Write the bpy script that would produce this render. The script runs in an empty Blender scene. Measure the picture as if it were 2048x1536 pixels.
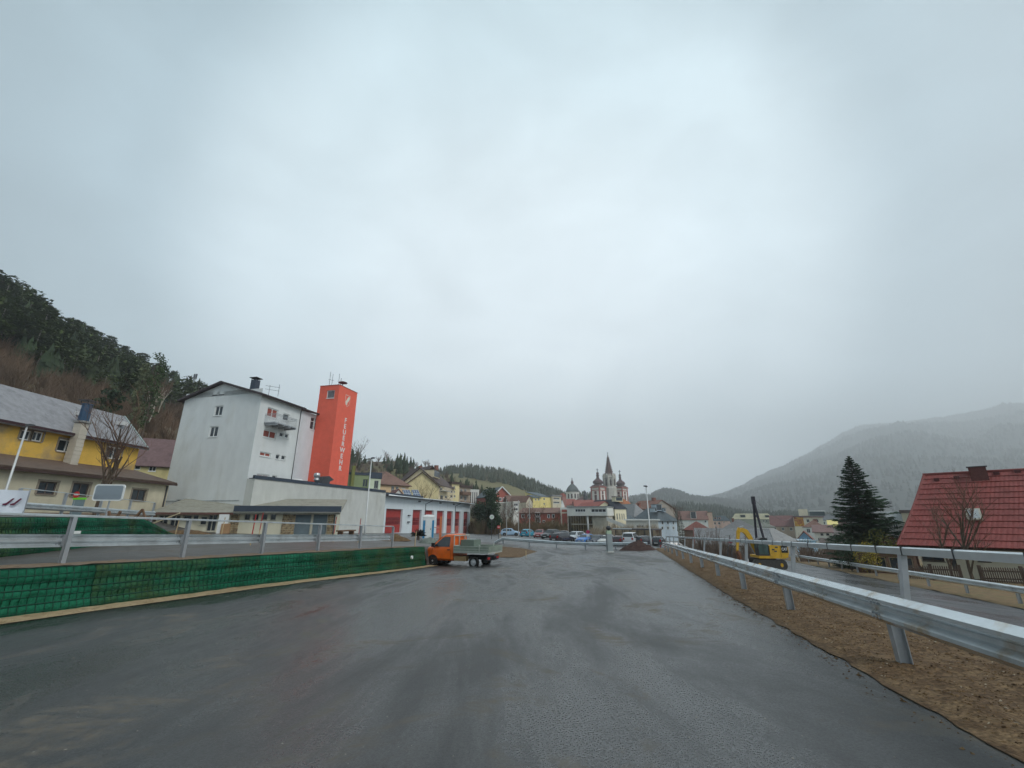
import bpy, bmesh, math, random
from mathutils import Vector, Matrix, noise as mnoise
random.seed(7)
SC = bpy.context.scene
COL = SC.collection
rad = math.radians
# ------------------------------------------------------------------ camera, sky, sun, exposure
F, TH, H = 870.0, rad(17.1), 1.45          # focal length (px of a 2048 wide frame), pitch up, eye height
CT, ST = math.cos(TH), math.sin(TH)
cam = bpy.data.cameras.new('camera'); camo = bpy.data.objects.new('camera', cam); COL.objects.link(camo)
cam.sensor_width = 36; cam.lens = 36 * F / 2048; cam.clip_start = 0.05; cam.clip_end = 30000
camo.location = (0, 0, H); camo.rotation_euler = (math.pi / 2 + TH, 0, 0)
SC.camera = camo
SUN_EL, SUN_AZ = rad(46), rad(128)
w = bpy.data.worlds.new('World'); SC.world = w; w.use_nodes = True
nt = w.node_tree; N = nt.nodes; L = nt.links
bg = N['Background']
sky = N.new('ShaderNodeTexSky'); sky.sky_type = 'NISHITA'; sky.sun_disc = False
sky.sun_elevation = SUN_EL; sky.sun_rotation = SUN_AZ; sky.dust_density = 4; sky.air_density = 1.2
tc = N.new('ShaderNodeTexCoord'); sep = N.new('ShaderNodeSeparateXYZ'); L.new(tc.outputs['Generated'], sep.inputs[0])
rp = N.new('ShaderNodeValToRGB'); L.new(sep.outputs['Z'], rp.inputs[0])      # overcast deck by elevation
el = rp.color_ramp.elements
el[0].position = 0.0; el[0].color = (16.0, 17.2, 18.2, 1)
el[1].position = 1.0; el[1].color = (6.0, 7.4, 8.0, 1)
for p, c in ((.18, (13.2, 14.3, 15.1)), (.45, (9.6, 10.6, 11.2)), (.68, (8.2, 9.3, 9.8)), (.86, (5.6, 6.8, 7.3))):
    e = el.new(p); e.color = (*c, 1)
mp = N.new('ShaderNodeMapping'); mp.inputs['Scale'].default_value = (1.3, 1.3, 2.4); L.new(tc.outputs['Generated'], mp.inputs[0])
nz = N.new('ShaderNodeTexNoise'); nz.inputs['Scale'].default_value = 2.1; nz.inputs['Detail'].default_value = 7; nz.inputs['Roughness'].default_value = .52
nz.inputs['Distortion'].default_value = .35
L.new(mp.outputs[0], nz.inputs[0])
cl = N.new('ShaderNodeMapRange'); cl.inputs[1].default_value = .3; cl.inputs[2].default_value = .72; cl.inputs[3].default_value = .82; cl.inputs[4].default_value = 1.12
L.new(nz.outputs['Fac'], cl.inputs[0])
mul = N.new('ShaderNodeMixRGB'); mul.blend_type = 'MULTIPLY'; mul.inputs[0].default_value = 1
L.new(rp.outputs[0], mul.inputs[1]); L.new(cl.outputs[0], mul.inputs[2])
# lens vignette painted into the sky: dimmer and bluer away from the view centre
dt = N.new('ShaderNodeVectorMath'); dt.operation = 'DOT_PRODUCT'; L.new(tc.outputs['Generated'], dt.inputs[0]); dt.inputs[1].default_value = (.02, .89, .456)
gl = N.new('ShaderNodeValToRGB'); L.new(dt.outputs['Value'], gl.inputs[0]); ge = gl.color_ramp.elements; gl.color_ramp.interpolation = 'EASE'
ge[0].position = .3; ge[0].color = (.3, .36, .39, 1); ge[1].position = 1; ge[1].color = (1, 1, 1, 1)
for p, c in ((.62, (.36, .43, .465)), (.74, (.45, .53, .57)), (.87, (.88, .925, .94))):
    e = ge.new(p); e.color = (*c, 1)
mul2 = N.new('ShaderNodeMixRGB'); mul2.blend_type = 'MULTIPLY'; mul2.inputs[0].default_value = 1; L.new(mul.outputs[0], mul2.inputs[1]); L.new(gl.outputs[0], mul2.inputs[2])
mx = N.new('ShaderNodeMixRGB'); mx.inputs[0].default_value = .96
L.new(sky.outputs[0], mx.inputs[1]); L.new(mul2.outputs[0], mx.inputs[2]); L.new(mx.outputs[0], bg.inputs[0])
bg.inputs[1].default_value = 0.087
sl = bpy.data.lights.new('sun', 'SUN'); sl.energy = 1.5; sl.angle = rad(22); sl.color = (1, .97, .93)
so = bpy.data.objects.new('sun', sl); COL.objects.link(so)
so.rotation_euler = (math.pi / 2 - SUN_EL, 0, math.pi + SUN_AZ * -1)
SC.view_settings.view_transform = 'Standard'; SC.view_settings.look = 'None'
SC.view_settings.gamma = 1; SC.view_settings.exposure = 0.58; SC.view_settings.use_curve_mapping = False
SC.render.engine = 'CYCLES'
cy = SC.cycles
cy.use_denoising = True; cy.adaptive_threshold = .02; cy.max_bounces = 6; cy.diffuse_bounces = 3; cy.glossy_bounces = 3; cy.transmission_bounces = 3
cy.volume_bounces = 2; cy.transparent_max_bounces = 8; cy.sample_clamp_indirect = 4

# ------------------------------------------------------------------ the survey: picture angle + distance -> place
def P(u, v, Y):
    c = (768 - v) / F; d = CT - c * ST
    return Vector((Y * (u - 1024) / F / d, Y, H + Y * (ST + c * CT) / d))
def zat(v, Y): return P(1024, v, Y).z
D = Vector((.252, .968)); Q = Vector((.968, -.252))      # along the road / across it to the right
def sq(x, y): return D.x * x + D.y * y, Q.x * x + Q.y * y
def xy(s, q): return D.x * s + Q.x * q, D.y * s + Q.y * q
def smooth(a, b, x):
    t = max(0, min(1, (x - a) / (b - a))); return t * t * (3 - 2 * t)
def lerp(a, b, t): return a + (b - a) * t
def qw(s): return -13.2 + (s - 7.3) * (.62 / 19)        # line of the green retaining wall
def qe(s): return 2.2 + .2 * smooth(13, 1, s)              # right edge of the asphalt
def z_road(s, q):
    f = 1 - smooth(38, 62, s)
    z = -.033 * (s if s < 40 else 40 + 12 * (1 - math.exp(-(s - 40) / 12))) + .03 * q * f - .25 * (1 - f)
    return z - .17 * smooth(12, 27, s) * smooth(2, -11, q) * (1 - smooth(36, 55, s)) - .75 * smooth(-26, -5, q) * smooth(52, 68, s)
def z_ter(s, q): return -.033 * min(s, 110) + .6 + .03 * min(28, max(0, -13.5 - q))
def Z(s, q):
    wd = .04 + 11 * smooth(26.4, 48, s)
    b = smooth(qw(s) - wd, qw(s) + wd, q)
    return lerp(z_ter(s, q), z_road(s, q), b)
def z_low(s): return -2.05 - max(0, s - 22) * .04
def z_park(s, q): return Z(s, q) if q < 3 else lerp(Z(s, 3), min(z_low(s) - .05, Z(s, 3)), smooth(3, 9, q))

# ------------------------------------------------------------------ mesh helpers
class MB:
    def __init__(self): self.v = []; self.f = []
    def add(self, vs, fs):
        o = len(self.v); self.v += [tuple(p) for p in vs]; self.f += [tuple(i + o for i in f) for f in fs]; return self
    def quad(self, *p): return self.add(p, [tuple(range(len(p)))])
    def box(self, x0, x1, y0, y1, z0, z1, M=None):
        vs = [Vector((x, y, z)) for z in (z0, z1) for y in (y0, y1) for x in (x0, x1)]
        if M: vs = [M @ p for p in vs]
        return self.add(vs, [(0, 2, 3, 1), (4, 5, 7, 6), (0, 1, 5, 4), (2, 6, 7, 3), (0, 4, 6, 2), (1, 3, 7, 5)])
    def bar(self, a, b, w, h=None):
        a = Vector(a); b = Vector(b); d = (b - a); l = d.length
        if l < 1e-6: return self
        M = Matrix.Translation(a) @ d.to_track_quat('Y', 'Z').to_matrix().to_4x4()
        h = h or w
        return self.box(-w / 2, w / 2, 0, l, -h / 2, h / 2, M)
    def tube(self, pts, rs, n=6, cap=True):
        pts = [Vector(p) for p in pts]
        if not isinstance(rs, (list, tuple)): rs = [rs] * len(pts)
        o = len(self.v)
        for i, p in enumerate(pts):
            d = (pts[min(i + 1, len(pts) - 1)] - pts[max(i - 1, 0)])
            q = d.to_track_quat('Z', 'Y')
            for k in range(n):
                a = 2 * math.pi * k / n
                self.v.append(tuple(p + q @ Vector((math.cos(a) * rs[i], math.sin(a) * rs[i], 0))))
        for i in range(len(pts) - 1):
            for k in range(n):
                a = o + i * n + k; b = o + i * n + (k + 1) % n
                self.f.append((a, b, b + n, a + n))
        if cap:
            self.f.append(tuple(o + k for k in reversed(range(n)))); e = o + (len(pts) - 1) * n
            self.f.append(tuple(e + k for k in range(n)))
        return self
    def lathe(self, prof, n=12, c=(0, 0, 0), cap=True, ph=0):
        o = len(self.v); c = Vector(c)
        for r, z in prof:
            for k in range(n):
                a = 2 * math.pi * k / n + ph
                self.v.append(tuple(c + Vector((math.cos(a) * r, math.sin(a) * r, z))))
        m = len(prof)
        for i in range(m - 1):
            for k in range(n):
                a = o + i * n + k; b = o + i * n + (k + 1) % n
                self.f.append((a, b, b + n, a + n))
        if cap:
            self.f.append(tuple(o + k for k in reversed(range(n)))); self.f.append(tuple(o + (m - 1) * n + k for k in range(n)))
        return self
    def prism(self, poly, a, b, axis='y'):
        """poly: (x,z) for axis y, (y,z) for axis x, (x,y) for axis z; extruded from a to b"""
        n = len(poly)
        def mk(p, t): return {'y': (p[0], t, p[1]), 'x': (t, p[0], p[1]), 'z': (p[0], p[1], t)}[axis]
        vs = [mk(p, a) for p in poly] + [mk(p, b) for p in poly]
        return self.add(vs, [tuple(reversed(range(n))), tuple(range(n, 2 * n))] + [(i, (i + 1) % n, n + (i + 1) % n, n + i) for i in range(n)])
    def slab(self, pts, t):
        """polygon with thickness t downwards along its normal"""
        pts = [Vector(p) for p in pts]; n = len(pts)
        nn = (pts[1] - pts[0]).cross(pts[2] - pts[0]).normalized()
        if nn.z < 0: nn = -nn; pts = pts[::-1]
        vs = pts + [p - nn * t for p in pts]
        return self.add(vs, [tuple(range(n)), tuple(reversed(range(n, 2 * n)))] + [(i, n + i, n + (i + 1) % n, (i + 1) % n) for i in range(n)])
    def build(self, name, mat, parent=None, sm=False, loc=None, rz=None, fix=True):
        me = bpy.data.meshes.new(name); me.from_pydata(self.v, [], self.f); me.validate()
        if fix:
            bm = bmesh.new(); bm.from_mesh(me); bmesh.ops.recalc_face_normals(bm, faces=bm.faces); bm.to_mesh(me); bm.free()
        if mat: me.materials.append(mat)
        if sm:
            me.polygons.foreach_set('use_smooth', [True] * len(me.polygons))
        o = bpy.data.objects.new(name, me); COL.objects.link(o)
        if parent: o.parent = parent
        if loc: o.location = loc
        if rz is not None: o.rotation_euler = (0, 0, rz)
        return o
def link(name, me, parent=None, loc=None, rz=None):
    o = bpy.data.objects.new(name, me); COL.objects.link(o)
    if parent: o.parent = parent
    if loc: o.location = loc
    if rz is not None: o.rotation_euler = (0, 0, rz)
    return o
def tag(o, label=None, cat=None, group=None, kind=None):
    if label: o['label'] = label
    if cat: o['category'] = cat
    if group: o['group'] = group
    if kind: o['kind'] = kind
    return o
def thing(name, label, cat, loc=(0, 0, 0), rz=0, group=None):
    o = bpy.data.objects.new(name, None); COL.objects.link(o); o.location = loc; o.rotation_euler = (0, 0, rz)
    return tag(o, label, cat, group)
def smooth_angle(o, deg=35):
    me = o.data
    me.polygons.foreach_set('use_smooth', [True] * len(me.polygons))
    bm = bmesh.new(); bm.from_mesh(me)
    for e in bm.edges:
        if len(e.link_faces) == 2 and e.calc_face_angle(0) > rad(deg): e.smooth = False
    bm.to_mesh(me); bm.free(); return o
def dup(root, loc=None, rz=None, label=None):
    r = root.copy(); COL.objects.link(r)
    if loc is not None: r.location = loc
    if rz is not None: r.rotation_euler = (0, 0, rz)
    if label: r['label'] = label
    for ch in root.children:
        c = ch.copy(); COL.objects.link(c); c.parent = r
        for g in ch.children:
            d = g.copy(); COL.objects.link(d); d.parent = c
    return r

# ------------------------------------------------------------------ materials
MATS = {}
def mat(name, col, rough=.8, var=.12, sc=2.0, bump=.0, bsc=30, metal=0, spec=.3, col2=None, c2sc=.6, c2lo=.5, c2hi=.7, stretch=(1, 1, 1), alpha=1):
    if name in MATS: return MATS[name]
    m = bpy.data.materials.new(name); m.use_nodes = True; MATS[name] = m
    t = m.node_tree; n = t.nodes; l = t.links; b = n['Principled BSDF']
    b.inputs['Roughness'].default_value = rough; b.inputs['Metallic'].default_value = metal
    b.inputs['Specular IOR Level'].default_value = spec
    tcd = n.new('ShaderNodeTexCoord'); mpn = n.new('ShaderNodeMapping'); l.new(tcd.outputs['Object'], mpn.inputs[0])
    mpn.inputs['Scale'].default_value = stretch
    nz1 = n.new('ShaderNodeTexNoise'); nz1.inputs['Scale'].default_value = sc; nz1.inputs['Detail'].default_value = 6; nz1.inputs['Roughness'].default_value = .6
    l.new(mpn.outputs[0], nz1.inputs[0])
    mr = n.new('ShaderNodeMapRange'); mr.inputs[1].default_value = .25; mr.inputs[2].default_value = .75
    mr.inputs[3].default_value = 1 - var; mr.inputs[4].default_value = 1 + var; l.new(nz1.outputs['Fac'], mr.inputs[0])
    base = n.new('ShaderNodeRGB'); base.outputs[0].default_value = (*col, 1); src = base.outputs[0]
    if col2:
        nz2 = n.new('ShaderNodeTexNoise'); nz2.inputs['Scale'].default_value = c2sc; nz2.inputs['Detail'].default_value = 8; nz2.inputs['Roughness'].default_value = .62
        l.new(mpn.outputs[0], nz2.inputs[0])
        m2 = n.new('ShaderNodeMapRange'); m2.inputs[1].default_value = c2lo; m2.inputs[2].default_value = c2hi; l.new(nz2.outputs['Fac'], m2.inputs[0])
        mxc = n.new('ShaderNodeMixRGB'); l.new(m2.outputs[0], mxc.inputs[0]); l.new(src, mxc.inputs[1]); mxc.inputs[2].default_value = (*col2, 1); src = mxc.outputs[0]
    ml = n.new('ShaderNodeMixRGB'); ml.blend_type = 'MULTIPLY'; ml.inputs[0].default_value = 1
    l.new(src, ml.inputs[1]); l.new(mr.outputs[0], ml.inputs[2]); l.new(ml.outputs[0], b.inputs['Base Color'])
    if bump:
        nb = n.new('ShaderNodeTexNoise'); nb.inputs['Scale'].default_value = bsc; nb.inputs['Detail'].default_value = 4; l.new(tcd.outputs['Object'], nb.inputs[0])
        bp = n.new('ShaderNodeBump'); bp.inputs['Strength'].default_value = bump; bp.inputs['Distance'].default_value = .02
        l.new(nb.outputs['Fac'], bp.inputs['Height']); l.new(bp.outputs[0], b.inputs['Normal'])
    return m
def plaster(name, col, dirt=.55, var=.1):
    d = tuple(c * dirt for c in col)
    return mat(name, col, .9, var, 1.1, .15, 18, col2=(d[0], d[1] * .97, d[2] * .9), c2sc=.5, c2lo=.54, c2hi=.88, stretch=(1, 1, .5))
def roofm(name, col, var=.22, sc=3.5, rough=.7):
    return mat(name, col, rough, var, sc, .25, 9, col2=tuple(c * .6 for c in col), c2sc=1.1, c2lo=.5, c2hi=.8)
def glassm(name='window_glass', col=(.03, .04, .05), rough=.06):
    return mat(name, col, rough, .5, .8, 0, spec=.6)
GL = glassm()
WHITE = mat('white_paint', (.72, .74, .73), .5, .06, 3)
BLACK = mat('black_rubber', (.02, .02, .022), .75, .3, 6, .1, 20)
DARK = mat('dark_metal', (.045, .048, .055), .45, .2, 4, spec=.5)
ZINC = mat('galvanised_steel', (.62, .67, .69), .3, .12, 2.2, .04, 60, metal=.6, col2=(.46, .49, .5), c2sc=1.6, c2lo=.45, c2hi=.7)
STEEL = mat('plain_steel', (.42, .44, .46), .5, .12, 4, metal=.6)
WOOD = mat('stake_wood', (.5, .38, .22), .85, .2, 5)
REDP = mat('red_pole', (.42, .05, .05), .6, .15, 5)

def asphalt(name, dark=(.034, .036, .039), light=(.085, .088, .09), dirt=(.2, .165, .115), wet=.55, dirtlo=.63, seed=0.0):
    m = bpy.data.materials.new(name); m.use_nodes = True; MATS[name] = m
    t = m.node_tree; n = t.nodes; l = t.links; b = n['Principled BSDF']
    tcd = n.new('ShaderNodeTexCoord')
    def nse(sc, det=6, ro=.6, scale=(1, 1, 1), dist=0, rot=0, off=0):
        mpn = n.new('ShaderNodeMapping'); mpn.inputs['Scale'].default_value = scale; mpn.inputs['Rotation'].default_value = (0, 0, rot)
        mpn.inputs['Location'].default_value = (off + seed, off * .7, 0)
        l.new(tcd.outputs['Object'], mpn.inputs[0])
        x = n.new('ShaderNodeTexNoise'); x.inputs['Scale'].default_value = sc; x.inputs['Detail'].default_value = det; x.inputs['Roughness'].default_value = ro; x.inputs['Distortion'].default_value = dist
        l.new(mpn.outputs[0], x.inputs[0]); return x.outputs['Fac']
    def rng(src, a, bb, c=0, d=1):
        x = n.new('ShaderNodeMapRange'); x.inputs[1].default_value = a; x.inputs[2].default_value = bb; x.inputs[3].default_value = c; x.inputs[4].default_value = d
        l.new(src, x.inputs[0]); return x.outputs[0]
    def mix(f, a, bb, mode='MIX'):
        x = n.new('ShaderNodeMixRGB'); x.blend_type = mode
        for i, s in ((0, f), (1, a), (2, bb)):
            if isinstance(s, (int, float)): x.inputs[i].default_value = s
            elif isinstance(s, tuple): x.inputs[i].default_value = (*s, 1)
            else: l.new(s, x.inputs[i])
        return x.outputs[0]
    ang = -math.atan2(.252, .968)
    streak = nse(.5, 7, .65, (1.0, .2, 1), .5, -ang, 3)           # wet bands along the driving direction
    patch = nse(.3, 8, .62, (1, .5, 1), .7, .9, 11)
    fine = nse(48, 4, .75); grain = nse(170, 2, .65)
    film = rng(mix(.3, streak, patch), .42, .55)                  # 1 = smooth water film, 0 = damp rough stone
    c = mix(film, tuple(v * 1.25 for v in dark), dark)
    c = mix(rng(nse(2.6, 8, .72, (1, .45, 1), .6, -ang, 60), .42, .7, .0, .8), c, light)
    c = mix(rng(fine, .48, .66, .0, .55), c, tuple(v * 1.5 for v in light))
    c = mix(rng(nse(80, 3, .7, off=9), .5, .62, .0, .85), c, tuple(v * .25 for v in dark))
    d1 = rng(nse(.5, 9, .74, (1, .7, 1), .9, .3, 27), dirtlo, dirtlo + .12)
    d2 = rng(nse(4, 7, .75, (.6, 1.6, 1), 0, .2, 5), .4, .62)
    dm = n.new('ShaderNodeMath'); dm.operation = 'MULTIPLY'; l.new(d1, dm.inputs[0]); l.new(d2, dm.inputs[1])
    c = mix(dm.outputs[0], c, dirt)
    c = mix(rng(grain, .64, .74, 0, .6), c, (.26, .25, .23))
    l.new(c, b.inputs['Base Color'])
    rr = mix(film, (.5,) * 3, (.11 + (1 - wet) * .4,) * 3)
    rr = mix(rng(fine, .44, .62, 0, .55), rr, (.65,) * 3)
    rr = mix(dm.outputs[0], rr, (.9,) * 3)
    l.new(rr, b.inputs['Roughness'])
    b.inputs['Specular IOR Level'].default_value = .25 + .45 * wet
    bp = n.new('ShaderNodeBump'); bp.inputs['Strength'].default_value = .22; bp.inputs['Distance'].default_value = .006
    hb = n.new('ShaderNodeMath'); hb.operation = 'ADD'; l.new(fine, hb.inputs[0]); l.new(grain, hb.inputs[1])
    l.new(hb.outputs[0], bp.inputs['Height']); l.new(bp.outputs[0], b.inputs['Normal'])
    return m
ASPH = asphalt('wet_asphalt', (.011, .0112, .011), (.034, .0335, .031), (.16, .13, .09), .95, .535)
ASPH2 = asphalt('terrace_asphalt', (.055, .05, .045), (.1, .09, .08), (.17, .13, .09), .25, .55, 40)
ASPH3 = asphalt('lower_road_asphalt', (.04, .04, .043), (.075, .075, .078), (.17, .13, .09), .95, .66, 80)
EARTH = mat('brown_earth', (.1, .06, .03), .95, .75, 26, 1.0, 34, col2=(.19, .125, .066), c2sc=5, c2lo=.42, c2hi=.68)
GRAVEL = mat('tan_gravel', (.36, .27, .16), .95, .3, 9, .7, 35, col2=(.24, .17, .09), c2sc=1.5)
GRASS = mat('winter_grass', (.12, .125, .045), .95, .4, .35, .3, 4, col2=(.2, .165, .07), c2sc=.05)
TOWNG = mat('town_ground', (.13, .12, .09), .95, .3, .2)
# ------------------------------------------------------------------ the ground
def sheet(name, mt, rows, off=0.0, label=None, sm=True):
    """rows: lists of (x,y,z), equal length"""
    mb = MB(); n = len(rows[0])
    mb.v = [(p[0], p[1], p[2] + off) for r in rows for p in r]
    mb.f = [(i * n + k, i * n + k + 1, (i + 1) * n + k + 1, (i + 1) * n + k) for i in range(len(rows) - 1) for k in range(n - 1)]
    o = mb.build(name, mt, sm=sm, fix=False)
    o['kind'] = 'structure'
    return o
def frange(a, b, st):
    n = max(1, round((b - a) / st)); return [a + (b - a) * i / n for i in range(n + 1)]
def bump(x, y, a, f): return a * mnoise.noise(Vector((x * f, y * f, 3.1)))
# asphalt yard: terrace road above the green wall, the wide new road below it, one height field
dl = [-70, -55, -45, -36, -28, -22, -17, -13, -10, -8, -6, -4.5, -3.2, -2.2, -1.4, -.8, -.4, -.2, -.06, .06, .2, .4, .8, 1.4, 2.2, 3.2, 4.5, 6, 7.5, 9, 10.5, 12, 13.4]
def yard_row(s, d): 
    q = [qw(s) + t for t in d]; lim = 2.2
    q = [min(t, lim) for t in q]; q[-1] = lim
    return [(*xy(s, t), Z(s, t)) for t in q]
ss = frange(-14, 50, 1.0)
sheet('terrace_road', ASPH2, [yard_row(s, dl[:20])[:-1] + [(*xy(s, qw(s) + .0), Z(s, qw(s) - .06))] for s in frange(-14, 27, 1)])
road_rows = []
for s in ss:
    d0 = .06 if s < 27 else -70
    qs = [lerp(qw(s) + .06, qe(s), t) for t in (0, .02, .05, .09, .14, .2, .27, .35, .43, .52, .61, .7, .79, .88, .95, 1)]
    road_rows.append([(*xy(s, q), Z(s, q)) for q in qs])
sheet('road', ASPH, road_rows)
yl = [-72, -60, -50, -42, -36, -30, -26, -23, -20, -18, -16, -14, -12, -10, -8, -6, -4, -2, -1, -.2, .06]
sheet('fire_station_yard', ASPH2, [[(*xy(s, qw(s) + d), Z(s, qw(s) + d)) for d in yl] for s in frange(27, 50, 1)])
sheet('car_park', asphalt('car_park_asphalt', (.07, .073, .076), (.12, .123, .125), (.2, .18, .15), .6, .68, 120),
      [[(*xy(s, q), z_park(s, q)) for q in (-84, -72, -62, -54, -48, -42, -36, -30, -25, -20, -16, -12, -8, -4, 0, 2.2, 3, 4, 5, 6, 7, 8, 9)] for s in frange(50, 130, 2)])
# brown shoulder at the right guard rail, falling to the lower road
def z_verge(s, q):
    a = z_road(s, 2.2) ; t = smooth(4.3, 8.6, q)
    z = lerp(a + .05 * smooth(qe(s), qe(s) + .4, q) , z_low(s) - .02, t)
    x, y = xy(s, q)
    return z + (bump(x, y, .05, 1.3) + bump(x, y, .03, 4.5)) * smooth(qe(s) - .03, qe(s) + .3, q) * (1 - .6 * smooth(7.5, 8.6, q))
rows = []
for s in frange(-9, 16, .14) + frange(16.4, 52, .5):
    rows.append([]); nq = 15
    for q in [qe(s) - .04] + [lerp(qe(s) + .1, 4.4, k / nq) for k in range(nq + 1)] + [4.7, 5.1, 5.6, 6.2, 6.8, 7.4, 8, 8.6, 9.2]:
        jit = bump(*xy(s, q), .06, 2.3) + bump(*xy(s, q), .025, 11) if q < qe(s) else 0
        rows[-1].append((*xy(s, q + jit), z_verge(s, q) + (.012 if q < qe(s) else 0)))
sheet('brown_verge', EARTH, rows)
# lower road on the right and the ground beyond it
def q2(s): return 16.3 + (s - 24.9) * .094 if s > 15 else 15.37          # second guard rail
sheet('lower_road', ASPH3, [[(*xy(s, q), z_low(s) + .012) for q in (8.3, 9.5, 11, 12.5, 14, q2(s) - .9)] for s in frange(-10, 74, 2.5)])
def z_yard(s, q): 
    return lerp(z_low(s) + .04, min(-3.1, z_low(s) - .3), smooth(q2(s) + 1.5, q2(s) + 6, q))
rows = []
for s in frange(-5, 95, .9):
    rows.append([])
    for q in [q2(s) - 1.0, q2(s) - .6, q2(s) - .2, q2(s) + .3] + [q2(s) + d for d in (.9, 1.6, 2.4, 3.3, 4.4, 6, 9, 14, 22, 34, 50, 75)]:
        x, y = xy(s, q); rows[-1].append((x, y, z_yard(s, q) + bump(x, y, .05, 1.1)))
sheet('roadside_bank', mat('bank_earth', (.19, .13, .07), .95, .35, 3, .6, 14, col2=(.15, .14, .06), c2sc=.8), rows)
# wide terrain below the town
def z_town(x, y):
    r = math.hypot(x, y)
    z = -5.2 - 6 * smooth(90, 320, y) * smooth(-60, 120, x) 
    z += 12 * smooth(-20, -160, x) * smooth(60, 200, y)
    return z
def axis(lim): 
    a = [0.0]; st = 14.0
    while a[-1] < lim: a.append(a[-1] + st); st *= 1.16
    return [-t for t in reversed(a[1:])] + a
ax = axis(9000)
sheet('ground', TOWNG, [[(x, y, z_town(x, y)) for x in ax] for y in ax])
# terrace 2 in front of the yellow house
W2A, W2B = Vector((-14.4, 13.1)), Vector((-21.8, 30.2))
def w2(t): return W2A + (W2B - W2A) * t
def z2top(t): return lerp(1.47, 0.42, smooth(.5, 1.0, t))
rows = []
for t in frange(-1.15, 1.0, .06):
    p = w2(t); row = []
    for d in (.0, .3, 1, 2, 3.5, 5, 7, 9, 12, 16, 22):
        x, y = p.x - d * .98, p.y + d * .1
        row.append((x, y, lerp(z2top(t), 1.62, smooth(0, 9, d)) if t > .45 else z2top(t) + .012 * d))
    rows.append(row)
sheet('upper_terrace', ASPH2, rows)
rows = []
for t in frange(1.0, 1.7, .06):
    p = w2(t); row = []
    for d in (.0, .3, 1, 2, 3.5, 5, 7, 9, 12, 16, 22):
        x, y = p.x - d * .98, p.y + d * .1; s, q = sq(x, y)
        row.append((x, y, lerp(Z(s, q) + .01, 1.62, smooth(0, 9, d))))
    rows.append(row)
sheet('ramp_ground', ASPH2, rows)
# gravel strips along the green wall
rows = []
for s in frange(-12, 27.5, .3):
    rows.append([])
    e = .85 + .12 * mnoise.noise(Vector((s * .8, 0, 0))) - .25 * smooth(18, 27, s)
    for i, d in enumerate((.1, .3, .5, e)):
        x, y = xy(s, qw(s) + d); rows[-1].append((x, y, Z(s, qw(s) + d) + .01 + (.05 - .045 * i / 3) + (bump(x, y, .02, 5) if i < 3 else 0)))
sheet('gravel_strip', GRAVEL, rows)
rows = []
for s in frange(-12, 26.5, .3):
    rows.append([])
    for i, d in enumerate((-.02, -.25, -.5, -.9, -1.3, -1.65 + .15 * mnoise.noise(Vector((s, 2, 0))))):
        x, y = xy(s, qw(s) + d); rows[-1].append((x, y, Z(s, qw(s) - .3) + .03 - .03 * (i > 4) + (bump(x, y, .03, 3) if i < 5 else .0)))
sheet('terrace_edge_gravel', mat('terrace_gravel', (.2, .14, .09), .95, .35, 8, .6, 30, col2=(.15, .13, .11), c2sc=2), rows)
# loose stones and chips on the shoulder, the asphalt and the gravel strip
def chips(name, mt, spots, label):
    mb = MB()
    for (x, y, z, r) in spots:
        a = random.random() * 6.28; c, s_ = math.cos(a), math.sin(a)
        lx, ly, lz = r * random.uniform(.7, 1.6), r * random.uniform(.4, .9), r * random.uniform(.3, .8)
        vs = [(x + c * lx, y + s_ * lx, z), (x - s_ * ly, y + c * ly, z), (x - c * lx, y - s_ * lx, z), (x + s_ * ly, y - c * ly, z), (x + random.uniform(-.3, .3) * r, y + random.uniform(-.3, .3) * r, z + lz)]
        mb.add(vs, [(0, 1, 4), (1, 2, 4), (2, 3, 4), (3, 0, 4)])
    o = mb.build(name, mt, fix=False); tag(o, label, 'gravel', kind='stuff'); return o
sp = []
for _ in range(42000):
    s = -4 + 30 * random.random() ** 1.7; q = random.uniform(qe(s), 6.2) if random.random() < .3 else random.uniform(qe(s), 4.4)
    if random.random() < .05: q = qe(s) - abs(random.gauss(0, .12))
    sp.append((*xy(s, q), z_verge(s, q) - .002, random.uniform(.006, .019) * (1.8 if random.random() < .08 else 1)))
chips('verge_chips', mat('bark_chips', (.17, .108, .054), .95, .7, 40, col2=(.05, .028, .014), c2sc=30, c2lo=.45, c2hi=.6), sp, 'brown bark and soil crumbs covering the shoulder by the guard rail')
sp = [(*xy(s, q), z_verge(s, q), random.uniform(.006, .016)) for s, q in ((-4 + 26 * random.random() ** 1.6, random.uniform(2.25, 4.6)) for _ in range(1300))]
chips('pale_pebbles', mat('pale_stone', (.36, .31, .23), .85, .4, 30), sp, 'pale pebbles strewn over the brown shoulder')
sp = []
for _ in range(1500):
    s = -3 + 26 * random.random() ** 1.5; q = random.uniform(-11, 2.1)
    sp.append((*xy(s, q), Z(s, q) + .001, random.uniform(.004, .011)))
chips('road_grit', mat('grit', (.26, .25, .22), .9, .5, 30), sp, 'loose grit scattered over the wet asphalt road')
sp = []
for _ in range(2500):
    s = random.uniform(0, 27); d = random.uniform(.14, .75); sp.append((*xy(s, qw(s) + d), Z(s, qw(s) + d) + .03, random.uniform(.008, .022)))
chips('strip_gravel', GRAVEL, sp, 'tan gravel at the foot of the green wall')

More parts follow.
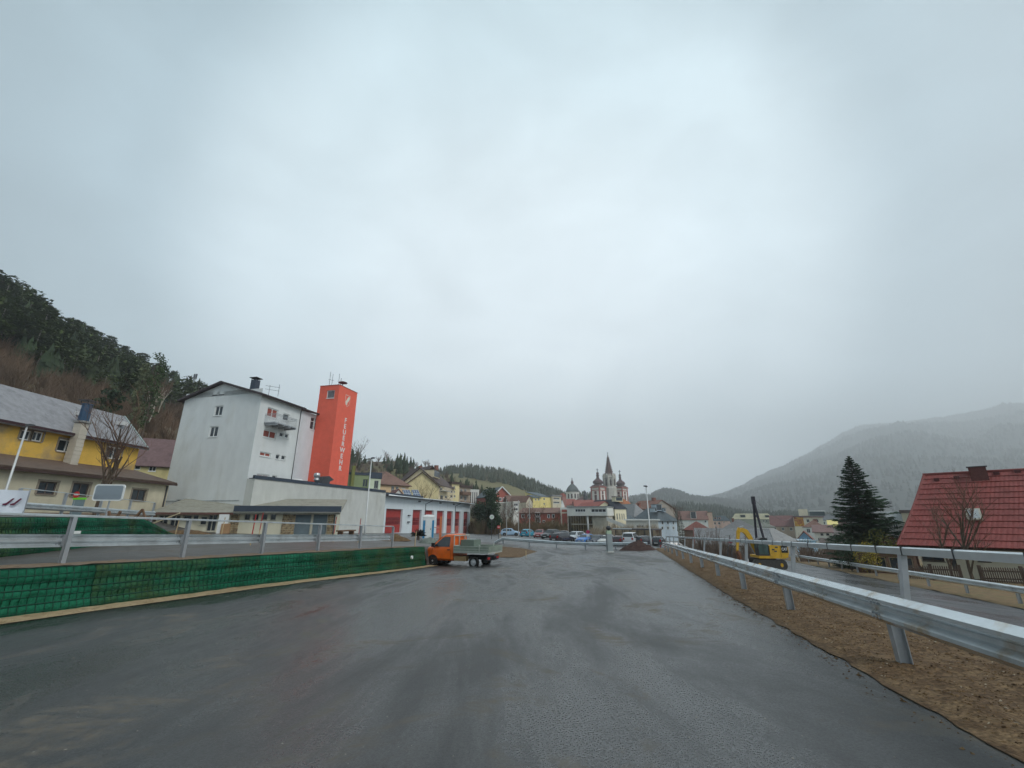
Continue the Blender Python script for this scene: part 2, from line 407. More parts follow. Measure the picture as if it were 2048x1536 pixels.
# ------------------------------------------------------------------ green mesh retaining walls
FAB = mat('green_geotextile', (.011, .1, .055), .95, .4, 1.2, .6, 30, spec=.1, col2=(.045, .085, .035), c2sc=.8, c2lo=.42, c2hi=.62)
FAB2 = mat('green_geotextile_pale', (.014, .12, .066), .95, .35, 1.5, .5, 24, spec=.1, col2=(.012, .09, .05), c2sc=1.1)
WIRE = mat('green_wire', (.006, .05, .03), .6, .2, 5, spec=.4)
def green_wall(name, label, pa, pb, zb, zt, cell=.15, front=(1, 0), panel=2.5, sub=4, alt=None):
    """wrapped-earth wall from plan point pa to pb; zb(t), zt(t) heights"""
    root = thing(name, label, 'retaining wall', (pa.x, pa.y, 0))
    Ln = (pb - pa).length; dv = (pb - pa) / Ln; nv = Vector((dv.y, -dv.x)) 
    if nv.dot(Vector(front)) < 0: nv = -nv
    npan = round(Ln / panel); pl = Ln / npan
    lay = 3
    for k in range(npan):
        a0 = k * pl; nc = max(2, round(pl / cell)); fb = MB(); wb = MB()
        nu = nc * sub
        hgt = max(zt((a0 + pl / 2) / Ln) - zb((a0 + pl / 2) / Ln), .05)
        nr = max(2, round(hgt / (cell * .95))); nvv = nr * sub
        def pt(i, j, extra=0):
            a = a0 + pl * i / nu; t = a / Ln; b, c = zb(t) - .06, zt(t); h = j / nvv
            fx = (i / sub) % 1; fy = (j / sub) % 1
            pil = (math.sin(math.pi * fx) * math.sin(math.pi * fy)) ** .6 * .028
            rib = .045 * abs(math.sin(math.pi * h * lay))            # layers bulge
            ns = .045 * mnoise.noise(Vector((a * 1.3, h * 3, 1))) + .022 * mnoise.noise(Vector((a * 7, h * 12, 5)))
            sag = .03 * mnoise.noise(Vector((a * .5, h * 3, 9)))
            o = .12 * (1 - h) + pil * (0 if extra else 1) + rib + ns + extra
            p = dv * a + nv * o
            return Vector((p.x, p.y, lerp(b, c, h) + sag * math.sin(math.pi * h)))
        vs = [pt(i, j) for j in range(nvv + 1) for i in range(nu + 1)]; n = nu + 1
        top = [Vector((dv.x * (a0 + pl * i / nu) - nv.x * .5, dv.y * (a0 + pl * i / nu) - nv.y * .5, zt((a0 + pl * i / nu) / Ln))) for i in range(nu + 1)]
        vs += top; m = nvv + 1
        fb.add(vs, [(j * n + i, j * n + i + 1, (j + 1) * n + i + 1, (j + 1) * n + i) for j in range(m) for i in range(nu)])
        fm = FAB2 if alt and k in alt else FAB
        fb.build('fabric_panel', fm, root, sm=True)
        for i in range(0, nc + 1):
            pts = [pt(i * sub, j, .022) for j in range(0, nvv + 1, 2)]
            wb.tube(pts, .007, 4)
        for r in range(nr + 1):
            pts = [pt(i, r * sub, .02) for i in range(0, nu + 1, 2)]
            wb.tube(pts, .0075 if r not in (nr // 3, 2 * nr // 3) else .013, 4)
        wb.build('wire_mesh', WIRE, root, sm=True)
    return root
wa = Vector(xy(-9, qw(-9))); wb_ = Vector(xy(26.6, qw(26.6)))
def sw(t): return lerp(-9, 26.6, t)
green_wall('green_retaining_wall', 'long low green wire-mesh wall running beside the wide wet road', wa, wb_,
           lambda t: Z(sw(t), qw(sw(t)) + .15), lambda t: Z(sw(t), qw(sw(t)) - .15) + .01, front=(1, 0), alt=(6, 9))
green_wall('green_retaining_wall', 'upper green wire-mesh wall behind the left guard rail, sloping away at one end', w2(-1.0), w2(1.0),
           lambda t: Z(*sq(*w2(t * 2 - 1.0))), lambda t: max(z2top(t * 2 - 1.0), Z(*sq(*w2(t * 2 - 1.0))) + .02), cell=.17, front=(1, 0), sub=3, alt=(9,))

# ------------------------------------------------------------------ guard rails
def wprof():
    # W-beam: (out, up) closed profile 0.31 m high
    o = [(.0, 0), (.02, .02), (.078, .055), (.08, .09), (.012, .135), (.012, .175), (.08, .22), (.078, .255), (.02, .29), (.0, .31)]
    i = [(x - .006, z) for x, z in reversed(o)]
    return o + i
def sweep(mb, path, prof, nrm):
    n = len(prof); vs = []
    for p in path: vs += [(p[0] + nrm[0] * a, p[1] + nrm[1] * a, p[2] + b) for a, b in prof]
    fs = [(i * n + k, i * n + (k + 1) % n, (i + 1) * n + (k + 1) % n, (i + 1) * n + k) for i in range(len(path) - 1) for k in range(n)]
    fs += [tuple(reversed(range(n))), tuple((len(path) - 1) * n + k for k in range(n))]
    mb.add(vs, fs)
def guard_rail(label, stations, line, ground, nrm, hand=1.12, beam=.74, posts=None, lean=0.0, splices=True, endturn=False, bmat=None, offs=.12, sleeve=True, hr=.035, split=0):
    """stations: along-coordinates; line(s)->(x,y); nrm faces traffic"""
    a, b = stations[0], stations[-1]
    x, y = line(a); root = thing('guard_rail', label, 'guard rail', (0, 0, 0))
    seg = [stations[i:i + 2] for i in range(len(stations) - 1)]
    for k, (c, d) in enumerate(seg):
        mb = MB(); path = []
        for s in frange(c, d + (.12 if k < len(seg) - 1 else 0), 1.0):
            x, y = line(s); path.append((x + nrm[0] * (offs + .008 * (k % 2)), y + nrm[1] * (offs + .008 * (k % 2)), ground(s) + beam - .31))
        if endturn and k == 0:
            p = path[0]; q = path[1]; path[0] = (p[0], p[1], p[2]); path.insert(0, (p[0] - (q[0] - p[0]) * .9, p[1] - (q[1] - p[1]) * .9, p[2] - .45))
        sweep(mb, path, wprof(), nrm); o = mb.build('beam', bmat or ZINC, root); smooth_angle(o, 28)
        if splices:
            mb = MB(); x, y = line(d)
            for dz in (.06, .1, .21, .25):
                for ds in (-.12, -.05, .02):
                    xx, yy = line(d + ds); c0 = Vector((xx + nrm[0] * (offs + .088), yy + nrm[1] * (offs + .088), ground(d) + beam - .31 + dz))
                    mb.tube([c0 - Vector((*nrm, 0)) * .03, c0 + Vector((*nrm, 0)) * .006], .012, 6)
            if k < len(seg) - 1: mb.build('splice_bolts', STEEL, root)['kind'] = 'stuff'
    for s in (posts or stations):
        x, y = line(s); g = ground(s); top = g + hand if hand and not split else g + beam - .02
        if split:
            hx, hy = line(s - .02); hm = MB(); hx -= nrm[0] * split; hy -= nrm[1] * split
            hm.bar((hx + nrm[0] * lean * .3, hy + nrm[1] * lean * .3, g + beam - .3), (hx - nrm[0] * lean * hand, hy - nrm[1] * lean * hand, g + hand), .075, .06); hm.build('handrail_post', STEEL, root)
        mb = MB()
        ln_ = -.05 if split else lean
        def Lx(t): return x - nrm[0] * (ln_ * t), y - nrm[1] * (ln_ * t)
        # I-section: two flanges and a web
        dx, dy = -nrm[1], nrm[0]
        for oo, ww, tt in ((.055, .1, .008), (-.055, .1, .008), (0, .008, .11)):
            a0 = Vector((x + nrm[0] * oo, y + nrm[1] * oo, g - .35)); xx, yy = Lx(top - g); b0 = Vector((xx + nrm[0] * oo, yy + nrm[1] * oo, top))
            dvec = Vector((dx, dy, 0)); nvec = Vector((nrm[0], nrm[1], 0))
            vs = []
            for c0 in (a0, b0):
                vs += [c0 + dvec * ww / 2 + nvec * tt / 2, c0 - dvec * ww / 2 + nvec * tt / 2, c0 - dvec * ww / 2 - nvec * tt / 2, c0 + dvec * ww / 2 - nvec * tt / 2]
            mb.add(vs, [(0, 1, 2, 3), (7, 6, 5, 4)] + [(i, (i + 1) % 4, 4 + (i + 1) % 4, 4 + i) for i in range(4)])
        po = mb.build('post', STEEL, root)
        sb = MB(); xx, yy = x + nrm[0] * .07, y + nrm[1] * .07
        M = Matrix.Translation((xx, yy, g + beam - .27)) @ Matrix.Rotation(math.atan2(nrm[1], nrm[0]), 4, 'Z')
        sb.box(-.01, offs - .05, -.05, .05, 0, .24, M); sb.build('spacer', STEEL, root)
    if hand:
        for k, (c, d) in enumerate(seg):
            mb = MB(); path = []
            for s in frange(c, d, 1.2):
                x, y = line(s); path.append((x - nrm[0] * (lean * hand + split), y - nrm[1] * (lean * hand + split), ground(s) + hand + hr * .9))
            e = .96 + .04 * (k % 2)
            sweep(mb, path, [(-hr, -hr * e), (hr, -hr * e), (hr * 1.02, hr * .7), (hr * .75, hr), (-hr * .75, hr), (-hr * 1.02, hr * .7)], nrm)
            hobj = mb.build('handrail', ZINC, root)
            if sleeve:
                for s in (c + (d - c) * .12, c + (d - c) * .3, c + (d - c) * .52, c + (d - c) * .74, d - .12):
                    m2 = MB(); xx, yy = line(s); g = ground(s) + hand + hr * .9; xx -= nrm[0] * (lean * hand + split); yy -= nrm[1] * (lean * hand + split)
                    x2, y2 = line(s + .018); x2 -= nrm[0] * (lean * hand + split); y2 -= nrm[1] * (lean * hand + split)
                    sweep(m2, [(xx, yy, g), (x2, y2, ground(s + .018) + hand + hr * .9)], [(-hr * 1.1, -hr * 1.1), (hr * 1.1, -hr * 1.1), (hr * 1.1, hr * 1.1), (-hr * 1.1, hr * 1.1)], nrm)
                    m2.build('clamp', DARK, hobj)
    return root
ZD = mat('weathered_rail', (.58, .63, .65), .27, .18, 3, .05, 40, metal=.65, col2=(.42, .34, .24), c2sc=1.7, c2lo=.53, c2hi=.66)
st = [2.55, 6.4] + [6.4 + 3.75 * i for i in range(1, 11)]
guard_rail('galvanised guard rail with handrail on the brown shoulder right of the wide road', [-1.3] + st, lambda s: xy(s, 2.82), lambda s: z_road(s, 2.2) + .04,
           (-Q.x, -Q.y), hand=1.15, beam=.73, bmat=ZD, hr=.042, split=.12, lean=.07)
def rail_q(s): return qw(s) - .95
st = [-1.5, 1.9] + [5.5 + 3.15 * i for i in range(7)]
guard_rail('guard rail with thin handrail standing on top of the long green wall', st, lambda s: xy(s, rail_q(s)), lambda s: Z(s, rail_q(s)) + .02,
           (-Q.x, -Q.y), hand=1.12, beam=.69, hr=.028, sleeve=False)
d2 = Vector((.344, .939)); n2 = Vector((-.939, .344))
g2o = Vector((18.4, 10))
guard_rail('guard rail without handrail on the far edge of the lower road', [0] + [4.0 * i for i in range(1, 20)],
           lambda s: (g2o.x + d2.x * s, g2o.y + d2.y * s), lambda s: z_low(sq(g2o.x + d2.x * s, g2o.y + d2.y * s)[0]) + .05, n2, hand=0, splices=False)
e0, e1 = P(1006, 1098, 51), P(1296, 1103, 45)
ev = (e1.xy - e0.xy); el_ = ev.length; ev.normalize(); en = Vector((ev.y, -ev.x))
guard_rail('short end barrier crossing the road in front of the parked cars', [0] + [el_ * i / 5 for i in range(1, 6)],
           lambda s: (e0.x + ev.x * s, e0.y + ev.y * s), lambda s: Z(*sq(e0.x + ev.x * s, e0.y + ev.y * s)), en, hand=0, splices=False, endturn=True)
r3a, r3b = P(22, 1040, 21), P(300, 1048, 33)
rv = (r3b.xy - r3a.xy); rl = rv.length; rv.normalize(); rn = Vector((rv.y, -rv.x))
guard_rail('guard rail with wire handrail in front of the beige house annex', [0] + [rl * i / 4 for i in range(1, 5)],
           lambda s: (r3a.x + rv.x * s, r3a.y + rv.y * s), lambda s: lerp(1.42, 1.15, s / rl), rn, hand=1.35, beam=.74, splices=False, sleeve=False, hr=.02)
# ------------------------------------------------------------------ buildings
def onwall(u, v, p0, d):
    c = (768 - v) / F; r = Vector(((u - 1024) / F, CT - c * ST, ST + c * CT))
    det = d.x * (-r.y) - (-r.x) * d.y
    a = ((-p0.x) * (-r.y) - (-r.x) * (-p0.y)) / det
    t = (d.x * (-p0.y) - d.y * (-p0.x)) / det
    return a, H + r.z * t
def wall_grid(mb, o, ux, W, h, ops, inn, dep=.18):
    """rectangular wall with real openings and reveals"""
    xs = sorted({0, W, *[a for op in ops for a in (op[0], op[0] + op[2])]}); zs = sorted({0, h, *[a for op in ops for a in (op[1], op[1] + op[3])]})
    def pt(a, z, d=0): return o + ux * a + Vector((0, 0, z)) + inn * d
    for i in range(len(xs) - 1):
        for k in range(len(zs) - 1):
            cx, cz = (xs[i] + xs[i + 1]) / 2, (zs[k] + zs[k + 1]) / 2
            if any(a < cx < a + w_ and z < cz < z + h_ for a, z, w_, h_ in ops): continue
            mb.quad(pt(xs[i], zs[k]), pt(xs[i + 1], zs[k]), pt(xs[i + 1], zs[k + 1]), pt(xs[i], zs[k + 1]))
    for a, z, w_, h_ in ops:
        c = [(a, z), (a + w_, z), (a + w_, z + h_), (a, z + h_)]
        for i in range(4):
            p, q = c[i], c[(i + 1) % 4]
            mb.quad(pt(*p), pt(*p, dep), pt(*q, dep), pt(*q))
def window(parent, o, ux, inn, a, z, w_, h_, fm, pm, style='', sur=None, dep=.12, name='window'):
    def pt(x, zz, d): return o + ux * x + Vector((0, 0, zz)) + inn * d
    def bx(mb, x0, x1, z0, z1, d0, d1):
        vs = [pt(x, zz, d) for zz in (z0, z1) for d in (d0, d1) for x in (x0, x1)]
        mb.add(vs, [(0, 2, 3, 1), (4, 5, 7, 6), (0, 1, 5, 4), (2, 6, 7, 3), (0, 4, 6, 2), (1, 3, 7, 5)])
    mb = MB(); f = min(.09, w_ * .1); e = .004
    x0, x1, z0, z1 = a + e, a + w_ - e, z + e, z + h_ - e
    d0, d1 = dep - .05, dep + .03
    bx(mb, x0, x1, z0, z0 + f, d0, d1); bx(mb, x0, x1, z1 - f, z1, d0, d1)
    bx(mb, x0, x0 + f, z0 + f, z1 - f, d0, d1); bx(mb, x1 - f, x1, z0 + f, z1 - f, d0, d1)
    nm = {'': 1 if w_ > .7 else 0, 'n': 0, '2': 1, '3': 2, '4': 3, 'x': 1, 'g': 0, 'd': 0}[style]
    for i in range(nm):
        c = lerp(x0, x1, (i + 1) / (nm + 1)); bx(mb, c - f * .45, c + f * .45, z0 + f, z1 - f, d0 + .004, d1)
    if style == 'x':
        c = lerp(z0, z1, .66); bx(mb, x0 + f, x1 - f, c - f * .35, c + f * .35, d0 + .006, d1)
    wo = mb.build(name, fm, parent, fix=False)
    pb = MB(); bx(pb, x0 + f * .5, x1 - f * .5, z0 + f * .5, z1 - f * .5, dep - .005, dep + .02); pb.build('pane' if style not in ('g', 'd') else 'leaf', pm, wo, fix=False)
    if name == 'window':
        sb = MB(); bx(sb, a - .05, a + w_ + .05, z - .06, z - .004, -.06, dep - .06); sb.build('sill', sur or fm, wo, fix=False)
    if sur:
        sb = MB(); t = .13
        bx(sb, a - t, a - .003, z - .003, z + h_ + t, -.03, .02); bx(sb, a + w_ + .003, a + w_ + t, z - .003, z + h_ + t, -.03, .02)
        bx(sb, a - .003, a + w_ + .003, z + h_ + .003, z + h_ + t, -.032, .02); sb.build('surround', sur, wo, fix=False)
    return wo
def roof_mesh(kind, W, Dp, h, r, o=.4, th=.16, oy=None):
    mb = MB(); oy = o if oy is None else oy
    if kind == 'gx':
        k = (r - h) / (Dp / 2)
        mb.slab([(-o, -oy, h - oy * k), (W + o, -oy, h - oy * k), (W + o, Dp / 2, r), (-o, Dp / 2, r)], th)
        mb.slab([(-o, Dp + oy, h - oy * k), (W + o, Dp + oy, h - oy * k), (W + o, Dp / 2, r + .002), (-o, Dp / 2, r + .002)], th)
    elif kind == 'gy':
        k = (r - h) / (W / 2)
        mb.slab([(-oy, -o, h - oy * k), (-oy, Dp + o, h - oy * k), (W / 2, Dp + o, r), (W / 2, -o, r)], th)
        mb.slab([(W + oy, -o, h - oy * k), (W + oy, Dp + o, h - oy * k), (W / 2, Dp + o, r + .002), (W / 2, -o, r + .002)], th)
    elif kind in ('hip', 'pyr'):
        m = min(W, Dp) / 2; i = m if kind == 'pyr' else m * .85; k = (r - h) / m; z0 = h - o * k * .9
        a, b, c, d = (-o, -o, z0), (W + o, -o, z0), (W + o, Dp + o, z0), (-o, Dp + o, z0)
        if W >= Dp: p, q = (i, Dp / 2, r), (max(W - i, i + .01), Dp / 2, r); fs = [[a, b, q, p], [b, c, q], [c, d, p, q], [d, a, p]]
        else: p, q = (W / 2, i, r), (W / 2, max(Dp - i, i + .01), r); fs = [[a, b, p], [b, c, q, p], [c, d, q], [d, a, p, q]]
        for f in fs: mb.slab(f, th)
    elif kind == 'flat':
        mb.box(-o, W + o, -o, Dp + o, h, r)
    elif kind == 'shed':
        k = (r - h) / Dp; mb.slab([(-o, -oy, h - oy * k), (W + o, -oy, h - oy * k), (W + o, Dp + oy, r + oy * k), (-o, Dp + oy, r + oy * k)], th)
    elif kind == 'mans':
        i = min(1.8, Dp * .22); z0 = h - .1
        a, b, c, d = (-o, -o, z0), (W + o, -o, z0), (W + o, Dp + o, z0), (-o, Dp + o, z0)
        p = [(i, i, r), (W - i, i, r), (W - i, Dp - i, r), (i, Dp - i, r)]
        for f in ([a, b, p[1], p[0]], [b, c, p[2], p[1]], [c, d, p[3], p[2]], [d, a, p[0], p[3]]): mb.slab(f, th)
        mb.slab([(x, y, z + .003) for x, y, z in p], th)
    return mb
BRICK = roofm('chimney_brick', (.24, .1, .07))
def house(name, label, p0, p1, depth, zb, ze, zr, roof, wm, rm, wins=None, over=.4, fm=WHITE, pm=GL, sur=None, chim=(), cat='house', group=None, plinth=None, oy=None, dormers=(), sty=''):
    p0 = Vector(p0[:2]); p1 = Vector(p1[:2]); W = (p1 - p0).length; ang = math.atan2(p1.y - p0.y, p1.x - p0.x)
    root = thing(name, label, cat, (p0.x, p0.y, zb), ang, group); h = ze - zb; r = zr - zb; Dp = depth
    sides = {'f': (Vector((0, 0, 0)), Vector((1, 0, 0)), Vector((0, 1, 0)), W), 'r': (Vector((W, 0, 0)), Vector((0, 1, 0)), Vector((-1, 0, 0)), Dp),
             'b': (Vector((W, Dp, 0)), Vector((-1, 0, 0)), Vector((0, -1, 0)), W), 'l': (Vector((0, Dp, 0)), Vector((0, -1, 0)), Vector((1, 0, 0)), Dp)}
    mb = MB(); wins = wins or {}; todo = []
    c, s = math.cos(ang), math.sin(ang)
    for k, (o, ux, inn, Wd) in sides.items():
        ops = []
        for wv in wins.get(k, []):
            st_ = sty
            if isinstance(wv[-1], str): st_ = wv[-1]; wv = wv[:-1]
            if wv[0] > 60 or wv[1] > 60:                                   # a box read off the photograph
                d3 = Vector((c * ux.x - s * ux.y, s * ux.x + c * ux.y)); ow = Vector((p0.x + c * o.x - s * o.y, p0.y + s * o.x + c * o.y))
                a0, zt = onwall(wv[0], wv[1], ow, d3); a1, zb_ = onwall(wv[2], wv[3], ow, d3)
                wv = (min(a0, a1), zb_ - zb, abs(a1 - a0), zt - zb_)
            a, z, w_, h_ = wv
            if a < .05 or a + w_ > Wd - .05 or z < .02 or z + h_ > h - .03 or w_ < .1 or h_ < .1:
                a = max(a, .06); w_ = min(w_, Wd - .06 - a); z = max(z, .03); h_ = min(h_, h - .04 - z)
                if w_ < .15 or h_ < .15: continue
            if any(a < b[0] + b[2] and b[0] < a + w_ and z < b[1] + b[3] and b[1] < z + h_ for b in ops): continue
            ops.append((a, z, w_, h_)); todo.append((o, ux, inn, a, z, w_, h_, st_))
        wall_grid(mb, o, ux, Wd, h, ops, inn)
    if roof == 'gx': mb.quad((0, 0, h), (0, Dp / 2, r - .12), (0, Dp, h)); mb.quad((W, 0, h), (W, Dp / 2, r - .12), (W, Dp, h))
    if roof == 'gy': mb.quad((0, 0, h), (W / 2, 0, r - .12), (W, 0, h)); mb.quad((0, Dp, h), (W / 2, Dp, r - .12), (W, Dp, h))
    if roof == 'shed':
        mb.quad((0, 0, h), (0, Dp, r - .12), (0, Dp, h)); mb.quad((W, 0, h), (W, Dp, r - .12), (W, Dp, h)); mb.quad((0, Dp, h), (W, Dp, h), (W, Dp, r - .12), (0, Dp, r - .12))
    mb.build('wall', wm, root)
    for (o, ux, inn, a, z, w_, h_, st_) in todo:
        window(root, o, ux, inn, a, z, w_, h_, fm, pm if st_ not in ('g', 'd') else MATS.get('door_' + name, DARK), st_, sur, name='window' if st_ not in ('g', 'd') else 'door')
    ro = roof_mesh(roof, W, Dp, h, r, over, oy=oy).build('roof', rm, root)
    for (x, y, cw, top) in chim:
        mb = MB(); hh = r + top; mb.box(x - cw / 2, x + cw / 2, y - cw / 2, y + cw / 2, h, hh); mb.box(x - cw / 2 - .06, x + cw / 2 + .06, y - cw / 2 - .06, y + cw / 2 + .06, hh - .12, hh)
        mb.build('chimney', BRICK, ro)
    for (x, y, z, dw, dh, dd) in dormers:                                  # front dormers (x centre, y front, z foot)
        mb = MB(); mb.box(x - dw / 2, x + dw / 2, y, y + dd, z, z + dh); do = mb.build('dormer', wm, root)
        mb = MB(); mb.box(x - dw / 2 - .15, x + dw / 2 + .15, y - .2, y + dd, z + dh, z + dh + .14); mb.build('dormer_roof', rm, do)
        mb = MB(); mb.box(x - dw / 2 + .15, x + dw / 2 - .15, y - .03, y + .02, z + .2, z + dh - .12); mb.build('dormer_window', pm, do)
    if plinth:
        mb = MB(); mb.box(-.03, W + .03, -.03, Dp + .03, -.6, .5); mb.build('plinth', plinth, root)
    return root
def rowz(x0, x1, n, zs, w_, h_):
    return [(x0 + (x1 - x0 - w_) * i / max(1, n - 1), z, w_, h_) for z in zs for i in range(n)]
def hp(name, label, u0, u1, Y0, Y1, depth, vb, ve, vr, roof, wm, rm, vy=.5, found=True, face=None, plain=False, **k):
    """house given by where its front wall shows: picture columns u0..u1, distances, eave/ridge/base rows"""
    if face or (face is None and u0 > 1350 and Y0 > 90):
        kx = ((u0 + u1) / 2 - 1024) / 910; du = (u1 - u0) / 910; Y1 = Y0 * (1 - kx * du / (1 + kx * kx)) 
    p0, p1 = P(u0, ve, Y0), P(u1, ve, Y1); ym = (Y0 + Y1) / 2
    back = ym + depth * vy if roof in ('gx', 'hip', 'pyr') else ym
    if roof == 'shed': back = ym + depth
    zb_ = zat(vb, ym); gz = min(z_town(p0.x, p0.y), z_town(p1.x, p1.y)) - .4
    if 'wins' not in k and k.get('cat', 'house') == 'house' and not plain:
        hh = (p0.z + p1.z) / 2 - zb_; Wf = (p1.xy - p0.xy).length; n_ = int(Wf / 2.7); zs_ = [z for z in (hh - 2.0, hh - 4.8, hh - 7.6) if z > .3]
        if n_ > 0 and zs_: k['wins'] = {'f': rowz(.8, Wf - .8, n_, zs_, 1.0, 1.3), 'l': rowz(.9, depth - .9, max(1, int(depth / 3)), zs_, 1.0, 1.3)}
    r_ = house(name, label, p0, p1, depth, zb_, (p0.z + p1.z) / 2, zat(vr, back), roof, wm, rm, **k)
    if zb_ > gz and found:
        mb = MB(); Wf = (p1.xy - p0.xy).length; mb.box(.01, Wf - .01, .01, depth - .01, gz - zb_, .002); mb.build('foundation', wm, r_)
    return r_

# --- fire station
FD = Vector((.231, .973)); FN = Vector((-.973, .231))
C0 = P(487, 1000, 44).xy
GREY = plaster('pale_grey_render', (.7, .725, .72), .8, .08)
GREYB = plaster('blue_grey_render', (.68, .73, .76), .75, .06)
CONC = plaster('concrete_wall', (.56, .57, .54), .65, .12)
REDT = mat('red_tower_render', (.85, .155, .1), .85, .07, 1.3, .15, 20, col2=(.7, .12, .075), c2sc=.4, c2lo=.55, c2hi=.8)
NAVY = mat('dark_blue_sheet', (.035, .05, .075), .45, .15, 2, spec=.5)
ROOFD = roofm('dark_roof_sheet', (.06, .045, .05), rough=.5)
REDSH = mat('red_blind', (.3, .08, .06), .7, .15, 6)
def fpt(t, n, z=0): p = C0 + FD * t + FN * n; return Vector((p.x, p.y, z))
FA = math.atan2(FD.y, FD.x)
fs = thing('fire_station', 'tall pale grey gabled block with dark eaves, balcony and joined low garage row', 'fire station', (C0.x, C0.y, 0), FA)
# local frame: x along the facade (away from the camera), y to the left (FN)
def loc_px(u, v, n=0.0):
    """picture point on the facade plane offset n -> local (x, z)"""
    a, z = onwall(u, v, Vector(fpt(0, n)[:2]), FD); return a, z
GW, GL_ = 10.0, 6.1
zE, zA = 14.0, 15.6
def fbox(n, u0, v0, u1, v1):
    a0, z1 = loc_px(u0, v0, n); a1, z0 = loc_px(u1, v1, n); return (a0, z0, a1 - a0, z1 - z0)
# gable wall (faces the camera): local plane x=0, runs y 0..GW ; seen left->right is y GW..0
og = Vector((0, GW, -1)); ug = Vector((0, -1, 0)); ig = Vector((1, 0, 0))
def gbox(u0, v0, u1, v1):
    p = fpt(0, GW); a0, z1 = onwall(u0, v0, p.xy, -FN); a1, z0 = onwall(u1, v1, p.xy, -FN); return (a0, z0 + 1, a1 - a0, z1 - z0)
gw = [gbox(431, 812, 443, 831), gbox(420.5, 853, 433.5, 873.5), gbox(427.5, 784, 434, 789.5), gbox(440.5, 783, 447, 788.5), gbox(353, 999, 360, 1007), gbox(379, 998, 386, 1006)]
mb = MB(); wall_grid(mb, og, ug, GW, zE + 1, gw, ig)
mb.quad((0, 0, zE), (0, GW, zE), (0, GW / 2 + .2, zA - .15))
of = Vector((0, 0, -1)); uf = Vector((1, 0, 0)); if_ = Vector((0, 1, 0))
fw = [fbox(0, 536, 814, 554, 838), fbox(0, 567, 826, 577.5, 843.5), fbox(0, 528, 858, 551, 879), fbox(0, 560, 864, 566.5, 874.5), fbox(0, 570.5, 867, 577, 877),
      fbox(0, 520.5, 902.5, 541, 915), fbox(0, 552.5, 908.5, 559, 919), fbox(0, 563.5, 910.5, 570.5, 920.5), fbox(0, 514, 947, 538, 954.5), fbox(0, 545, 950.5, 553, 957)]
fw = [(a, z + 1, w_, h_) for a, z, w_, h_ in fw]
wall_grid(mb, of, uf, GL_, zE + 1, fw, if_)
mb.quad((GL_, 0, -1), (GL_, 3.8, -1), (GL_, 3.8, zE + 1.1), (GL_, 0, zE)); mb.quad((0, GW, -1), (13.6, GW, -1), (13.6, GW, zE), (0, GW, zE))
wo = mb.build('wall', GREY, fs)
mb = MB(); f2 = [fbox(3.8, 622.5, 833, 634, 862)]; f2 = [(a - GL_, z + 1, w_, h_) for a, z, w_, h_ in f2]
wall_grid(mb, Vector((GL_, 3.8, -1)), uf, 7.5, 15.9, f2, if_); mb.quad((GL_ + 7.5, 3.8, -1), (GL_ + 7.5, GW, -1), (GL_ + 7.5, GW, zE), (GL_ + 7.5, 3.8, zE + .9))
mb.build('wall', GREYB, fs)
for i, g in enumerate(gw): window(fs, og, ug, ig, *g, WHITE if i not in (2, 3) else DARK, GL, '' if i in (0, 1) else 'n')
for i, g in enumerate(fw): window(fs, of, uf, if_, *g, WHITE, REDSH if i in (0, 2, 5, 8) else GL, '' if i in (0, 2, 5, 8) else 'n')
window(fs, Vector((GL_, 3.8, -1)), uf, if_, *f2[0], WHITE, GL, 'x')
mb = MB(); o = .45
kk = (zA - zE) / (GW / 2)
mb.slab([(-o, -.55, zE - .55 * kk), (GL_ + .2, -.55, zE - .55 * kk), (GL_ + .2, GW / 2 + .2, zA), (-o, GW / 2 + .2, zA)], .2)
mb.slab([(-o, GW + .6, zE - .6 * kk), (13.8, GW + .6, zE - .6 * kk), (13.8, GW / 2 + .2, zA + .002), (-o, GW / 2 + .2, zA + .002)], .2)
mb.slab([(GL_ + .2, 3.3, zA - .52), (GL_ + 7.7, 3.3, zA - .52), (GL_ + 7.7, GW / 2 + .2, zA - .02), (GL_ + .2, GW / 2 + .2, zA - .02)], .2)
rfo = mb.build('roof', ROOFD, fs)
mb = MB(); mb.box(2.25, 2.9, 3.35, 4.0, zA - 1, zA + .85); c_ = mb.build('chimney', NAVY, rfo)
mb = MB(); mb.box(2.1, 3.05, 3.2, 4.15, zA + 1.05, zA + 1.12)
for x in (2.3, 2.85):
    for y in (3.4, 3.95): mb.bar((x, y, zA + .8), (x, y, zA + 1.06), .05)
mb.build('chimney_cap', DARK, c_)
mb = MB()
for y in (2.6, 1.3): mb.bar((3.6, y, zA - .9), (3.6, y, zA + .5), .04)
mb.bar((3.6, 3.2, zA + .5), (3.6, 1.2, zA + .1), .04); mb.bar((3.6, 3.2, zA + .1), (3.6, 1.2, zA - .3), .04); mb.build('roof_handrail', STEEL, rfo)
mb = MB(); mb.tube([(GL_ - .05, -.07, 4.7), (GL_ - .05, -.07, zE - .5), (GL_ - .05, -.45, zE - .1)], .05, 6); mb.build('downpipe', DARK, fs)
mb = MB(); mb.box(-.04, 0.003, GW * .05, GW * .985, 3.05, 3.12); mb.build('string_course', plaster('seam', (.36, .39, .41)), fs)
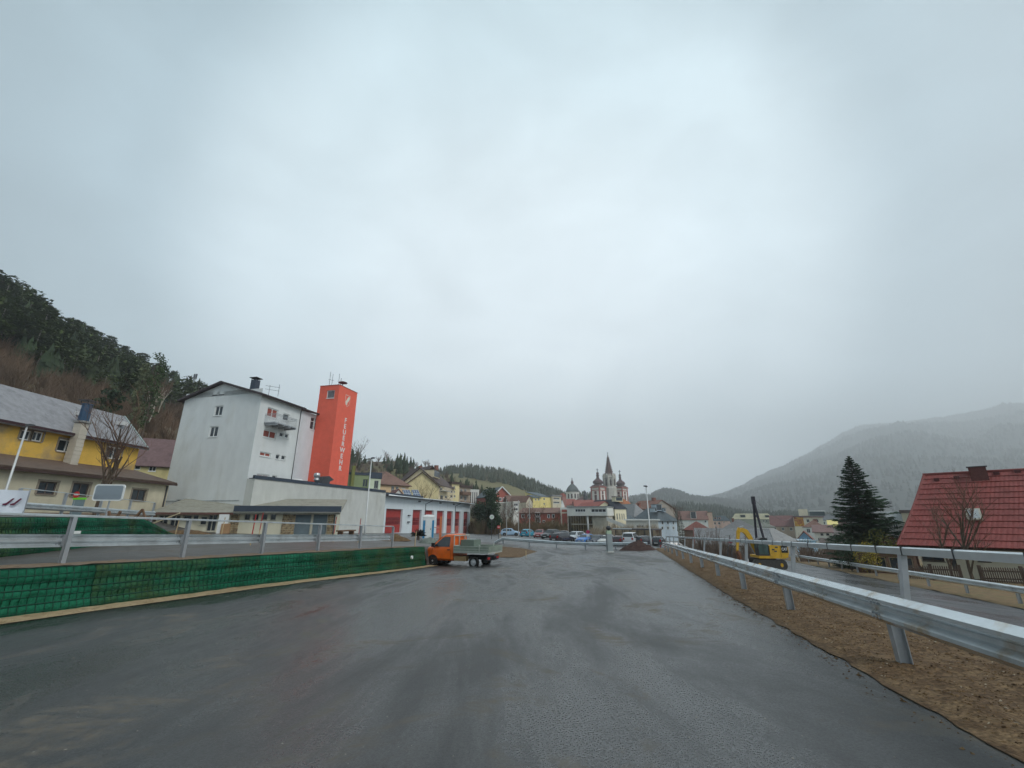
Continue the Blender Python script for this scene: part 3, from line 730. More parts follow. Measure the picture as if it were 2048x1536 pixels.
# balcony
bz = loc_px(540, 843, 0)[1] - .35
mb = MB(); mb.box(.9, 4.1, -1.35, 0, bz, bz + .12); bo = mb.build('balcony', STEEL, fs)
for x in (1.1, 2.1, 3.0, 3.9):
    mb = MB(); mb.box(x - .05, x + .05, -1.5, 0, bz - .2, bz - .004); mb.build('bracket', STEEL, bo)
mb = MB()
for zz in (1.0, .85): mb.tube([(.9, 0, bz + zz), (.9, -1.35, bz + zz), (4.1, -1.35, bz + zz), (4.1, 0, bz + zz)], .02, 5)
for i in range(33): mb.bar((.9 + 3.2 * i / 32, -1.35, bz + .1), (.9 + 3.2 * i / 32, -1.35, bz + 1), .015)
for i in range(13): mb.bar((.9, -1.35 * i / 12, bz + .1), (.9, -1.35 * i / 12, bz + 1), .015)
mb.build('railing', STEEL, bo)['kind'] = 'stuff'
# low concrete wall and roof of the vehicle hall (n<0 is towards the street)
zP = 5.15; TW = onwall(767, 1045, fpt(0, -.9).xy, FD)[0]
mb = MB(); wall_grid(mb, Vector((.0, -.9, -1.6)), uf, TW, zP + 1.6, [], if_); mb.quad((0, -.9, -1.6), (0, .02, -1.6), (0, .02, zP), (0, -.9, zP))
mb.quad((TW, -.9, 4.35), (TW, .4, 4.35), (TW, .4, zP), (TW, -.9, zP)); mb.quad((TW - 1.6, -.9, 4.35), (TW, -.9, 4.35), (TW, .4, 4.35), (TW - 1.6, .4, 4.35))
mb.build('hall_wall', CONC, fs)
mb = MB(); mb.box(-.08, TW - .2, -.98, -.7, zP + .002, zP + .34); mb.box(.2, 40, -.7, 9, zP - .2, zP + .1); mb.build('hall_roof', NAVY, fs)
for u, v in ((581, 963), (607, 966)):
    x, z = loc_px(u, v, 0); mb = MB(); mb.lathe([(.85, zP + .1), (.85, zP + .42), (.6, zP + .62), (.2, zP + .7)], 14, (x, 1.0, 0)); mb.build('skylight', WHITE, fs, sm=True)
# garage row
zG = 4.72; g0 = TW - .1; g1 = 68.2
doors = []
for (ua, ub) in ((771.8, 805), (825.4, 843), (849.2, 867), (873.8, 888), (894, 906), (910.7, 921), (927.4, 937)):
    a0 = onwall(ua, 1030, fpt(0, -.35).xy, FD)[0]; a1 = onwall(ub, 1030, fpt(0, -.35).xy, FD)[0]; doors.append((a0 - g0, a1 - a0))
def zdoor(x): return Z(*sq(*fpt(g0 + x, -.4).xy)) + .02
bot = -3.2
ops = [(a, zdoor(a + b / 2) - bot, b, 2.82 - zdoor(a + b / 2)) for a, b in doors]
mb = MB(); og2 = Vector((g0, -.35, bot)); wall_grid(mb, og2, uf, g1 - g0, zG - bot, ops, if_, .55)
mb.quad((g1, -.35, bot), (g1, 9, bot), (g1, 9, zG), (g1, -.35, zG)); mb.build('garage_wall', plaster('garage_render', (.66, .72, .75), .8, .06), fs)
RDOOR = mat('red_door', (.38, .045, .04), .5, .1, 2); RDOOR2 = mat('red_door_glazing', (.2, .03, .035), .15, .5, 3, spec=.6)
PINK = mat('pink_door', (.52, .13, .1), .55, .1, 2)
for k, (a, z, w_, h_) in enumerate(ops):
    do = window(fs, og2, uf, if_, a, z, w_, h_, RDOOR, RDOOR, 'g', dep=.4, name='garage_door')
    n = 6
    for i in range(n):
        m2 = MB(); zz = z + .1 + (h_ - .2) * i / n; m2.box(g0 + a + .1, g0 + a + w_ - .1, .02, .036, bot + zz + .03, bot + zz + (h_ - .2) / n - .03)
        m2.build('door_panel', RDOOR2 if i in (2, 3) else (PINK if i < 2 and k > 1 else RDOOR), do)
mb = MB(); mb.box(g0 + .2, g1 + .5, -1.25, 9, zG, zG + .1); mb.build('garage_roof', ROOFD, fs)
mb = MB(); mb.tube([(g0 + .3, -1.3, zG + .08), (g1 + .6, -1.3, zG - .02)], .1, 8); mb.build('gutter', ZINC, fs, sm=True)
for u in (851, 911):
    a = onwall(u, 1030, fpt(0, -.5).xy, FD)[0]; mb = MB(); mb.tube([(a + 1.5, -1.25, zG), (a + .9, -1.0, zG - .35), (a, -.45, zG - .8), (a, -.45, -1.3)], .055, 6); mb.build('downpipe', NAVY, fs)
for u, v in ((838, 1003), (880, 1006), (907, 1008.5), (817, 1031), (816, 1044)):
    a, z = onwall(u, v, fpt(0, -.36).xy, FD); mb = MB(); mb.box(a - .3, a + .3, -.62, -.353, z - .1, z + .1); mb.build('wall_lamp', DARK, fs)
# flues on the hall roof
x, z = loc_px(641, 962, -.2); mb = MB(); mb.lathe([(.22, zP), (.22, zP + .7), (.34, zP + .72), (.34, zP + .85), (.26, zP + .87), (.26, zP + 1.1), (.38, zP + 1.15), (.36, zP + 1.55), (.1, zP + 1.65)], 12, (x, .4, 0)); mb.build('flue', mat('flue_steel', (.6, .62, .63), .3, .1, 3, metal=.7), fs, sm=True)
x, z = loc_px(655, 967, -.2); mb = MB(); mb.prism([(x - .9, zP), (x + .7, zP), (x + .7, zP + .7), (x + 1.5, zP + 1.0), (x + .5, zP + 1.4), (x - .5, zP + 1.2), (x - .9, zP + .5)], .0, .9, 'y'); mb.build('vent_cowl', DARK, fs)
# red hose tower: a thing of its own
Tm = P(679.4, 769.7, 57.5); tz = 4.4; TWx, TWy = 4.35, 3.05
tw = thing('hose_tower', 'slim red hose tower with white vertical FEUERWEHR lettering and crest', 'tower', (Tm.x, Tm.y, 0), FA)
zt = Tm.z
mb = MB(); gwn = onwall(654.5, 781, Vector(Tm.xy) + FN * TWy, -FN); gw2 = onwall(668, 796, Vector(Tm.xy) + FN * TWy, -FN)
ops = [(gwn[0], gw2[1] - tz, gw2[0] - gwn[0], gwn[1] - gw2[1])]
wall_grid(mb, Vector((0, TWy, tz)), Vector((0, -1, 0)), TWy, zt - tz, ops, Vector((1, 0, 0)))
wall_grid(mb, Vector((0, 0, tz)), uf, TWx, zt - tz, [], if_)
wall_grid(mb, Vector((TWx, 0, tz)), Vector((0, 1, 0)), TWy, zt - tz, [], Vector((-1, 0, 0))); wall_grid(mb, Vector((TWx, TWy, tz)), Vector((-1, 0, 0)), TWx, zt - tz, [], Vector((0, -1, 0)))
mb.build('wall', REDT, tw)
window(tw, Vector((0, TWy, tz)), Vector((0, -1, 0)), Vector((1, 0, 0)), *ops[0], WHITE, mat('frosted_pane', (.16, .15, .16), .3, .3, 3), 'n')
mb = MB(); mb.box(-.05, TWx + .05, -.05, TWy + .05, zt, zt + .07); mb.build('coping', mat('tower_coping', (.42, .1, .07), .6), tw)
mb = MB(); mb.box(-.02, TWx + .02, -.02, TWy + .02, tz - .1, tz + 1.05); mb.build('flashing', NAVY, tw)
LET = mat('letter_white', (.8, .8, .78), .5, .04)
def text_mesh(txt, size, mt, parent, M, name='letter', ext=.012):
    cu = bpy.data.curves.new(name, 'FONT'); cu.body = txt; cu.size = size; cu.extrude = ext; cu.align_x = 'CENTER'; cu.align_y = 'CENTER'; cu.offset = size * .018
    o = bpy.data.objects.new(name, cu); COL.objects.link(o)
    dg = bpy.context.evaluated_depsgraph_get(); me = bpy.data.meshes.new_from_object(o.evaluated_get(dg)); me.materials.clear(); me.materials.append(mt)
    bpy.data.objects.remove(o); bpy.data.curves.remove(cu)
    o = bpy.data.objects.new(name, me); COL.objects.link(o); o.parent = parent; o.matrix_local = M; return o
zF, zR = zat(841, 59.6), zat(937, 59.6)
for i, ch in enumerate('FEUERWEHR'):
    M = Matrix.Translation((TWx * .52, -.012, lerp(zF, zR, i / 8))) @ Matrix.Rotation(math.pi / 2, 4, 'X')
    text_mesh(ch, .92, LET, tw, M @ Matrix.Diagonal((1.15, 1, 1, 1)))
# crest: shield outline with a helmet-like light shape
ze_ = zat(803, 59.8); cx = TWx * .5
sh = [(-.55, .85), (.55, .85), (.55, -.1), (.42, -.5), (0, -.85), (-.42, -.5), (-.55, -.1)]
mb = MB(); ins = [(x * .87, z * .9) for x, z in sh]; n = len(sh)
vs = [(cx + x, -.02, ze_ + z) for x, z in sh] + [(cx + x, -.02, ze_ + z) for x, z in ins] + [(cx + x, .01, ze_ + z) for x, z in sh]
mb.add(vs, [(i, (i + 1) % n, n + (i + 1) % n, n + i) for i in range(n)] + [(i, 2 * n + i, 2 * n + (i + 1) % n, (i + 1) % n) for i in range(n)]); mb.build('crest', mat('crest_pink', (.78, .55, .48), .6), tw, fix=False)
mb = MB(); hl = [(-.38, -.42), (-.2, -.6), (.02, -.5), (.0, -.3), (.2, -.05), (.42, .3), (.46, .6), (.28, .72), (.02, .5), (-.2, .12), (-.42, -.15)]
mb.prism([(cx + x, ze_ + z) for x, z in hl], -.03, .005, 'y'); mb.build('crest_emblem', mat('crest_cream', (.78, .72, .6), .6), tw)
mb = MB()
mb.tube([(.5, 1.0, zt), (.5, 1.0, zt + .5)], .05, 6); mb.lathe([(.06, zt + .5), (.1, zt + .62), (.62, zt + .74), (.6, zt + .82), (.3, zt + .95), (.08, zt + 1.02)], 16, (.5, 1.0 - .0, 0)); 
so_ = mb.build('siren', mat('siren_maroon', (.12, .03, .04), .5), tw, sm=True); so_.location = (1.0, -.4, 0)
for x, y, hh in ((.6, 1.7, 1.9), (.7, 2.2, 2.3), (1.5, 1.3, 2.2), (1.7, 1.1, 1.6)):
    mb = MB(); mb.bar((x, y, zt), (x, y, zt + hh), .035); mb.bar((x, y + .25, zt + hh * .5), (x, y - .25, zt + hh * .5), .025); mb.bar((x, y + .5, zt + .15), (x, y, zt + .15), .03); mb.build('antenna', DARK, tw)
mb = MB(); mb.bar((.4, TWy + .25, zt - 2.4), (.4, TWy + .25, zt - .9), .06); mb.bar((.4, TWy + .25, zt - 1), (.4, TWy, zt - 1), .04); mb.build('floodlight_bracket', STEEL, tw)

# low annex with stone piers in front of the grey gable
AX0, AX1 = P(312, 1040, 39.5), P(668, 1040, 43.5)
MATS['door_low_annex'] = mat('annex_door_grey', (.13, .17, .19), .6, .15, 2)
CREAM = plaster('annex_cream', (.62, .59, .46), .7, .1)
zb_a = -.75
ann = house('low_annex', 'low cream annex with stone piers, two dark doors and flat dark eaves', AX0, AX1, 6.5, zb_a, zat(1023, 41.5), zat(999, 48), 'shed', CREAM,
            roofm('annex_felt', (.3, .29, .24)), {'f': [(318, 1030, 333, 1055), (342, 1030, 357, 1055), (367, 1030, 383, 1040), (387, 1030, 396, 1040), (402, 1033, 412, 1050),
            (417, 1029, 430, 1063), (489.5, 1027, 499.5, 1040.5), (506.5, 1027, 516.5, 1040.5), (524, 1027, 534, 1040.5), (541.5, 1027, 551.5, 1040.5), (590, 1027, 619, 1073, 'd'), (626, 1027, 652, 1073, 'd')]}, over=.5, cat='annex', fm=mat('annex_frame', (.45, .43, .36), .7))
ad = (AX1.xy - AX0.xy).normalized()
STONE = mat('rubble_stone', (.36, .28, .17), .9, .45, 7, .8, 9, col2=(.16, .12, .08), c2sc=4.5, c2lo=.48, c2hi=.58)
for (ua, ub) in ((461, 478), (564, 590), (655, 667)):
    a0 = onwall(ua, 1045, AX0.xy, ad)[0]; a1 = onwall(ub, 1045, AX0.xy, ad)[0]
    mb = MB(); hh = zat(1023, 41.5) - zb_a
    nn = 0
    for r in range(14):
        x = a0
        while x < a1 - .05:
            w_ = min(random.uniform(.16, .42), a1 - x); mb.box(x + .012, x + w_ - .012, -.07 - random.random() * .05, .02, hh * r / 14 + .01, hh * (r + 1) / 14 - .01); x += w_
    mb.build('stone_pier', STONE, ann)['kind'] = 'stuff'
a0 = onwall(474, 1010, AX0.xy, ad)[0]; Wd = (AX1.xy - AX0.xy).length; hh = zat(1023, 41.5) - zb_a
mb = MB(); mb.box(a0, Wd + .6, -.75, -.53, hh - .02, hh + .5); mb.build('fascia', NAVY, ann)
mb = MB(); mb.box(-.5, a0, -.7, -.58, hh - .28, hh - .1); mb.build('gutter', mat('copper_gutter', (.12, .06, .05), .5), ann)
mb = MB(); mb.tube([(Wd + .05, -.1, -.3), (Wd + .05, -.1, hh)], .06, 6); mb.build('downpipe', DARK, ann)

# --- yellow house and its annex on the left
YEL = mat('ochre_plaster', (.7, .44, .09), .9, .12, .9, .2, 14, col2=(.36, .27, .15), c2sc=.28, c2lo=.5, c2hi=.62)
SLATE = roofm('grey_tile_roof', (.27, .27, .285), .2, 2.5)
BEIGE = plaster('beige_plaster', (.56, .51, .38), .6, .14)
OLDW = mat('old_stone_surround', (.27, .23, .18), .9, .2, 5)
yh = house('yellow_house', 'old ochre yellow house with grey tiled roof and patched plaster', (-36, 18), (-36, 42), 5.2, 1.2, 8.45, 11.1, 'gx', YEL, SLATE,
           {'f': [(44, 859, 58, 881), (67, 861.5, 82, 884), (120, 877, 147, 907), (216, 891.5, 239.5, 920)]}, over=.35, oy=.6, sur=OLDW, sty='')
mb = MB(); mb.box(-.35, 24.35, -.62, -.1, 6.62, 6.8); mb.build('eaves_board', mat('eaves_dark', (.05, .025, .03), .7), yh)
mb = MB(); mb.box(24.36, 24.44, -.7, 2.6, 9.6, 9.75, Matrix.Identity(4)); 
k = (11.1 - 8.45) / 2.6
mb = MB(); mb.slab([(24.3, -.62, 7.25 - .62 * k + .06), (24.5, -.62, 7.25 - .62 * k + .06), (24.5, 2.6, 9.96), (24.3, 2.6, 9.96)], .2); mb.build('verge_flashing', mat('verge_green', (.28, .34, .33), .5), yh)
for (ua, va) in ((162, 829), (245, 838)):
    a = onwall(ua, va, Vector((-37.2, 18)), Vector((0, 1)))[0]; mb = MB(); mb.box(a - .3, a + .3, .8, 1.5, 8.65, 9.0); mb.build('roof_vent', mat('vent_pale', (.6, .6, .6), .5), yh)
# beige lower wing with lean-to roof
BROOF = roofm('brown_felt_roof', (.13, .09, .07))
ya = house('house_wing', 'beige single-storey wing with brown lean-to roof below the yellow house', (-32.3, 17), (-32.3, 42), 3.6, .9, 4.75, 5.75, 'shed', BEIGE, BROOF,
           {'f': [(80, 962, 109, 990), (148, 965, 174, 994), (266, 978, 289, 1002)]}, over=.35, oy=.45, fm=mat('dark_frame', (.1, .08, .07), .7), sur=OLDW, cat='house wing')
mb = MB(); mb.box(-.3, 25.35, -.5, -.4, 3.45, 3.62); mb.build('gutter', mat('gutter_brown', (.06, .035, .03), .6), ya)
mb = MB(); mb.box(.1, 24.9, -.035, -.003, 0, .9); mb.build('plinth', plaster('damp_plinth', (.26, .2, .15), .6, .3), ya)
mb = MB(); mb.tube([(24.7, -.08, 0), (24.7, -.08, 3.4)], .06, 6); mb.build('downpipe', DARK, ya)
# outside chimney standing on the wing roof
cb = P(160, 932, 35.2); 
ch = thing('outside_chimney', 'whitewashed brick flue with blue metal cowl climbing the yellow house', 'chimney', (-35.4, cb.y, 5.0))
mb = MB()
zc = 8.9 - 5.0
nr = 12
for i in range(nr):
    z0 = zc * i / nr; j = random.uniform(-.02, .02); mb.box(-.32 + j, .3 + j, -.32, .32, z0, z0 + zc / nr - .035)
mb.box(-.29, .27, -.29, .29, 0, zc - .04); mb.build('flue', plaster('whitewash', (.55, .5, .42), .6, .2), ch)
mb = MB(); mb.box(-.42, .42, -.42, .42, zc, zc + .16); mb.build('collar', mat('concrete_collar', (.25, .25, .24), .9), ch)
mb = MB(); mb.lathe([(.36, zc + .16), (.34, zc + 1.5), (.38, zc + 1.52), (.38, zc + 1.62)], 10, (0, 0, 0)); mb.build('cowl', mat('cowl_blue', (.03, .07, .13), .5, .2, 3), ch)
mb = MB(); mb.box(-.45, .45, -.45, .45, zc + 1.85, zc + 1.92)
for a in (-.3, .3):
    for b in (-.3, .3): mb.bar((a, b, zc + 1.6), (a, b, zc + 1.86), .05)
mb.build('cap', DARK, ch)
hp('far_house', 'small pale yellow house with purple-brown roof between the ochre house and grey gable', 268, 345, 56, 58, 8, 960, 927, 880, 'gx', plaster('pale_yellow', (.6, .52, .26)), roofm('plum_roof', (.16, .1, .1)),
   wins={'f': [(271, 929, 280, 939), (299, 931, 311, 943)]}, chim=((5.6, 3.6, .9, .3),))
# ------------------------------------------------------------------ the town, left to right
SALMON = plaster('peach_plaster', (0.683, 0.488, 0.293)); CREAMY = plaster('cream_plaster', (0.756, 0.647, 0.366)); PALEG = plaster('pale_green_plaster', (0.61, 0.683, 0.512))
GREENP = plaster('sage_green_plaster', (.27, .33, .18), .75); BRROOF = roofm('brown_tile_roof', (.2, .115, .09)); DKROOF = roofm('dark_brown_roof', (.08, .055, .05))
REDROOF = roofm('brick_red_roof', (.3, .085, .065)); GRROOF = roofm('grey_sheet_roof', (.24, .245, .25)); SLBLUE = roofm('blue_slate_roof', (.1, .125, .14)); REDW = plaster('brick_red_plaster', (0.415, 0.122, 0.0915), .7)
WHW = plaster('white_plaster', (0.756, 0.756, 0.708), .75); YELW = plaster('lemon_plaster', (0.805, 0.671, 0.268)); DKW = plaster('brown_timber', (0.171, 0.104, 0.0732)); BLUEW = plaster('sky_blue_plaster', (0.305, 0.561, 0.805), .8)
PINKW = plaster('pink_plaster', (0.732, 0.525, 0.439)); CRROOF = roofm('cream_metal_roof', (.5, .47, .33), .1); PALEB = plaster('pale_blue_plaster', (0.512, 0.598, 0.671), .75)
g = hp('green_building', 'sage green building with dark blue parapet just right of the red tower', 698, 740, 78, 80, 8, 1000, 950, 945, 'flat', GREENP, NAVY, over=.1, wins={'f': [(726, 958, 735, 974)]}, fm=mat('green_frame', (.2, .25, .14), .7), cat='building')
mb = MB(); mb.box(.3, .8, -.8, .0, 0, 5.8); mb.build('corner_fin', plaster('olive_plaster', (.2, .21, .07), .8), g)
hp('pale_green_building', 'mint green cube with dark blue parapet behind the garage roof', 739.5, 762, 80, 81.5, 8, 1000, 957, 945, 'flat', PALEG, NAVY, over=.12, wins={'f': [(749, 961, 756, 977)]}, cat='building', fm=mat('grey_frame', (.25, .26, .25), .7))
hp('peach_house', 'peach house with brown hipped roof behind the mint green cube', 758, 818, 105, 112, 11, 1010, 967, 945, 'hip', SALMON, BRROOF, wins={'f': [(783, 972, 788, 985), (792, 973, 797, 980), (803, 975, 811, 977.5)]}, over=.6)
s = hp('solar_hut', 'small gabled hut with solar panels poking above the garage roof', 786, 807, 90, 91, 4.8, 1012, 989, 977.5, 'gy', WHW, mat('hut_trim', (.18, .08, .07), .7), over=.15)
PV = mat('solar_cells', (.16, .19, .27), .18, .25, 5, spec=.7)
for i, (ua, ub) in enumerate(((805, 820), (823, 837))):
    a, b, c, d = P(ua, 979.5, 93), P(ub - 1, 979.5, 93), P(ub + 6, 995, 91), P(ua + 5, 995, 91)
    inv = (Matrix.Translation(s.location) @ Matrix.Rotation(s.rotation_euler[2], 4, 'Z')).inverted(); a, b, c, d = [inv @ p for p in (a, b, c, d)]
    mb = MB(); mb.slab([a, d, c, b], .12); so_ = mb.build('solar_panel', ZINC, s)
    for r in range(2):
        for k in range(3):
            def ip(s_, t): return a.lerp(b, s_).lerp(d.lerp(c, s_), t) + Vector((0, -.02, .012))
            m2 = MB(); m2.quad(ip(k / 3 + .02, r / 2 + .03), ip((k + 1) / 3 - .02, r / 2 + .03), ip((k + 1) / 3 - .02, (r + 1) / 2 - .03), ip(k / 3 + .02, (r + 1) / 2 - .03)); m2.build('cell', PV, so_, fix=False)
    mb = MB(); mb.bar(a, (a.x, a.y, a.z - 3.6), .1); mb.bar(b, (b.x, b.y, b.z - 3.6), .1); mb.build('support', STEEL, so_)
hp('cream_gable_house', 'large cream gable wall with plain face behind the bare tree', 808, 878, 128, 130, 20, 1020, 971, 944, 'gy', CREAMY, DKROOF, over=.5, plain=True)
g = hp('balcony_block', 'cream apartment block with balconies and long dark dormer under a steep roof', 878, 908, 132, 150, 12, 1020, 972, 945, 'gx', plaster('warm_cream', (0.708, 0.61, 0.415)), DKROOF, over=.5,
       wins={'f': [(880, 975, 885, 984), (889, 976, 893, 985), (881, 990, 886, 1000), (890, 991, 894, 1001), (900, 970, 904, 976), (901, 980, 905, 986), (901, 990, 905, 996)]}, dormers=((4.2, 2.0, 9.4, 6.5, 2.2, 3),))
for z in (2.2, 5.4):
    mb = MB(); mb.box(.4, 9, -1.4, -.02, z, z + .15); b_ = mb.build('balcony', WHW, g); mb = MB(); mb.box(.4, 9, -1.45, -1.38, z + .15, z + 1.1); mb.build('parapet', plaster('beige_parapet', (0.512, 0.439, 0.329)), b_)
hp('steep_roof_house', 'tall dark house with steep brown roof and dormers rising behind the cream gable', 836, 886, 152, 158, 16, 1005, 962, 931, 'gy', DKW, DKROOF, over=.7, chim=((10, 6, 1.2, .9), (5, 9, 1, .6)))
g = hp('cream_stair_block', 'narrow cream tower block with dark flat roof right of the balconies', 904, 919, 150, 153, 12, 1020, 968, 964, 'flat', CREAMY, DKROOF, over=.5, wins={'f': [(907, 972, 910, 977), (907, 981, 910, 986), (908, 990, 911, 995)]}, cat='building')
g = hp('timber_balcony_block', 'brown block with timber balconies and flat roof at the end of the garages', 919, 941, 154, 160, 10, 1025, 975, 971, 'flat', plaster('greige', (0.415, 0.342, 0.268)), DKROOF, over=.5,
       wins={'f': [(921, 978, 925, 985), (929, 978, 933, 985), (921, 992, 925, 999), (929, 992, 933, 1002)]}, cat='building')
for z in (2.5, 5.8):
    mb = MB(); mb.box(.2, 5.5, -1.3, -.02, z, z + 1.1); mb.build('balcony', DKW, g)
hp('white_slab_block', 'pale distant apartment slab with vertical stripes behind dark evergreens', 939, 958, 185, 187, 10, 1015, 981, 979, 'flat', WHW, WHW, over=.1, wins={'f': rowz(.4, 3.6, 4, (1.2,), .45, 5)}, cat='building')
g = hp('red_gable_house', 'red gable house with white verges and slate roof on a wall', 986, 1020.5, 168, 171, 17, 1006, 991, 973.5, 'gy', REDW, SLBLUE, over=.5, wins={'f': [(998, 984, 1004, 992), (998.5, 995.5, 1003, 1001.5), (1006, 995.5, 1010, 1001.5)]}, sur=WHITE, dormers=())
W_ = 6.6
mb = MB(); p0 = P(986, 991, 168); p1 = P(1020.5, 991, 171); ww = (p1.xy - p0.xy).length; hh = (p0.z + p1.z) / 2 - zat(1006, 169.5); rr = zat(973.5, 169.5) - zat(1006, 169.5)
for sx in (0, 1):
    a = Vector((-.5 if sx == 0 else ww + .5, -.58, hh - .5 * (rr - hh) / (ww / 2))); b = Vector((ww / 2, -.58, rr + .02)); mb.bar(a, b, .12, .4)
mb.build('verge_board', WHITE, g)
hp('retaining_block', 'weathered pale stone terrace wall under the red gable house', 990, 1028, 160, 162, 4, 1062, 1006, 1004, 'flat', plaster('stone_grey', (0.415, 0.403, 0.354), .5, .3), WHW, over=.2, cat='wall')
hp('brown_roof_house', 'long house with brown tiled roof right of the red gable', 1020, 1058, 158, 160, 9, 1040, 1005, 991, 'gx', DKW, BRROOF, over=.5, wins={'f': [(1043, 1017, 1048, 1024)]}, sur=WHITE)
hp('pale_gable_house', 'narrow pale gable with one attic window beside the brown roof', 1052, 1065, 152, 154, 9, 1040, 1003, 991.5, 'gy', plaster('stone_cream', (0.61, 0.549, 0.439)), BRROOF, over=.2, wins={'f': [(1058, 996.5, 1061, 1001)]})
hp('white_balcony_house', 'white stacked balconies between shrubs and red house', 1027, 1038, 140, 141, 5, 1060, 1005, 1003, 'flat', WHW, WHW, over=.2, wins={'f': [(1028, 1007, 1036, 1012), (1028, 1016, 1036, 1021)]})
g = hp('red_house', 'long brick red house with brown eaves and white framed windows behind the parked cars', 1038, 1121, 126, 122, 9, 1068, 1025, 1015.5, 'gx', REDW, BRROOF, over=.4,
       wins={'f': [(1043, 1029, 1048, 1036), (1056, 1030, 1060, 1037), (1070.5, 1019.5, 1079.5, 1032), (1071, 1034, 1080, 1045), (1095.5, 1029.5, 1099, 1036), (1104.5, 1029, 1108.5, 1036), (1085.5, 1041.5, 1090, 1045), (1104.5, 1041, 1108.5, 1046)]}, sur=WHITE)
g = hp('arched_bay', 'red and white pilastered bay with rounded top at the end of the red house', 1121, 1136.5, 121.5, 121, 8, 1068, 1021, 1015, 'flat', plaster('pilaster_white', (0.756, 0.671, 0.561)), WHW, over=.05,
       wins={'f': [(1123, 1017, 1134, 1021)]}, cat='building')
mb = MB(); mb.box(.35, 1.75, -.06, -.01, 1.0, 5.2); mb.build('red_infill', REDW, g); mb = MB(); mb.box(.35, 1.75, -.062, -.01, 5.55, 6.2); mb.build('red_infill', REDW, g)
hp('yellow_shed_house', 'tall lemon yellow house with slanted roof below the wooded hill', 1081, 1105, 205, 212, 9, 1018, 994, 985, 'shed', YELW, SLBLUE, over=.1, wins={'f': [(1087, 996, 1090, 1000), (1087, 1006, 1090, 1009)]}, sty='n')
hp('yellow_low_house', 'low lemon yellow wing left of the slanted roof house', 1066, 1081.5, 203, 205, 8, 1018, 995, 990, 'gx', YELW, SLBLUE, over=.3, wins={'f': [(1070, 997, 1073, 1001), (1076, 997, 1079, 1001)]})
g = hp('hotel_balconies', 'pale block with three rows of balconies right of the lemon yellow house', 1105, 1122, 210, 214, 9, 1018, 993, 990, 'flat', plaster('oat', (0.634, 0.573, 0.439)), GRROOF, over=.3, wins={'f': [(1107, 995, 1119, 999), (1107, 1003, 1119, 1007)]}, cat='building', sty='4')
hp('brick_turret', 'small red brick block with rounded window left of the domed chapel', 1125, 1132, 300, 301, 5, 1010, 991, 986, 'pyr', plaster('mauve_brick', (0.366, 0.171, 0.146)), REDROOF, over=.2, cat='building')
hp('white_spike_gable', 'thin white pointed gable beside the domed chapel', 1122, 1129, 240, 241, 5, 1015, 1012, 1001, 'gy', WHITE, WHITE, over=.05, cat='building')
# modern white civic building
g = hp('civic_building', 'modern white box with two strip windows over a glazed ground floor', 1134, 1214, 118, 114, 16, 1031.5, 1014.5, 1012.5, 'flat', plaster('civic_white', (0.683, 0.683, 0.634), .8), GRROOF, over=.15,
       wins={'f': [(1150, 1018, 1171, 1024), (1182, 1018, 1212, 1024.5)]}, sty='4', cat='building', found=False)
mb = MB(); w_ = (P(1214, 1014, 114).xy - P(1134, 1014, 118).xy).length; zb = zat(1031.5, 116)
lowz = -2.3 - zb
GLREFL = mat('glazing_reflection', (.12, .085, .03), .12, .8, .5, spec=.7, col2=(.03, .03, .03), c2sc=.35)  # yellowish reflections are painted into the glass colour
for i in range(10):
    mb = MB(); x0 = .4 + (w_ * .62) * i / 10; mb.box(x0 + .03, x0 + w_ * .062 - .03, 2.0, 2.1, lowz + .1, -.05); mb.build('glass_panel', GLREFL, g)
mb = MB(); mb.box(w_ * .6, w_ - .2, 1.2, 8, lowz, -.02); mb.box(.3, w_ * .62, 1.9, 2.2, lowz * .52, lowz * .46); mb.build('lower_wall', plaster('civic_concrete', (0.488, 0.451, 0.366), .6, .2), g)
mb = MB(); mb.tube([(w_ * .5, .5, lowz - .3), (w_ * .5, .5, 0)], .28, 10); mb.build('column', CONC, g, sm=True)
hp('cream_gable_hall', 'cream gabled hall rising behind the modern white box', 1188, 1232, 124, 126, 14, 1070, 1018, 1002, 'gy', plaster('hall_cream', (0.732, 0.659, 0.464)), REDROOF, over=.2, wins={'f': [(1209, 1004, 1211.5, 1006.5)]})
hp('four_window_house', 'cream house with four tall windows and dark mansard roof', 1229.5, 1252, 122, 124, 12, 1068, 1017, 998, 'mans', plaster('ivory', (0.781, 0.708, 0.512)), mat('mansard_navy', (.03, .035, .05), .5, .2, 3), over=.25,
   wins={'f': [(1233, 1027, 1236, 1039), (1238.5, 1027, 1241, 1039), (1243, 1027, 1245.5, 1039), (1247, 1027, 1249.5, 1039)]}, sty='n', dormers=((2.0, .2, 8.4, 2.6, 1.2, 1.5),))
hp('ochre_villa', 'yellow villa with orange-red hipped roof right of the basilica', 1247, 1271, 190, 194, 12, 1034, 1013, 998, 'hip', YELW, roofm('orange_roof', (.36, .13, .05)), over=.5, wins={'f': [(1252, 1017, 1255, 1022), (1263, 1017, 1266, 1022), (1254, 1026, 1257, 1030)]})
hp('grey_gable_roof', 'grey steep roof with white wall right of the yellow villa', 1268, 1298, 165, 168, 14, 1045, 1031, 1008, 'hip', WHW, GRROOF, over=.4, wins={'f': [(1281, 1033, 1285, 1038), (1290, 1033, 1293, 1037)]}, chim=((8, 6, .9, .4),))
hp('small_slate_roof', 'low building with dark slate roof in front of the yellow villa', 1252, 1275, 135, 136, 6, 1050, 1039, 1030, 'hip', WHW, SLBLUE, over=.2)
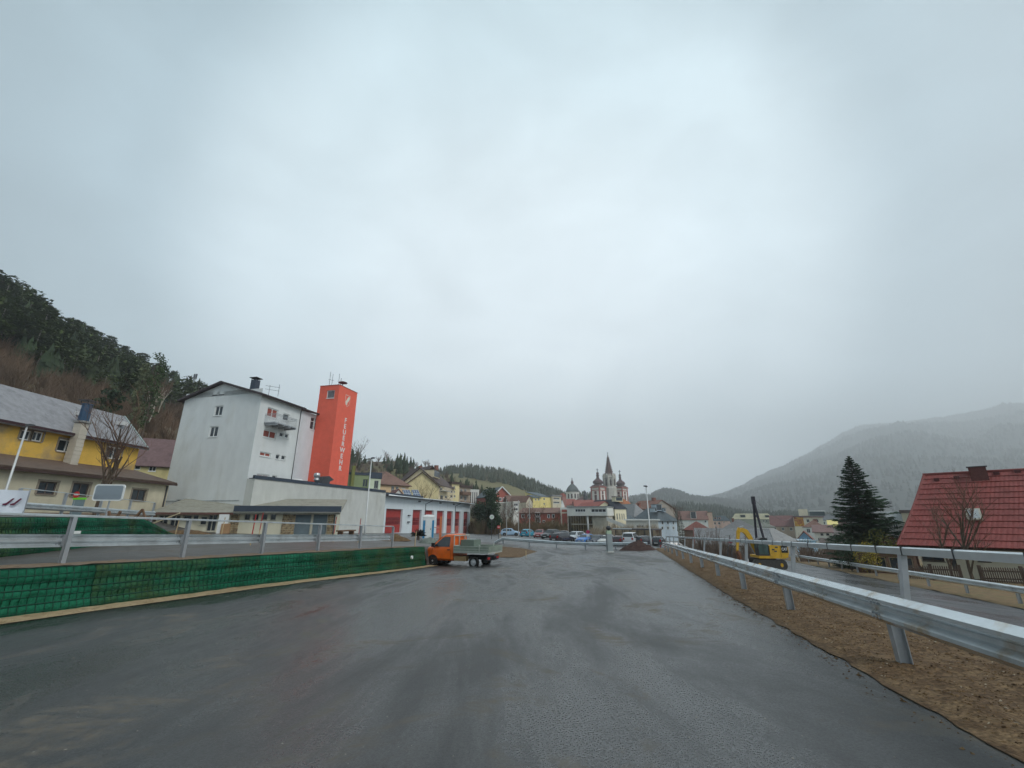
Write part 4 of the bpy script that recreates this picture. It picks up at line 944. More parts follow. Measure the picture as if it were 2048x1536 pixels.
g = hp('flat_white_building', 'long flat white building with sloping ramp wall behind the canopy', 1252, 1316, 112, 110, 10, 1075, 1041, 1038.5, 'flat', plaster('flat_white', (0.659, 0.634, 0.573), .7), WHW, over=.5, wins={'f': [(1272, 1050, 1288, 1055), (1291, 1050, 1295, 1055)]}, sty='3', cat='building')
mb = MB(); mb.prism([(-4.5, -.3 + 4.2), (-4.5, 4.8), (2.2, 2.0), (2.2, .9)], -2.5, -2.2, 'y'); mb.build('ramp', CONC, g)
c1 = P(1226, 1058, 92); c2 = P(1304, 1062, 86)
g = thing('canopy', 'thin flat-roofed carport with slender dark posts behind the cars', 'canopy', (c1.x, c1.y, -2.3), math.atan2(c2.y - c1.y, c2.x - c1.x))
Lc = (c2.xy - c1.xy).length; ch_ = c1.z + 2.3
mb = MB(); mb.box(0, Lc, 0, 4, ch_ - .1, ch_ + .15); mb.build('roof', mat('canopy_dark', (.09, .08, .08), .6), g); mb = MB(); mb.box(0, Lc * .5, -.06, .0, ch_ + .0, ch_ + .2); mb.build('fascia', WHITE, g)
for i in range(6):
    for y in (.4, 3.6):
        mb = MB(); mb.bar((Lc * (i + .2) / 5.4, y, 0), (Lc * (i + .2) / 5.4, y, ch_ - .1), .1); mb.build('post', DARK, g)
hp('brown_fence_wall', 'dark brown board wall between the canopy and the blue mansion', 1302, 1322, 100, 99, .3, 1080, 1060, 1059.5, 'flat', DKW, DKW, over=.02, cat='wall')
hp('blue_mansion', 'pale blue house with slate mansard roof and white triple dormer', 1314, 1353, 150, 153, 13, 1072, 1039, 1016, 'hip', PALEB, SLBLUE, over=.6,
   wins={'f': [(1323, 1042, 1327, 1049), (1334, 1042, 1338, 1049), (1345, 1042, 1349, 1049), (1323, 1053, 1327, 1059), (1334, 1053, 1338, 1059), (1345, 1053, 1349, 1059)]}, sur=WHITE, dormers=((1.6 + 1.0, 1.6, 8.0, 2.4, 2.0, 2.5), (.9, 1.2, 7.6, .9, 1.2, 2.5), (4.6, 1.2, 7.6, .9, 1.2, 2.5)))
hp('grey_gable_house', 'big grey-brown gable house towering behind the slate mansard', 1300, 1349, 172, 176, 14, 1045, 1017, 999.5, 'gy', plaster('old_grey', (0.366, 0.317, 0.268), .6), roofm('rust_roof', (.2, .09, .06)), over=.4, wins={'f': [(1317, 1007, 1320, 1011)]}, chim=((6, 5, 1.2, 1.0), (9, 9, 1, .5)))
hp('brown_dormer_house', 'white house with brown tiled roof and one tall white dormer', 1358, 1415, 172, 178, 10, 1058, 1038, 1022, 'gx', WHW, roofm('brown_pantile', (.21, .12, .1)), over=.4, wins={'f': [(1409, 1041, 1413, 1045)]}, dormers=((5.2, .3, 3.6, 2.0, 2.6, 3),))
hp('party_wall_house', 'pale pink party wall stepping above the brown pantile roof', 1414, 1424, 170, 172, 10, 1060, 1025, 1024, 'flat', plaster('party_wall', (0.61, 0.439, 0.342)), BRROOF, over=.1, cat='building')
hp('red_hip_house', 'low house with dark red hipped roof behind the bare shrubs', 1368, 1420, 130, 132, 9, 1075, 1058, 1042, 'hip', DKW, roofm('oxblood_roof', (.2, .075, .06)), over=.5)
hp('pink_house', 'pink house with grey mansard dormers right of the party wall', 1424, 1460, 205, 208, 10, 1060, 1041, 1031.5, 'mans', PINKW, SLBLUE, over=.2, wins={'f': [(1428, 1044.5, 1432, 1049), (1436, 1044.5, 1441, 1049), (1447, 1043, 1449, 1046), (1430, 1053, 1434, 1057)]}, fm=WHITE, dormers=((1.4, .4, 4.2, 1, 1.2, 1), (3.2, .4, 4.2, 1, 1.2, 1)))
hp('cream_mansard_hotel', 'large hotel with cream curved mansard roof and arched dormers', 1464, 1546, 250, 255, 14, 1062, 1038, 1027, 'mans', plaster('grey_green', (0.366, 0.39, 0.329)), CRROOF, over=.3, wins={'f': [(1526, 1040, 1529, 1044), (1532, 1040, 1535, 1044), (1539, 1040, 1542, 1044)]}, dormers=((5.5, .4, 6.7, 2.6, 1.6, 1.2), (12, .4, 6.7, 2.6, 1.6, 1.2), (17, .4, 6.7, 2, 1.4, 1.2)))
hp('grey_roof_house', 'grey tiled roof house in front of the cream mansard hotel', 1446, 1512, 190, 192, 16, 1070, 1056, 1038, 'hip', WHW, roofm('ash_roof', (.17, .17, .175)), over=.3, chim=((4, 5, .9, .3),))
hp('green_sheet_house', 'low grey-green roof right of the dark mast', 1508, 1548, 170, 172, 9, 1066, 1053, 1045, 'hip', WHW, roofm('moss_roof', (.19, .2, .17)), over=.3)
hp('wine_roof_house', 'wide house with wine brown roof and a row of roof lights', 1542, 1588, 205, 207, 12, 1066, 1051.5, 1031, 'gx', plaster('sand', (0.488, 0.39, 0.305)), roofm('wine_roof', (.17, .085, .08)), over=.4, dormers=((4.0, 1.2, 3.2, .4, .3, .4), (5.0, 1.2, 3.2, .4, .3, .4), (6.6, 1.2, 3.2, .4, .3, .4)))
# mural block
g = hp('mural_block', 'cream block with orange and yellow wall painting and roof boxes', 1586, 1645, 195, 199, 12, 1066, 1034.5, 1033, 'flat', plaster('mural_cream', (0.708, 0.659, 0.537)), roofm('maroon_edge', (.17, .05, .06)), over=.6, cat='building', wins={'f': rowz(4.6, 12.0, 3, (4.2, 1.4), 1.1, 1.3)})
mm = bpy.data.materials.new('mural_print'); mm.use_nodes = True; t_ = mm.node_tree; b_ = t_.nodes['Principled BSDF']; b_.inputs['Roughness'].default_value = .8
tcn = t_.nodes.new('ShaderNodeTexCoord'); nn = t_.nodes.new('ShaderNodeTexNoise'); nn.inputs['Scale'].default_value = .9; nn.inputs['Distortion'].default_value = 1.2; rr_ = t_.nodes.new('ShaderNodeValToRGB')
t_.links.new(tcn.outputs['Object'], nn.inputs[0]); t_.links.new(nn.outputs['Fac'], rr_.inputs[0]); t_.links.new(rr_.outputs[0], b_.inputs[0])
rr_.color_ramp.elements[0].position = .35; rr_.color_ramp.elements[0].color = (.3, .07, .03, 1); rr_.color_ramp.elements[1].position = .65; rr_.color_ramp.elements[1].color = (.6, .4, .04, 1)
e = rr_.color_ramp.elements.new(.5); e.color = (.5, .2, .04, 1)
mb = MB(); mb.box(.2, 3.6, -.08, -.01, 2.6, 6.3); mb.build('wall_painting', mm, g)
mb = MB(); mb.box(2.3, 5.6, .5, 5, 6.9, 9.6); mb.build('roof_box', plaster('roofbox_cream', (0.732, 0.671, 0.512)), g)
mb = MB(); mb.box(6.2, 11.5, .3, 6, 6.9, 8.6); o_ = mb.build('roof_glazing', mat('dark_teal_glass', (.02, .05, .06), .12, spec=.7), g); mb = MB(); mb.box(6.0, 11.8, .1, 6.2, 8.6, 9.0); mb.build('glazing_roof', WHITE, o_)
hp('maroon_gable_house', 'brown gabled roof house in front of the mural block', 1606, 1650, 150, 152, 11, 1072, 1053, 1040, 'hip', WHW, BRROOF, over=.3, chim=((3.6, 4, 1.1, .3),))
hp('white_brown_house', 'white house with broad brown roof and two rows of small windows', 1628, 1663, 118, 121, 10, 1092, 1063, 1049.5, 'gx', plaster('chalk', (0.732, 0.695, 0.61)), roofm('cocoa_roof', (.2, .12, .11)), over=.45, wins={'f': [(1640.5, 1066.5, 1647, 1071), (1652, 1066.5, 1659, 1071), (1636, 1076, 1639, 1081), (1643, 1076, 1649.5, 1080.5)]}, fm=mat('brown_frame', (.14, .09, .07), .7))
hp('blue_house', 'sky blue house with red-brown roof beside the long grey hall', 1594, 1626, 95, 97, 8, 1110, 1078, 1062, 'gy', BLUEW, roofm('russet_roof', (.2, .09, .07)), over=.5, wins={'f': [(1605.5, 1073, 1610, 1077)]}, sty='n')
hp('blue_glass_shed', 'low bright blue glazed shed behind the second guard rail', 1592, 1632, 84, 85, 6, 1118, 1082, 1080, 'flat', plaster('shed_blue', (0.342, 0.549, 0.708), .7), mat('shed_roof', (.3, .4, .46), .4), over=.2, wins={'f': [(1600, 1094, 1606, 1108), (1608, 1094, 1614, 1108), (1616, 1094, 1624, 1108)]}, cat='shed')
hp('taupe_roof_house', 'house with broad grey-brown roof right of the chalk white house', 1659, 1712, 128, 131, 12, 1090, 1073, 1056, 'gx', DKW, roofm('taupe_roof', (.15, .125, .115)), over=.4)
hp('low_brown_sheds', 'long low dark brown shed roof below the taupe roof', 1642, 1705, 95, 98, 8, 1105, 1087, 1076, 'gx', DKW, roofm('umber_roof', (.1, .075, .065)), over=.3, cat='shed')
hp('small_yellow_house', 'small yellow house seen left of the spruce', 1655, 1676, 172, 174, 8, 1062, 1049, 1040, 'gx', YELW, YELW, over=.1, wins={'f': [(1663, 1050, 1667, 1055)]})
hp('grey_far_house', 'dark slate roof above the small yellow house', 1640, 1672, 215, 217, 10, 1058, 1040, 1029, 'gx', WHW, roofm('slate_far', (.13, .14, .15)), over=.3)
hp('rust_far_house', 'rust brown roof half hidden by the left side of the spruce', 1670, 1702, 190, 192, 10, 1062, 1052, 1034, 'hip', WHW, roofm('rust_far', (.17, .1, .09)), over=.3)
hp('teal_roof_house', 'pale teal roof peeping through the spruce branches', 1672, 1700, 150, 152, 8, 1070, 1060, 1052, 'gy', WHW, roofm('teal_far', (.3, .36, .36)), over=.3)
hp('round_grey_house', 'grey house with pale roof between the spruce and the red roof', 1776, 1806, 120, 121, 8, 1085, 1042, 1023, 'gx', plaster('grey_far', (0.305, 0.305, 0.293)), roofm('pale_far', (.3, .32, .32)), over=.3)
hp('beige_far_house', 'beige house with flat eaves behind the left verge of the red roof', 1802, 1830, 115, 116, 8, 1090, 1026, 1020, 'flat', plaster('beige_far', (0.488, 0.439, 0.329)), DKROOF, over=.3)
# long grey hall with two roof sections
g = hp('grey_hall', 'long hall with ribbed pale grey roof behind the excavator', 1396, 1545, 76, 72, 8, 1125, 1088, 1056.5, 'gx', plaster('hall_boards', (0.488, 0.5, 0.488), .75), GRROOF, over=.4, cat='hall', wins={'f': rowz(1, 13, 6, (.4,), .8, 1.0)})
p0, p1 = P(1396, 1088, 76), P(1545, 1088, 72); ww = (p1.xy - p0.xy).length; h_ = (p0.z + p1.z) / 2 - zat(1125, 74); r_ = zat(1056.5, 78) - zat(1125, 74)
for i in range(36):
    x = -.35 + (ww + .7) * i / 35; k = (r_ - h_) / 4; mb = MB(); mb.bar((x, -.4, h_ - .4 * k + .03), (x, 4, r_ + .03), .05, .05); mb.build('roof_seam', GRROOF, g)
mb = MB(); mb.slab([(-.55, -.45, h_ - .45 * (r_ - h_) / 4 + .05), (-.4, -.45, h_ - .45 * (r_ - h_) / 4 + .05), (-.4, 4, r_ + .06), (-.55, 4, r_ + .06)], .25); mb.build('verge_board', roofm('verge_red', (.16, .06, .05)), g)
hp('grey_hall_end', 'separate ribbed grey roof section right of the excavator boom', 1548, 1592, 74, 76, 8, 1125, 1081, 1056.5, 'gx', plaster('hall_boards2', (0.329, 0.342, 0.342), .75), roofm('grey_sheet_warm', (.27, .265, .26)), over=.35, cat='hall', wins={'f': [(1556, 1090, 1572, 1110, 'd')]})

# ------------------------------------------------------------------ the red-roofed house on the right, tile courses built
RTILE = mat('red_metal_tile', (.25, .06, .052), .55, .22, 1.6, .15, 20, col2=(.19, .052, .046), c2sc=.6, c2lo=.45, c2hi=.8)
E0 = P(1806, 1087, 40); E1 = Vector((E0.x + 11.3, E0.y - 11.5, E0.z)); hdir = (E1 - E0).xy.normalized()
zg = -3.2; zev = E0.z; rdz = zat(955, 44.6)
rh = house('red_roof_house', 'low cream house under a huge red tiled roof behind the picket fence', E0.xy + hdir * .9 + Vector((-hdir.y, hdir.x)) * .5, E1.xy + Vector((-hdir.y, hdir.x)) * .5, 9.4, zg, zev + .1, zev + .4, 'flat', plaster('cream_low', (0.61, 0.561, 0.439), .7), DKROOF, over=-.2,
           wins={'f': [(1838, 1106, 1886, 1123), (1897, 1106, 1918, 1143, 'd'), (1952, 1108, 1982, 1124)]}, fm=mat('dark_wood', (.045, .03, .025), .7))
Wd = (E1 - E0).xy.length; rise = rdz - zev; run = 5.0
rf = thing('x', 'x', 'x'); bpy.data.objects.remove(rf)
ncs = 13
# courses in the local frame of the house (origin shifted: house starts .9 m in, .5 m back)
def rp(x, t):   # x along, t 0 eave .. 1 ridge ; slight flare at the eave
    zz = rise * (t ** 1.0) ; fl = .35 * (1 - t) ** 6
    left = -.9 - .35 * (1 - t) ** 3 + 2.3 * t
    return Vector((x, -.9 + (run + .4) * t - fl, zev - zg + zz - .12 * (1 - t) ** 6)), left
for i in range(ncs):
    t0, t1 = i / ncs, (i + 1.12) / ncs
    mb = MB(); a, l0 = rp(0, t0); b, l1 = rp(0, min(t1, 1.0)); nvec = Vector((0, -(b.z - a.z), b.y - a.y)).normalized()
    nx = 120; vs = []
    for k in range(nx + 1):
        wv = .022 * abs(math.sin(math.pi * k * .5))
        for (p, lft, lift) in ((a, l0, .07), (b, l1, .0)):
            x = lerp(lft, Wd + .6, k / nx); vs.append(Vector((x, p.y, p.z)) + nvec * (lift + wv))
        x = lerp(l0, Wd + .6, k / nx); vs.append(Vector((x, a.y, a.z)) + nvec * .0)
    fs_ = []
    for k in range(nx): o_ = k * 3; fs_ += [(o_, o_ + 3, o_ + 4, o_ + 1), (o_ + 2, o_ + 5, o_ + 3, o_)]
    mb.add(vs, fs_); mb.build('tile_course', RTILE, rh, fix=False)
a, l0 = rp(0, 0); b, l1 = rp(0, 1)
mb = MB(); mb.slab([(l0 + .2, a.y + .5, a.z - .1), (Wd + .6, a.y + .5, a.z - .1), (Wd + .6, b.y + .1, b.z - .1), (l1 + .1, b.y + .1, b.z - .1)], .12)
mb.slab([(l0 + .25, a.y + .3, a.z - .12), (l0 + .25, 2 * b.y - a.y, a.z), (l1 + .05, b.y, b.z - .08)], .1); mb.slab([(l0, 2 * b.y - a.y, a.z), (Wd + .6, 2 * b.y - a.y, a.z), (Wd + .6, b.y, b.z - .02), (l1, b.y, b.z - .02)], .12); mb.build('roof_deck', DKROOF, rh)
mb = MB(); pts = [(rp(0, t / 8)[1], rp(0, t / 8)[0].y, rp(0, t / 8)[0].z) for t in range(9)]; mb.tube(pts, .11, 6); mb.build('verge_tiles', RTILE, rh)
mb = MB(); mb.tube([(l1 - .1, b.y, b.z + .03), (Wd + .6, b.y, b.z + .03)], .12, 8); mb.build('ridge_cap', RTILE, rh, sm=True)
mb = MB(); mb.quad((l0 + .4, 0, 0), (l0 + .4, 2 * b.y - .5, 0), (l0 + .4, 2 * b.y - .5, a.z), (l0 + .4, 0, a.z)); mb.build('gable_wall', plaster('gable_red', (0.293, 0.11, 0.0854)), rh, fix=False)
# chimney, roof window, snow guards
cxl = onwall(1940, 945, E0.xy, hdir)[0] * 1.1 - .9
mb = MB(); mb.box(cxl - .55, cxl + .55, b.y - .8, b.y - .1, b.z - 1.2, b.z + .4); c_ = mb.build('chimney', mat('dark_brick', (.13, .05, .045), .9, .3, 9), rh); mb = MB(); mb.box(cxl - .65, cxl + .65, b.y - .9, b.y, b.z + .4, b.z + .47); mb.build('cap', DARK, c_)
def on_roof(u, v):
    # ray with the front roof plane (local frame via world points)
    O = Vector(rh.location); ux = Vector((hdir.x, hdir.y, 0)); uy = Vector((-hdir.y, hdir.x, 0))
    p = O + uy * a.y + Vector((0, 0, a.z)); s_ = uy * (b.y - a.y) + Vector((0, 0, b.z - a.z)); n_ = ux.cross(s_)
    c = (768 - v) / F; r = Vector(((u - 1024) / F, CT - c * ST, ST + c * CT)); cm = Vector((0, 0, H))
    t = (p - cm).dot(n_) / r.dot(n_); hit = cm + r * t; d = hit - O
    return d.dot(ux), d.dot(uy), d.z
x, y, z = on_roof(1948, 1031); nv = Vector((0, -(b.z - a.z), b.y - a.y)).normalized(); sv = Vector((0, b.y - a.y, b.z - a.z)).normalized()
for nm, hw, hh_, l0_, l1_, mt in (('roof_window', .45, .6, .1, .2, mat('rooflight_frame', (.45, .42, .34), .5)), ('pane', .33, .48, .19, .215, mat('rooflight_glass', (.4, .43, .44), .1, .1, 2, spec=.7))):
    mb = MB(); c0 = Vector((x, y, z)); vs = [c0 + Vector((sx * hw, 0, 0)) + sv * sy * hh_ + nv * l for l in (l0_, l1_) for sy in (-1, 1) for sx in (-1, 1)]
    mb.add(vs, [(0, 2, 3, 1), (4, 5, 7, 6), (0, 1, 5, 4), (2, 6, 7, 3), (0, 4, 6, 2), (1, 3, 7, 5)])
    if nm == 'roof_window': par = mb.build(nm, mt, rh)
    else: mb.build(nm, mt, par)
for u in (1874, 1914, 1994, 2036):
    x, y, z = on_roof(u, 962 - (u - 1874) * .1); mb = MB(); mb.box(x - .18, x + .18, y - .12, y + .12, z + .02, z + .26); mb.build('vent_tile', mat('vent_dark', (.1, .03, .03), .6), rh)
# picket fence
FW = mat('fence_wood', (.1, .07, .055), .9, .35, 4, .3, 20)
f0, f1 = P(1800, 1135, 34.5), P(2080, 1148, 32.0); fdv = (f1 - f0).xy; fl = fdv.length; fdv.normalize()
fe = thing('picket_fence', 'weathered brown picket fence in front of the red-roofed house', 'fence', (f0.x, f0.y, -2.95), math.atan2(fdv.y, fdv.x))
pm_ = MB(); pm_.box(-.035, .035, -.012, .012, .12, 1.05); pm_.add([(-.035, -.012, 1.05), (.035, -.012, 1.05), (.035, .012, 1.05), (-.035, .012, 1.05), (0, 0, 1.12)], [(0, 1, 4), (1, 2, 4), (2, 3, 4), (3, 0, 4)])
pk = pm_.build('picket', FW, fe, loc=(0, 0, 0)); n = int(fl / .125)
for i in range(1, n):
    x = i * .125
    if 3.55 < x < 4.6: continue
    link('picket', pk.data, fe, (x, 0, random.uniform(-.02, .02)))
for z in (.32, .8):
    mb = MB(); mb.box(0, 3.5, .015, .06, z, z + .09); mb.box(4.65, fl, .015, .06, z, z + .09); mb.build('rail', FW, fe)
for x in (0, 1.85, 3.5, 4.65, 6.9, 7.7, 9.6, 11.4):
    if x < fl: mb = MB(); mb.box(x - .08, x + .08, .06, .22, -.3, 1.2); mb.build('post', FW, fe)
# dark timber yard wall left of the fence
hp('timber_wood_store', 'dark slatted wood store with pale posts beneath the spruce', 1715, 1830, 40, 38.5, 1.0, 1150, 1108, 1107, 'flat', DKW, DKROOF, over=.1, cat='wood store', wins={'f': rowz(.3, 4.6, 5, (.3,), .7, 1.1)}, sty='n', fm=mat('pale_post', (.3, .24, .17), .8))

# ------------------------------------------------------------------ the basilica
BY = 420.0
WHS = plaster('basilica_white', (.82, .8, .74), .8); RDS = plaster('basilica_red', (0.403, 0.122, 0.0976), .8); ONI = mat('onion_copper', (.09, .045, .05), .55, .2, .3); GOTH = plaster('gothic_stone', (0.512, 0.488, 0.439), .55, .25)
SPI = roofm('spire_tile', (.11, .055, .05)); SLD = roofm('dome_slate', (.1, .12, .12), .2, .4)
bb = P(1210, 1005, BY); zb = -6.0
ba = thing('basilica', 'pilgrimage church with gothic central spire, two onion towers and domed chapel', 'church', (0, 0, 0))
def px2(u, v, Y=BY): return P(u, v, Y)
def onion_tower(uc, vtop_body, halfw, voni, vball, vcross, Y):
    c = px2(uc, vtop_body, Y); zt = c.z; a = math.pi / 4
    def ring(hw): return [(hw * math.cos(a + i * math.pi / 2), hw * math.sin(a + i * math.pi / 2)) for i in range(4)]
    R = Matrix.Translation((c.x, c.y, 0)) @ Matrix.Rotation(rad(43), 4, 'Z')
    hw = halfw
    mb = MB(); mb.box(-hw, hw, -hw, hw, zb, zt, R); body = mb.build('tower', WHS, ba)
    for sx in (-1, 1):
        for sy in (-1, 1): mb = MB(); mb.box(sx * hw - .55, sx * hw + .5, sy * hw - .55, sy * hw + .5, zb, zt - .02, R); mb.build('corner_pilaster', RDS, body)
    mb = MB(); mb.box(-hw - .5, hw + .5, -hw - .5, hw + .5, zt - 2.7, zt - 2.1, R); mb.build('cornice', RDS, body)
    mb = MB(); mb.box(-hw - 1.1, hw + 1.1, -hw - 1.1, hw + 1.1, zt, zt + .7, R); mb.build('cornice', RDS, body)
    for (ax_, ay) in ((0, -1), (-1, 0)):
        for (z0, z1, w_) in ((zt - 13.5, zt - 6.8, 1.25), (zt - 5.8, zt - 3.6, 1.1)):
            m2 = MB()
            M = R @ Matrix.Rotation(0 if ax_ == 0 else -math.pi / 2, 4, 'Z')
            m2.box(-w_ - .15, w_ + .15, -hw - .14, -hw - .02, z0 - .2, z1 + .3, M); fr = m2.build('window', RDS, body)
            m2 = MB(); m2.box(-w_, w_, -hw - .22, -hw - .15, z0, z1, M); m2.build('louvre', mat('louvre_brown', (.12, .05, .045), .7), fr)
    zo = px2(uc, voni, Y).z; zbl = px2(uc, vball, Y).z; zc = px2(uc, vcross, Y).z
    s2 = math.sqrt(2); r0 = (hw + 1.0) * s2
    mb = MB(); mb.lathe([(r0, zt + .7), (r0 * .82, zt + 1.5), (r0 * .62, zt + 2.6)], 4, (c.x, c.y, 0), ph=rad(43) + math.pi / 4); mb.build('skirt_roof', SPI, body)
    zk = zt + 2.4; R1 = hw * .98; dz = zbl - zk
    prof = [(R1 * .75, zk), (R1 * .8, zk + dz * .06), (R1 * 1.05, zk + dz * .14), (R1 * 1.12, zk + dz * .24), (R1 * 1.0, zk + dz * .33), (R1 * .72, zk + dz * .42), (R1 * .45, zk + dz * .5), (R1 * .3, zk + dz * .6), (R1 * .26, zk + dz * .78), (R1 * .36, zk + dz * .8), (R1 * .36, zk + dz * .84), (R1 * .16, zk + dz * .88), (R1 * .32, zk + dz * .95), (R1 * .3, zk + dz * 1.02), (.3, zk + dz * 1.08)]
    mb = MB(); mb.lathe(prof, 12, (c.x, c.y, 0)); mb.build('onion_dome', ONI, body, sm=True)
    mb = MB(); mb.bar((c.x, c.y, zbl), (c.x, c.y, zc), .5); mb.bar((c.x - 1.1, c.y, lerp(zbl, zc, .7)), (c.x + 1.1, c.y, lerp(zbl, zc, .7)), .4); mb.build('cross', DARK, body)
onion_tower(1196.5, 975.5, 4.6, 957, 946, 937, BY)
onion_tower(1241.5, 977, 4.3, 960, 950, 940, BY + 26)
# central gothic tower
c = px2(1218, 950, BY + 8); cx, cyy = c.x, c.y; z0 = px2(1214, 947, BY + 8).z; ztip = px2(1210.8, 909, BY + 8).z
hwb = 12.5 / 910 * (BY + 8)
mb = MB(); mb.lathe([(hwb * 1.12, zb), (hwb * 1.1, px2(0, 975, BY).z), (hwb * 1.0, px2(0, 973, BY).z), (hwb * .94, px2(0, 956, BY).z)], 8, (cx, cyy, 0), ph=math.pi / 8); gt = mb.build('tower', GOTH, ba)
zs = px2(0, 956, BY + 8).z
mb = MB(); mb.lathe([(hwb * .8, zs), (hwb * .62, zs + (ztip - zs) * .2), (hwb * .3, zs + (ztip - zs) * .62), (.25, ztip)], 8, (cx, cyy, 0), ph=math.pi / 8); so_ = mb.build('spire', SPI, gt)
mb = MB()
for k in range(8):
    a = math.pi / 8 + k * math.pi / 4
    for j in range(1, 11):
        t = j / 12; r = hwb * lerp(.8, .02, t ** .9) + .25; zz = lerp(zs, ztip, t); mb.box(cx + math.cos(a) * r - .3, cx + math.cos(a) * r + .3, cyy + math.sin(a) * r - .3, cyy + math.sin(a) * r + .3, zz, zz + .7)
mb.build('crockets', SPI, so_)['kind'] = 'stuff'
mb = MB(); mb.bar((cx, cyy, ztip), (cx, cyy, ztip + 2.2), .35); mb.bar((cx - .8, cyy, ztip + 1.4), (cx + .8, cyy, ztip + 1.4), .3); mb.build('cross', DARK, so_)
for k in range(8):
    a = math.pi / 8 + k * math.pi / 4; r = hwb * .97
    mb = MB(); mb.lathe([(.75, zs - 6), (.75, zs + 1.6), (.9, zs + 1.8), (.05, zs + 4.6)], 6, (cx + math.cos(a) * r, cyy + math.sin(a) * r, 0)); mb.build('pinnacle', GOTH, gt)
    a2 = a + math.pi / 8; r2 = hwb * .88; tx, ty = -math.sin(a2), math.cos(a2); nx_, ny_ = math.cos(a2), math.sin(a2)
    mb = MB(); pt_ = lambda s_, z, o=0: (cx + nx_ * (r2 + o) + tx * s_, cyy + ny_ * (r2 + o) + ty * s_, z)
    mb.add([pt_(-1.9, zs), pt_(1.9, zs), pt_(0, zs + 4.2), pt_(-1.9, zs, -.8), pt_(1.9, zs, -.8), pt_(0, zs + 4.2, -.8)], [(0, 1, 2), (5, 4, 3), (0, 3, 4, 1), (1, 4, 5, 2), (2, 5, 3, 0)]); mb.build('gablet', GOTH, gt)
    for (zz0, zz1) in ((zs - 7.5, zs - 1.2), (zs - 16, zs - 10.5)):
        mb = MB(); rr = hwb * .93 + .12; pq = lambda s_, z, o: (cx + nx_ * (rr + o) + tx * s_, cyy + ny_ * (rr + o) + ty * s_, z)
        po = [(-.7, zz0), (.7, zz0), (.7, zz1 - 1), (0, zz1), (-.7, zz1 - 1)]
        mb.add([pq(*p, .25) for p in po] + [pq(*p, -1.0) for p in po], [tuple(range(5))] + [(i, 5 + i, 5 + (i + 1) % 5, (i + 1) % 5) for i in range(5)]); mb.build('lancet_window', mat('lancet_dark', (.05, .04, .04), .6), gt)
# nave roofs, dome, turret
def broof(u0, u1, ve, vr, Y, depth, wm, rm, kind='gx'):
    p0 = px2(u0, ve, Y); p1 = px2(u1, ve, Y); W = (p1 - p0).xy.length; ze = p0.z; zr = zat(vr, Y + depth / 2 * (kind != 'gy'))
    o = bpy.data.objects.new('nave', None); COL.objects.link(o); o.parent = ba; o.location = (p0.x, p0.y, zb)
    mb = MB(); wall_grid(mb, Vector((0, 0, 0)), Vector((1, 0, 0)), W, ze - zb, [], Vector((0, 1, 0))); wall_grid(mb, Vector((W, 0, 0)), Vector((0, 1, 0)), depth, ze - zb, [], Vector((-1, 0, 0))); wall_grid(mb, Vector((0, depth, 0)), Vector((0, -1, 0)), depth, ze - zb, [], Vector((1, 0, 0)))
    if kind == 'gy': mb.quad((0, 0, ze - zb), (W, 0, ze - zb), (W / 2, 0, zr - zb))
    mb.build('wall', wm, o); roof_mesh(kind, W, depth, ze - zb, zr - zb, .5).build('roof', rm, o); return o
broof(1126, 1152, 1010, 998, 370, 14, WHS, REDROOF); broof(1150, 1220, 1012, 1000, 360, 16, WHS, REDROOF); broof(1150, 1186, 1001, 993, 430, 20, WHS, SPI, 'hip'); broof(1240, 1262, 1010, 1003, 430, 16, WHS, RDS, 'gx')
c = px2(1145, 984, 440); r = 13.2 / 910 * 440
mb = MB(); mb.lathe([(r, zb), (r, c.z - .6), (r * 1.06, c.z - .5), (r * 1.06, c.z)], 20, (c.x, c.y, 0)); dr = mb.build('drum', WHS, ba)
zd = zat(968, 440); mb = MB(); mb.lathe([(r * 1.08, c.z), (r * .98, c.z + (zd - c.z) * .2), (r * .8, c.z + (zd - c.z) * .48), (r * .55, c.z + (zd - c.z) * .75), (r * .2, zd)], 20, (c.x, c.y, 0)); mb.build('dome', SLD, dr, sm=True)
zl = zat(962, 440); mb = MB(); mb.lathe([(r * .2, zd), (r * .2, zd + (zl - zd) * .6), (r * .26, zd + (zl - zd) * .62), (r * .1, zl), (.2, zat(955.5, 440))], 8, (c.x, c.y, 0)); mb.build('lantern', ONI, dr)
for a in (-105, -75, -45, -135):
    aa = rad(a); x, y = c.x + math.cos(aa) * (r + .1), c.y + math.sin(aa) * (r + .1); M = Matrix.Translation((x, y, 0)) @ Matrix.Rotation(aa + math.pi / 2, 4, 'Z'); mb = MB(); mb.box(-.75, .75, -.15, .3, c.z - 6.2, c.z - 2.0, M); mb.build('window', mat('drum_window', (.05, .035, .04), .4), dr)
c = px2(1171, 997, 400); mb = MB(); mb.lathe([(1.8, c.z - 8), (1.8, c.z + 2), (2.3, c.z + 2.3), (1.2, c.z + 4), (1.3, c.z + 5), (.2, zat(982, 400))], 8, (c.x, c.y, 0)); mb.build('roof_turret', mat('turret_slate', (.05, .055, .065), .6), ba)
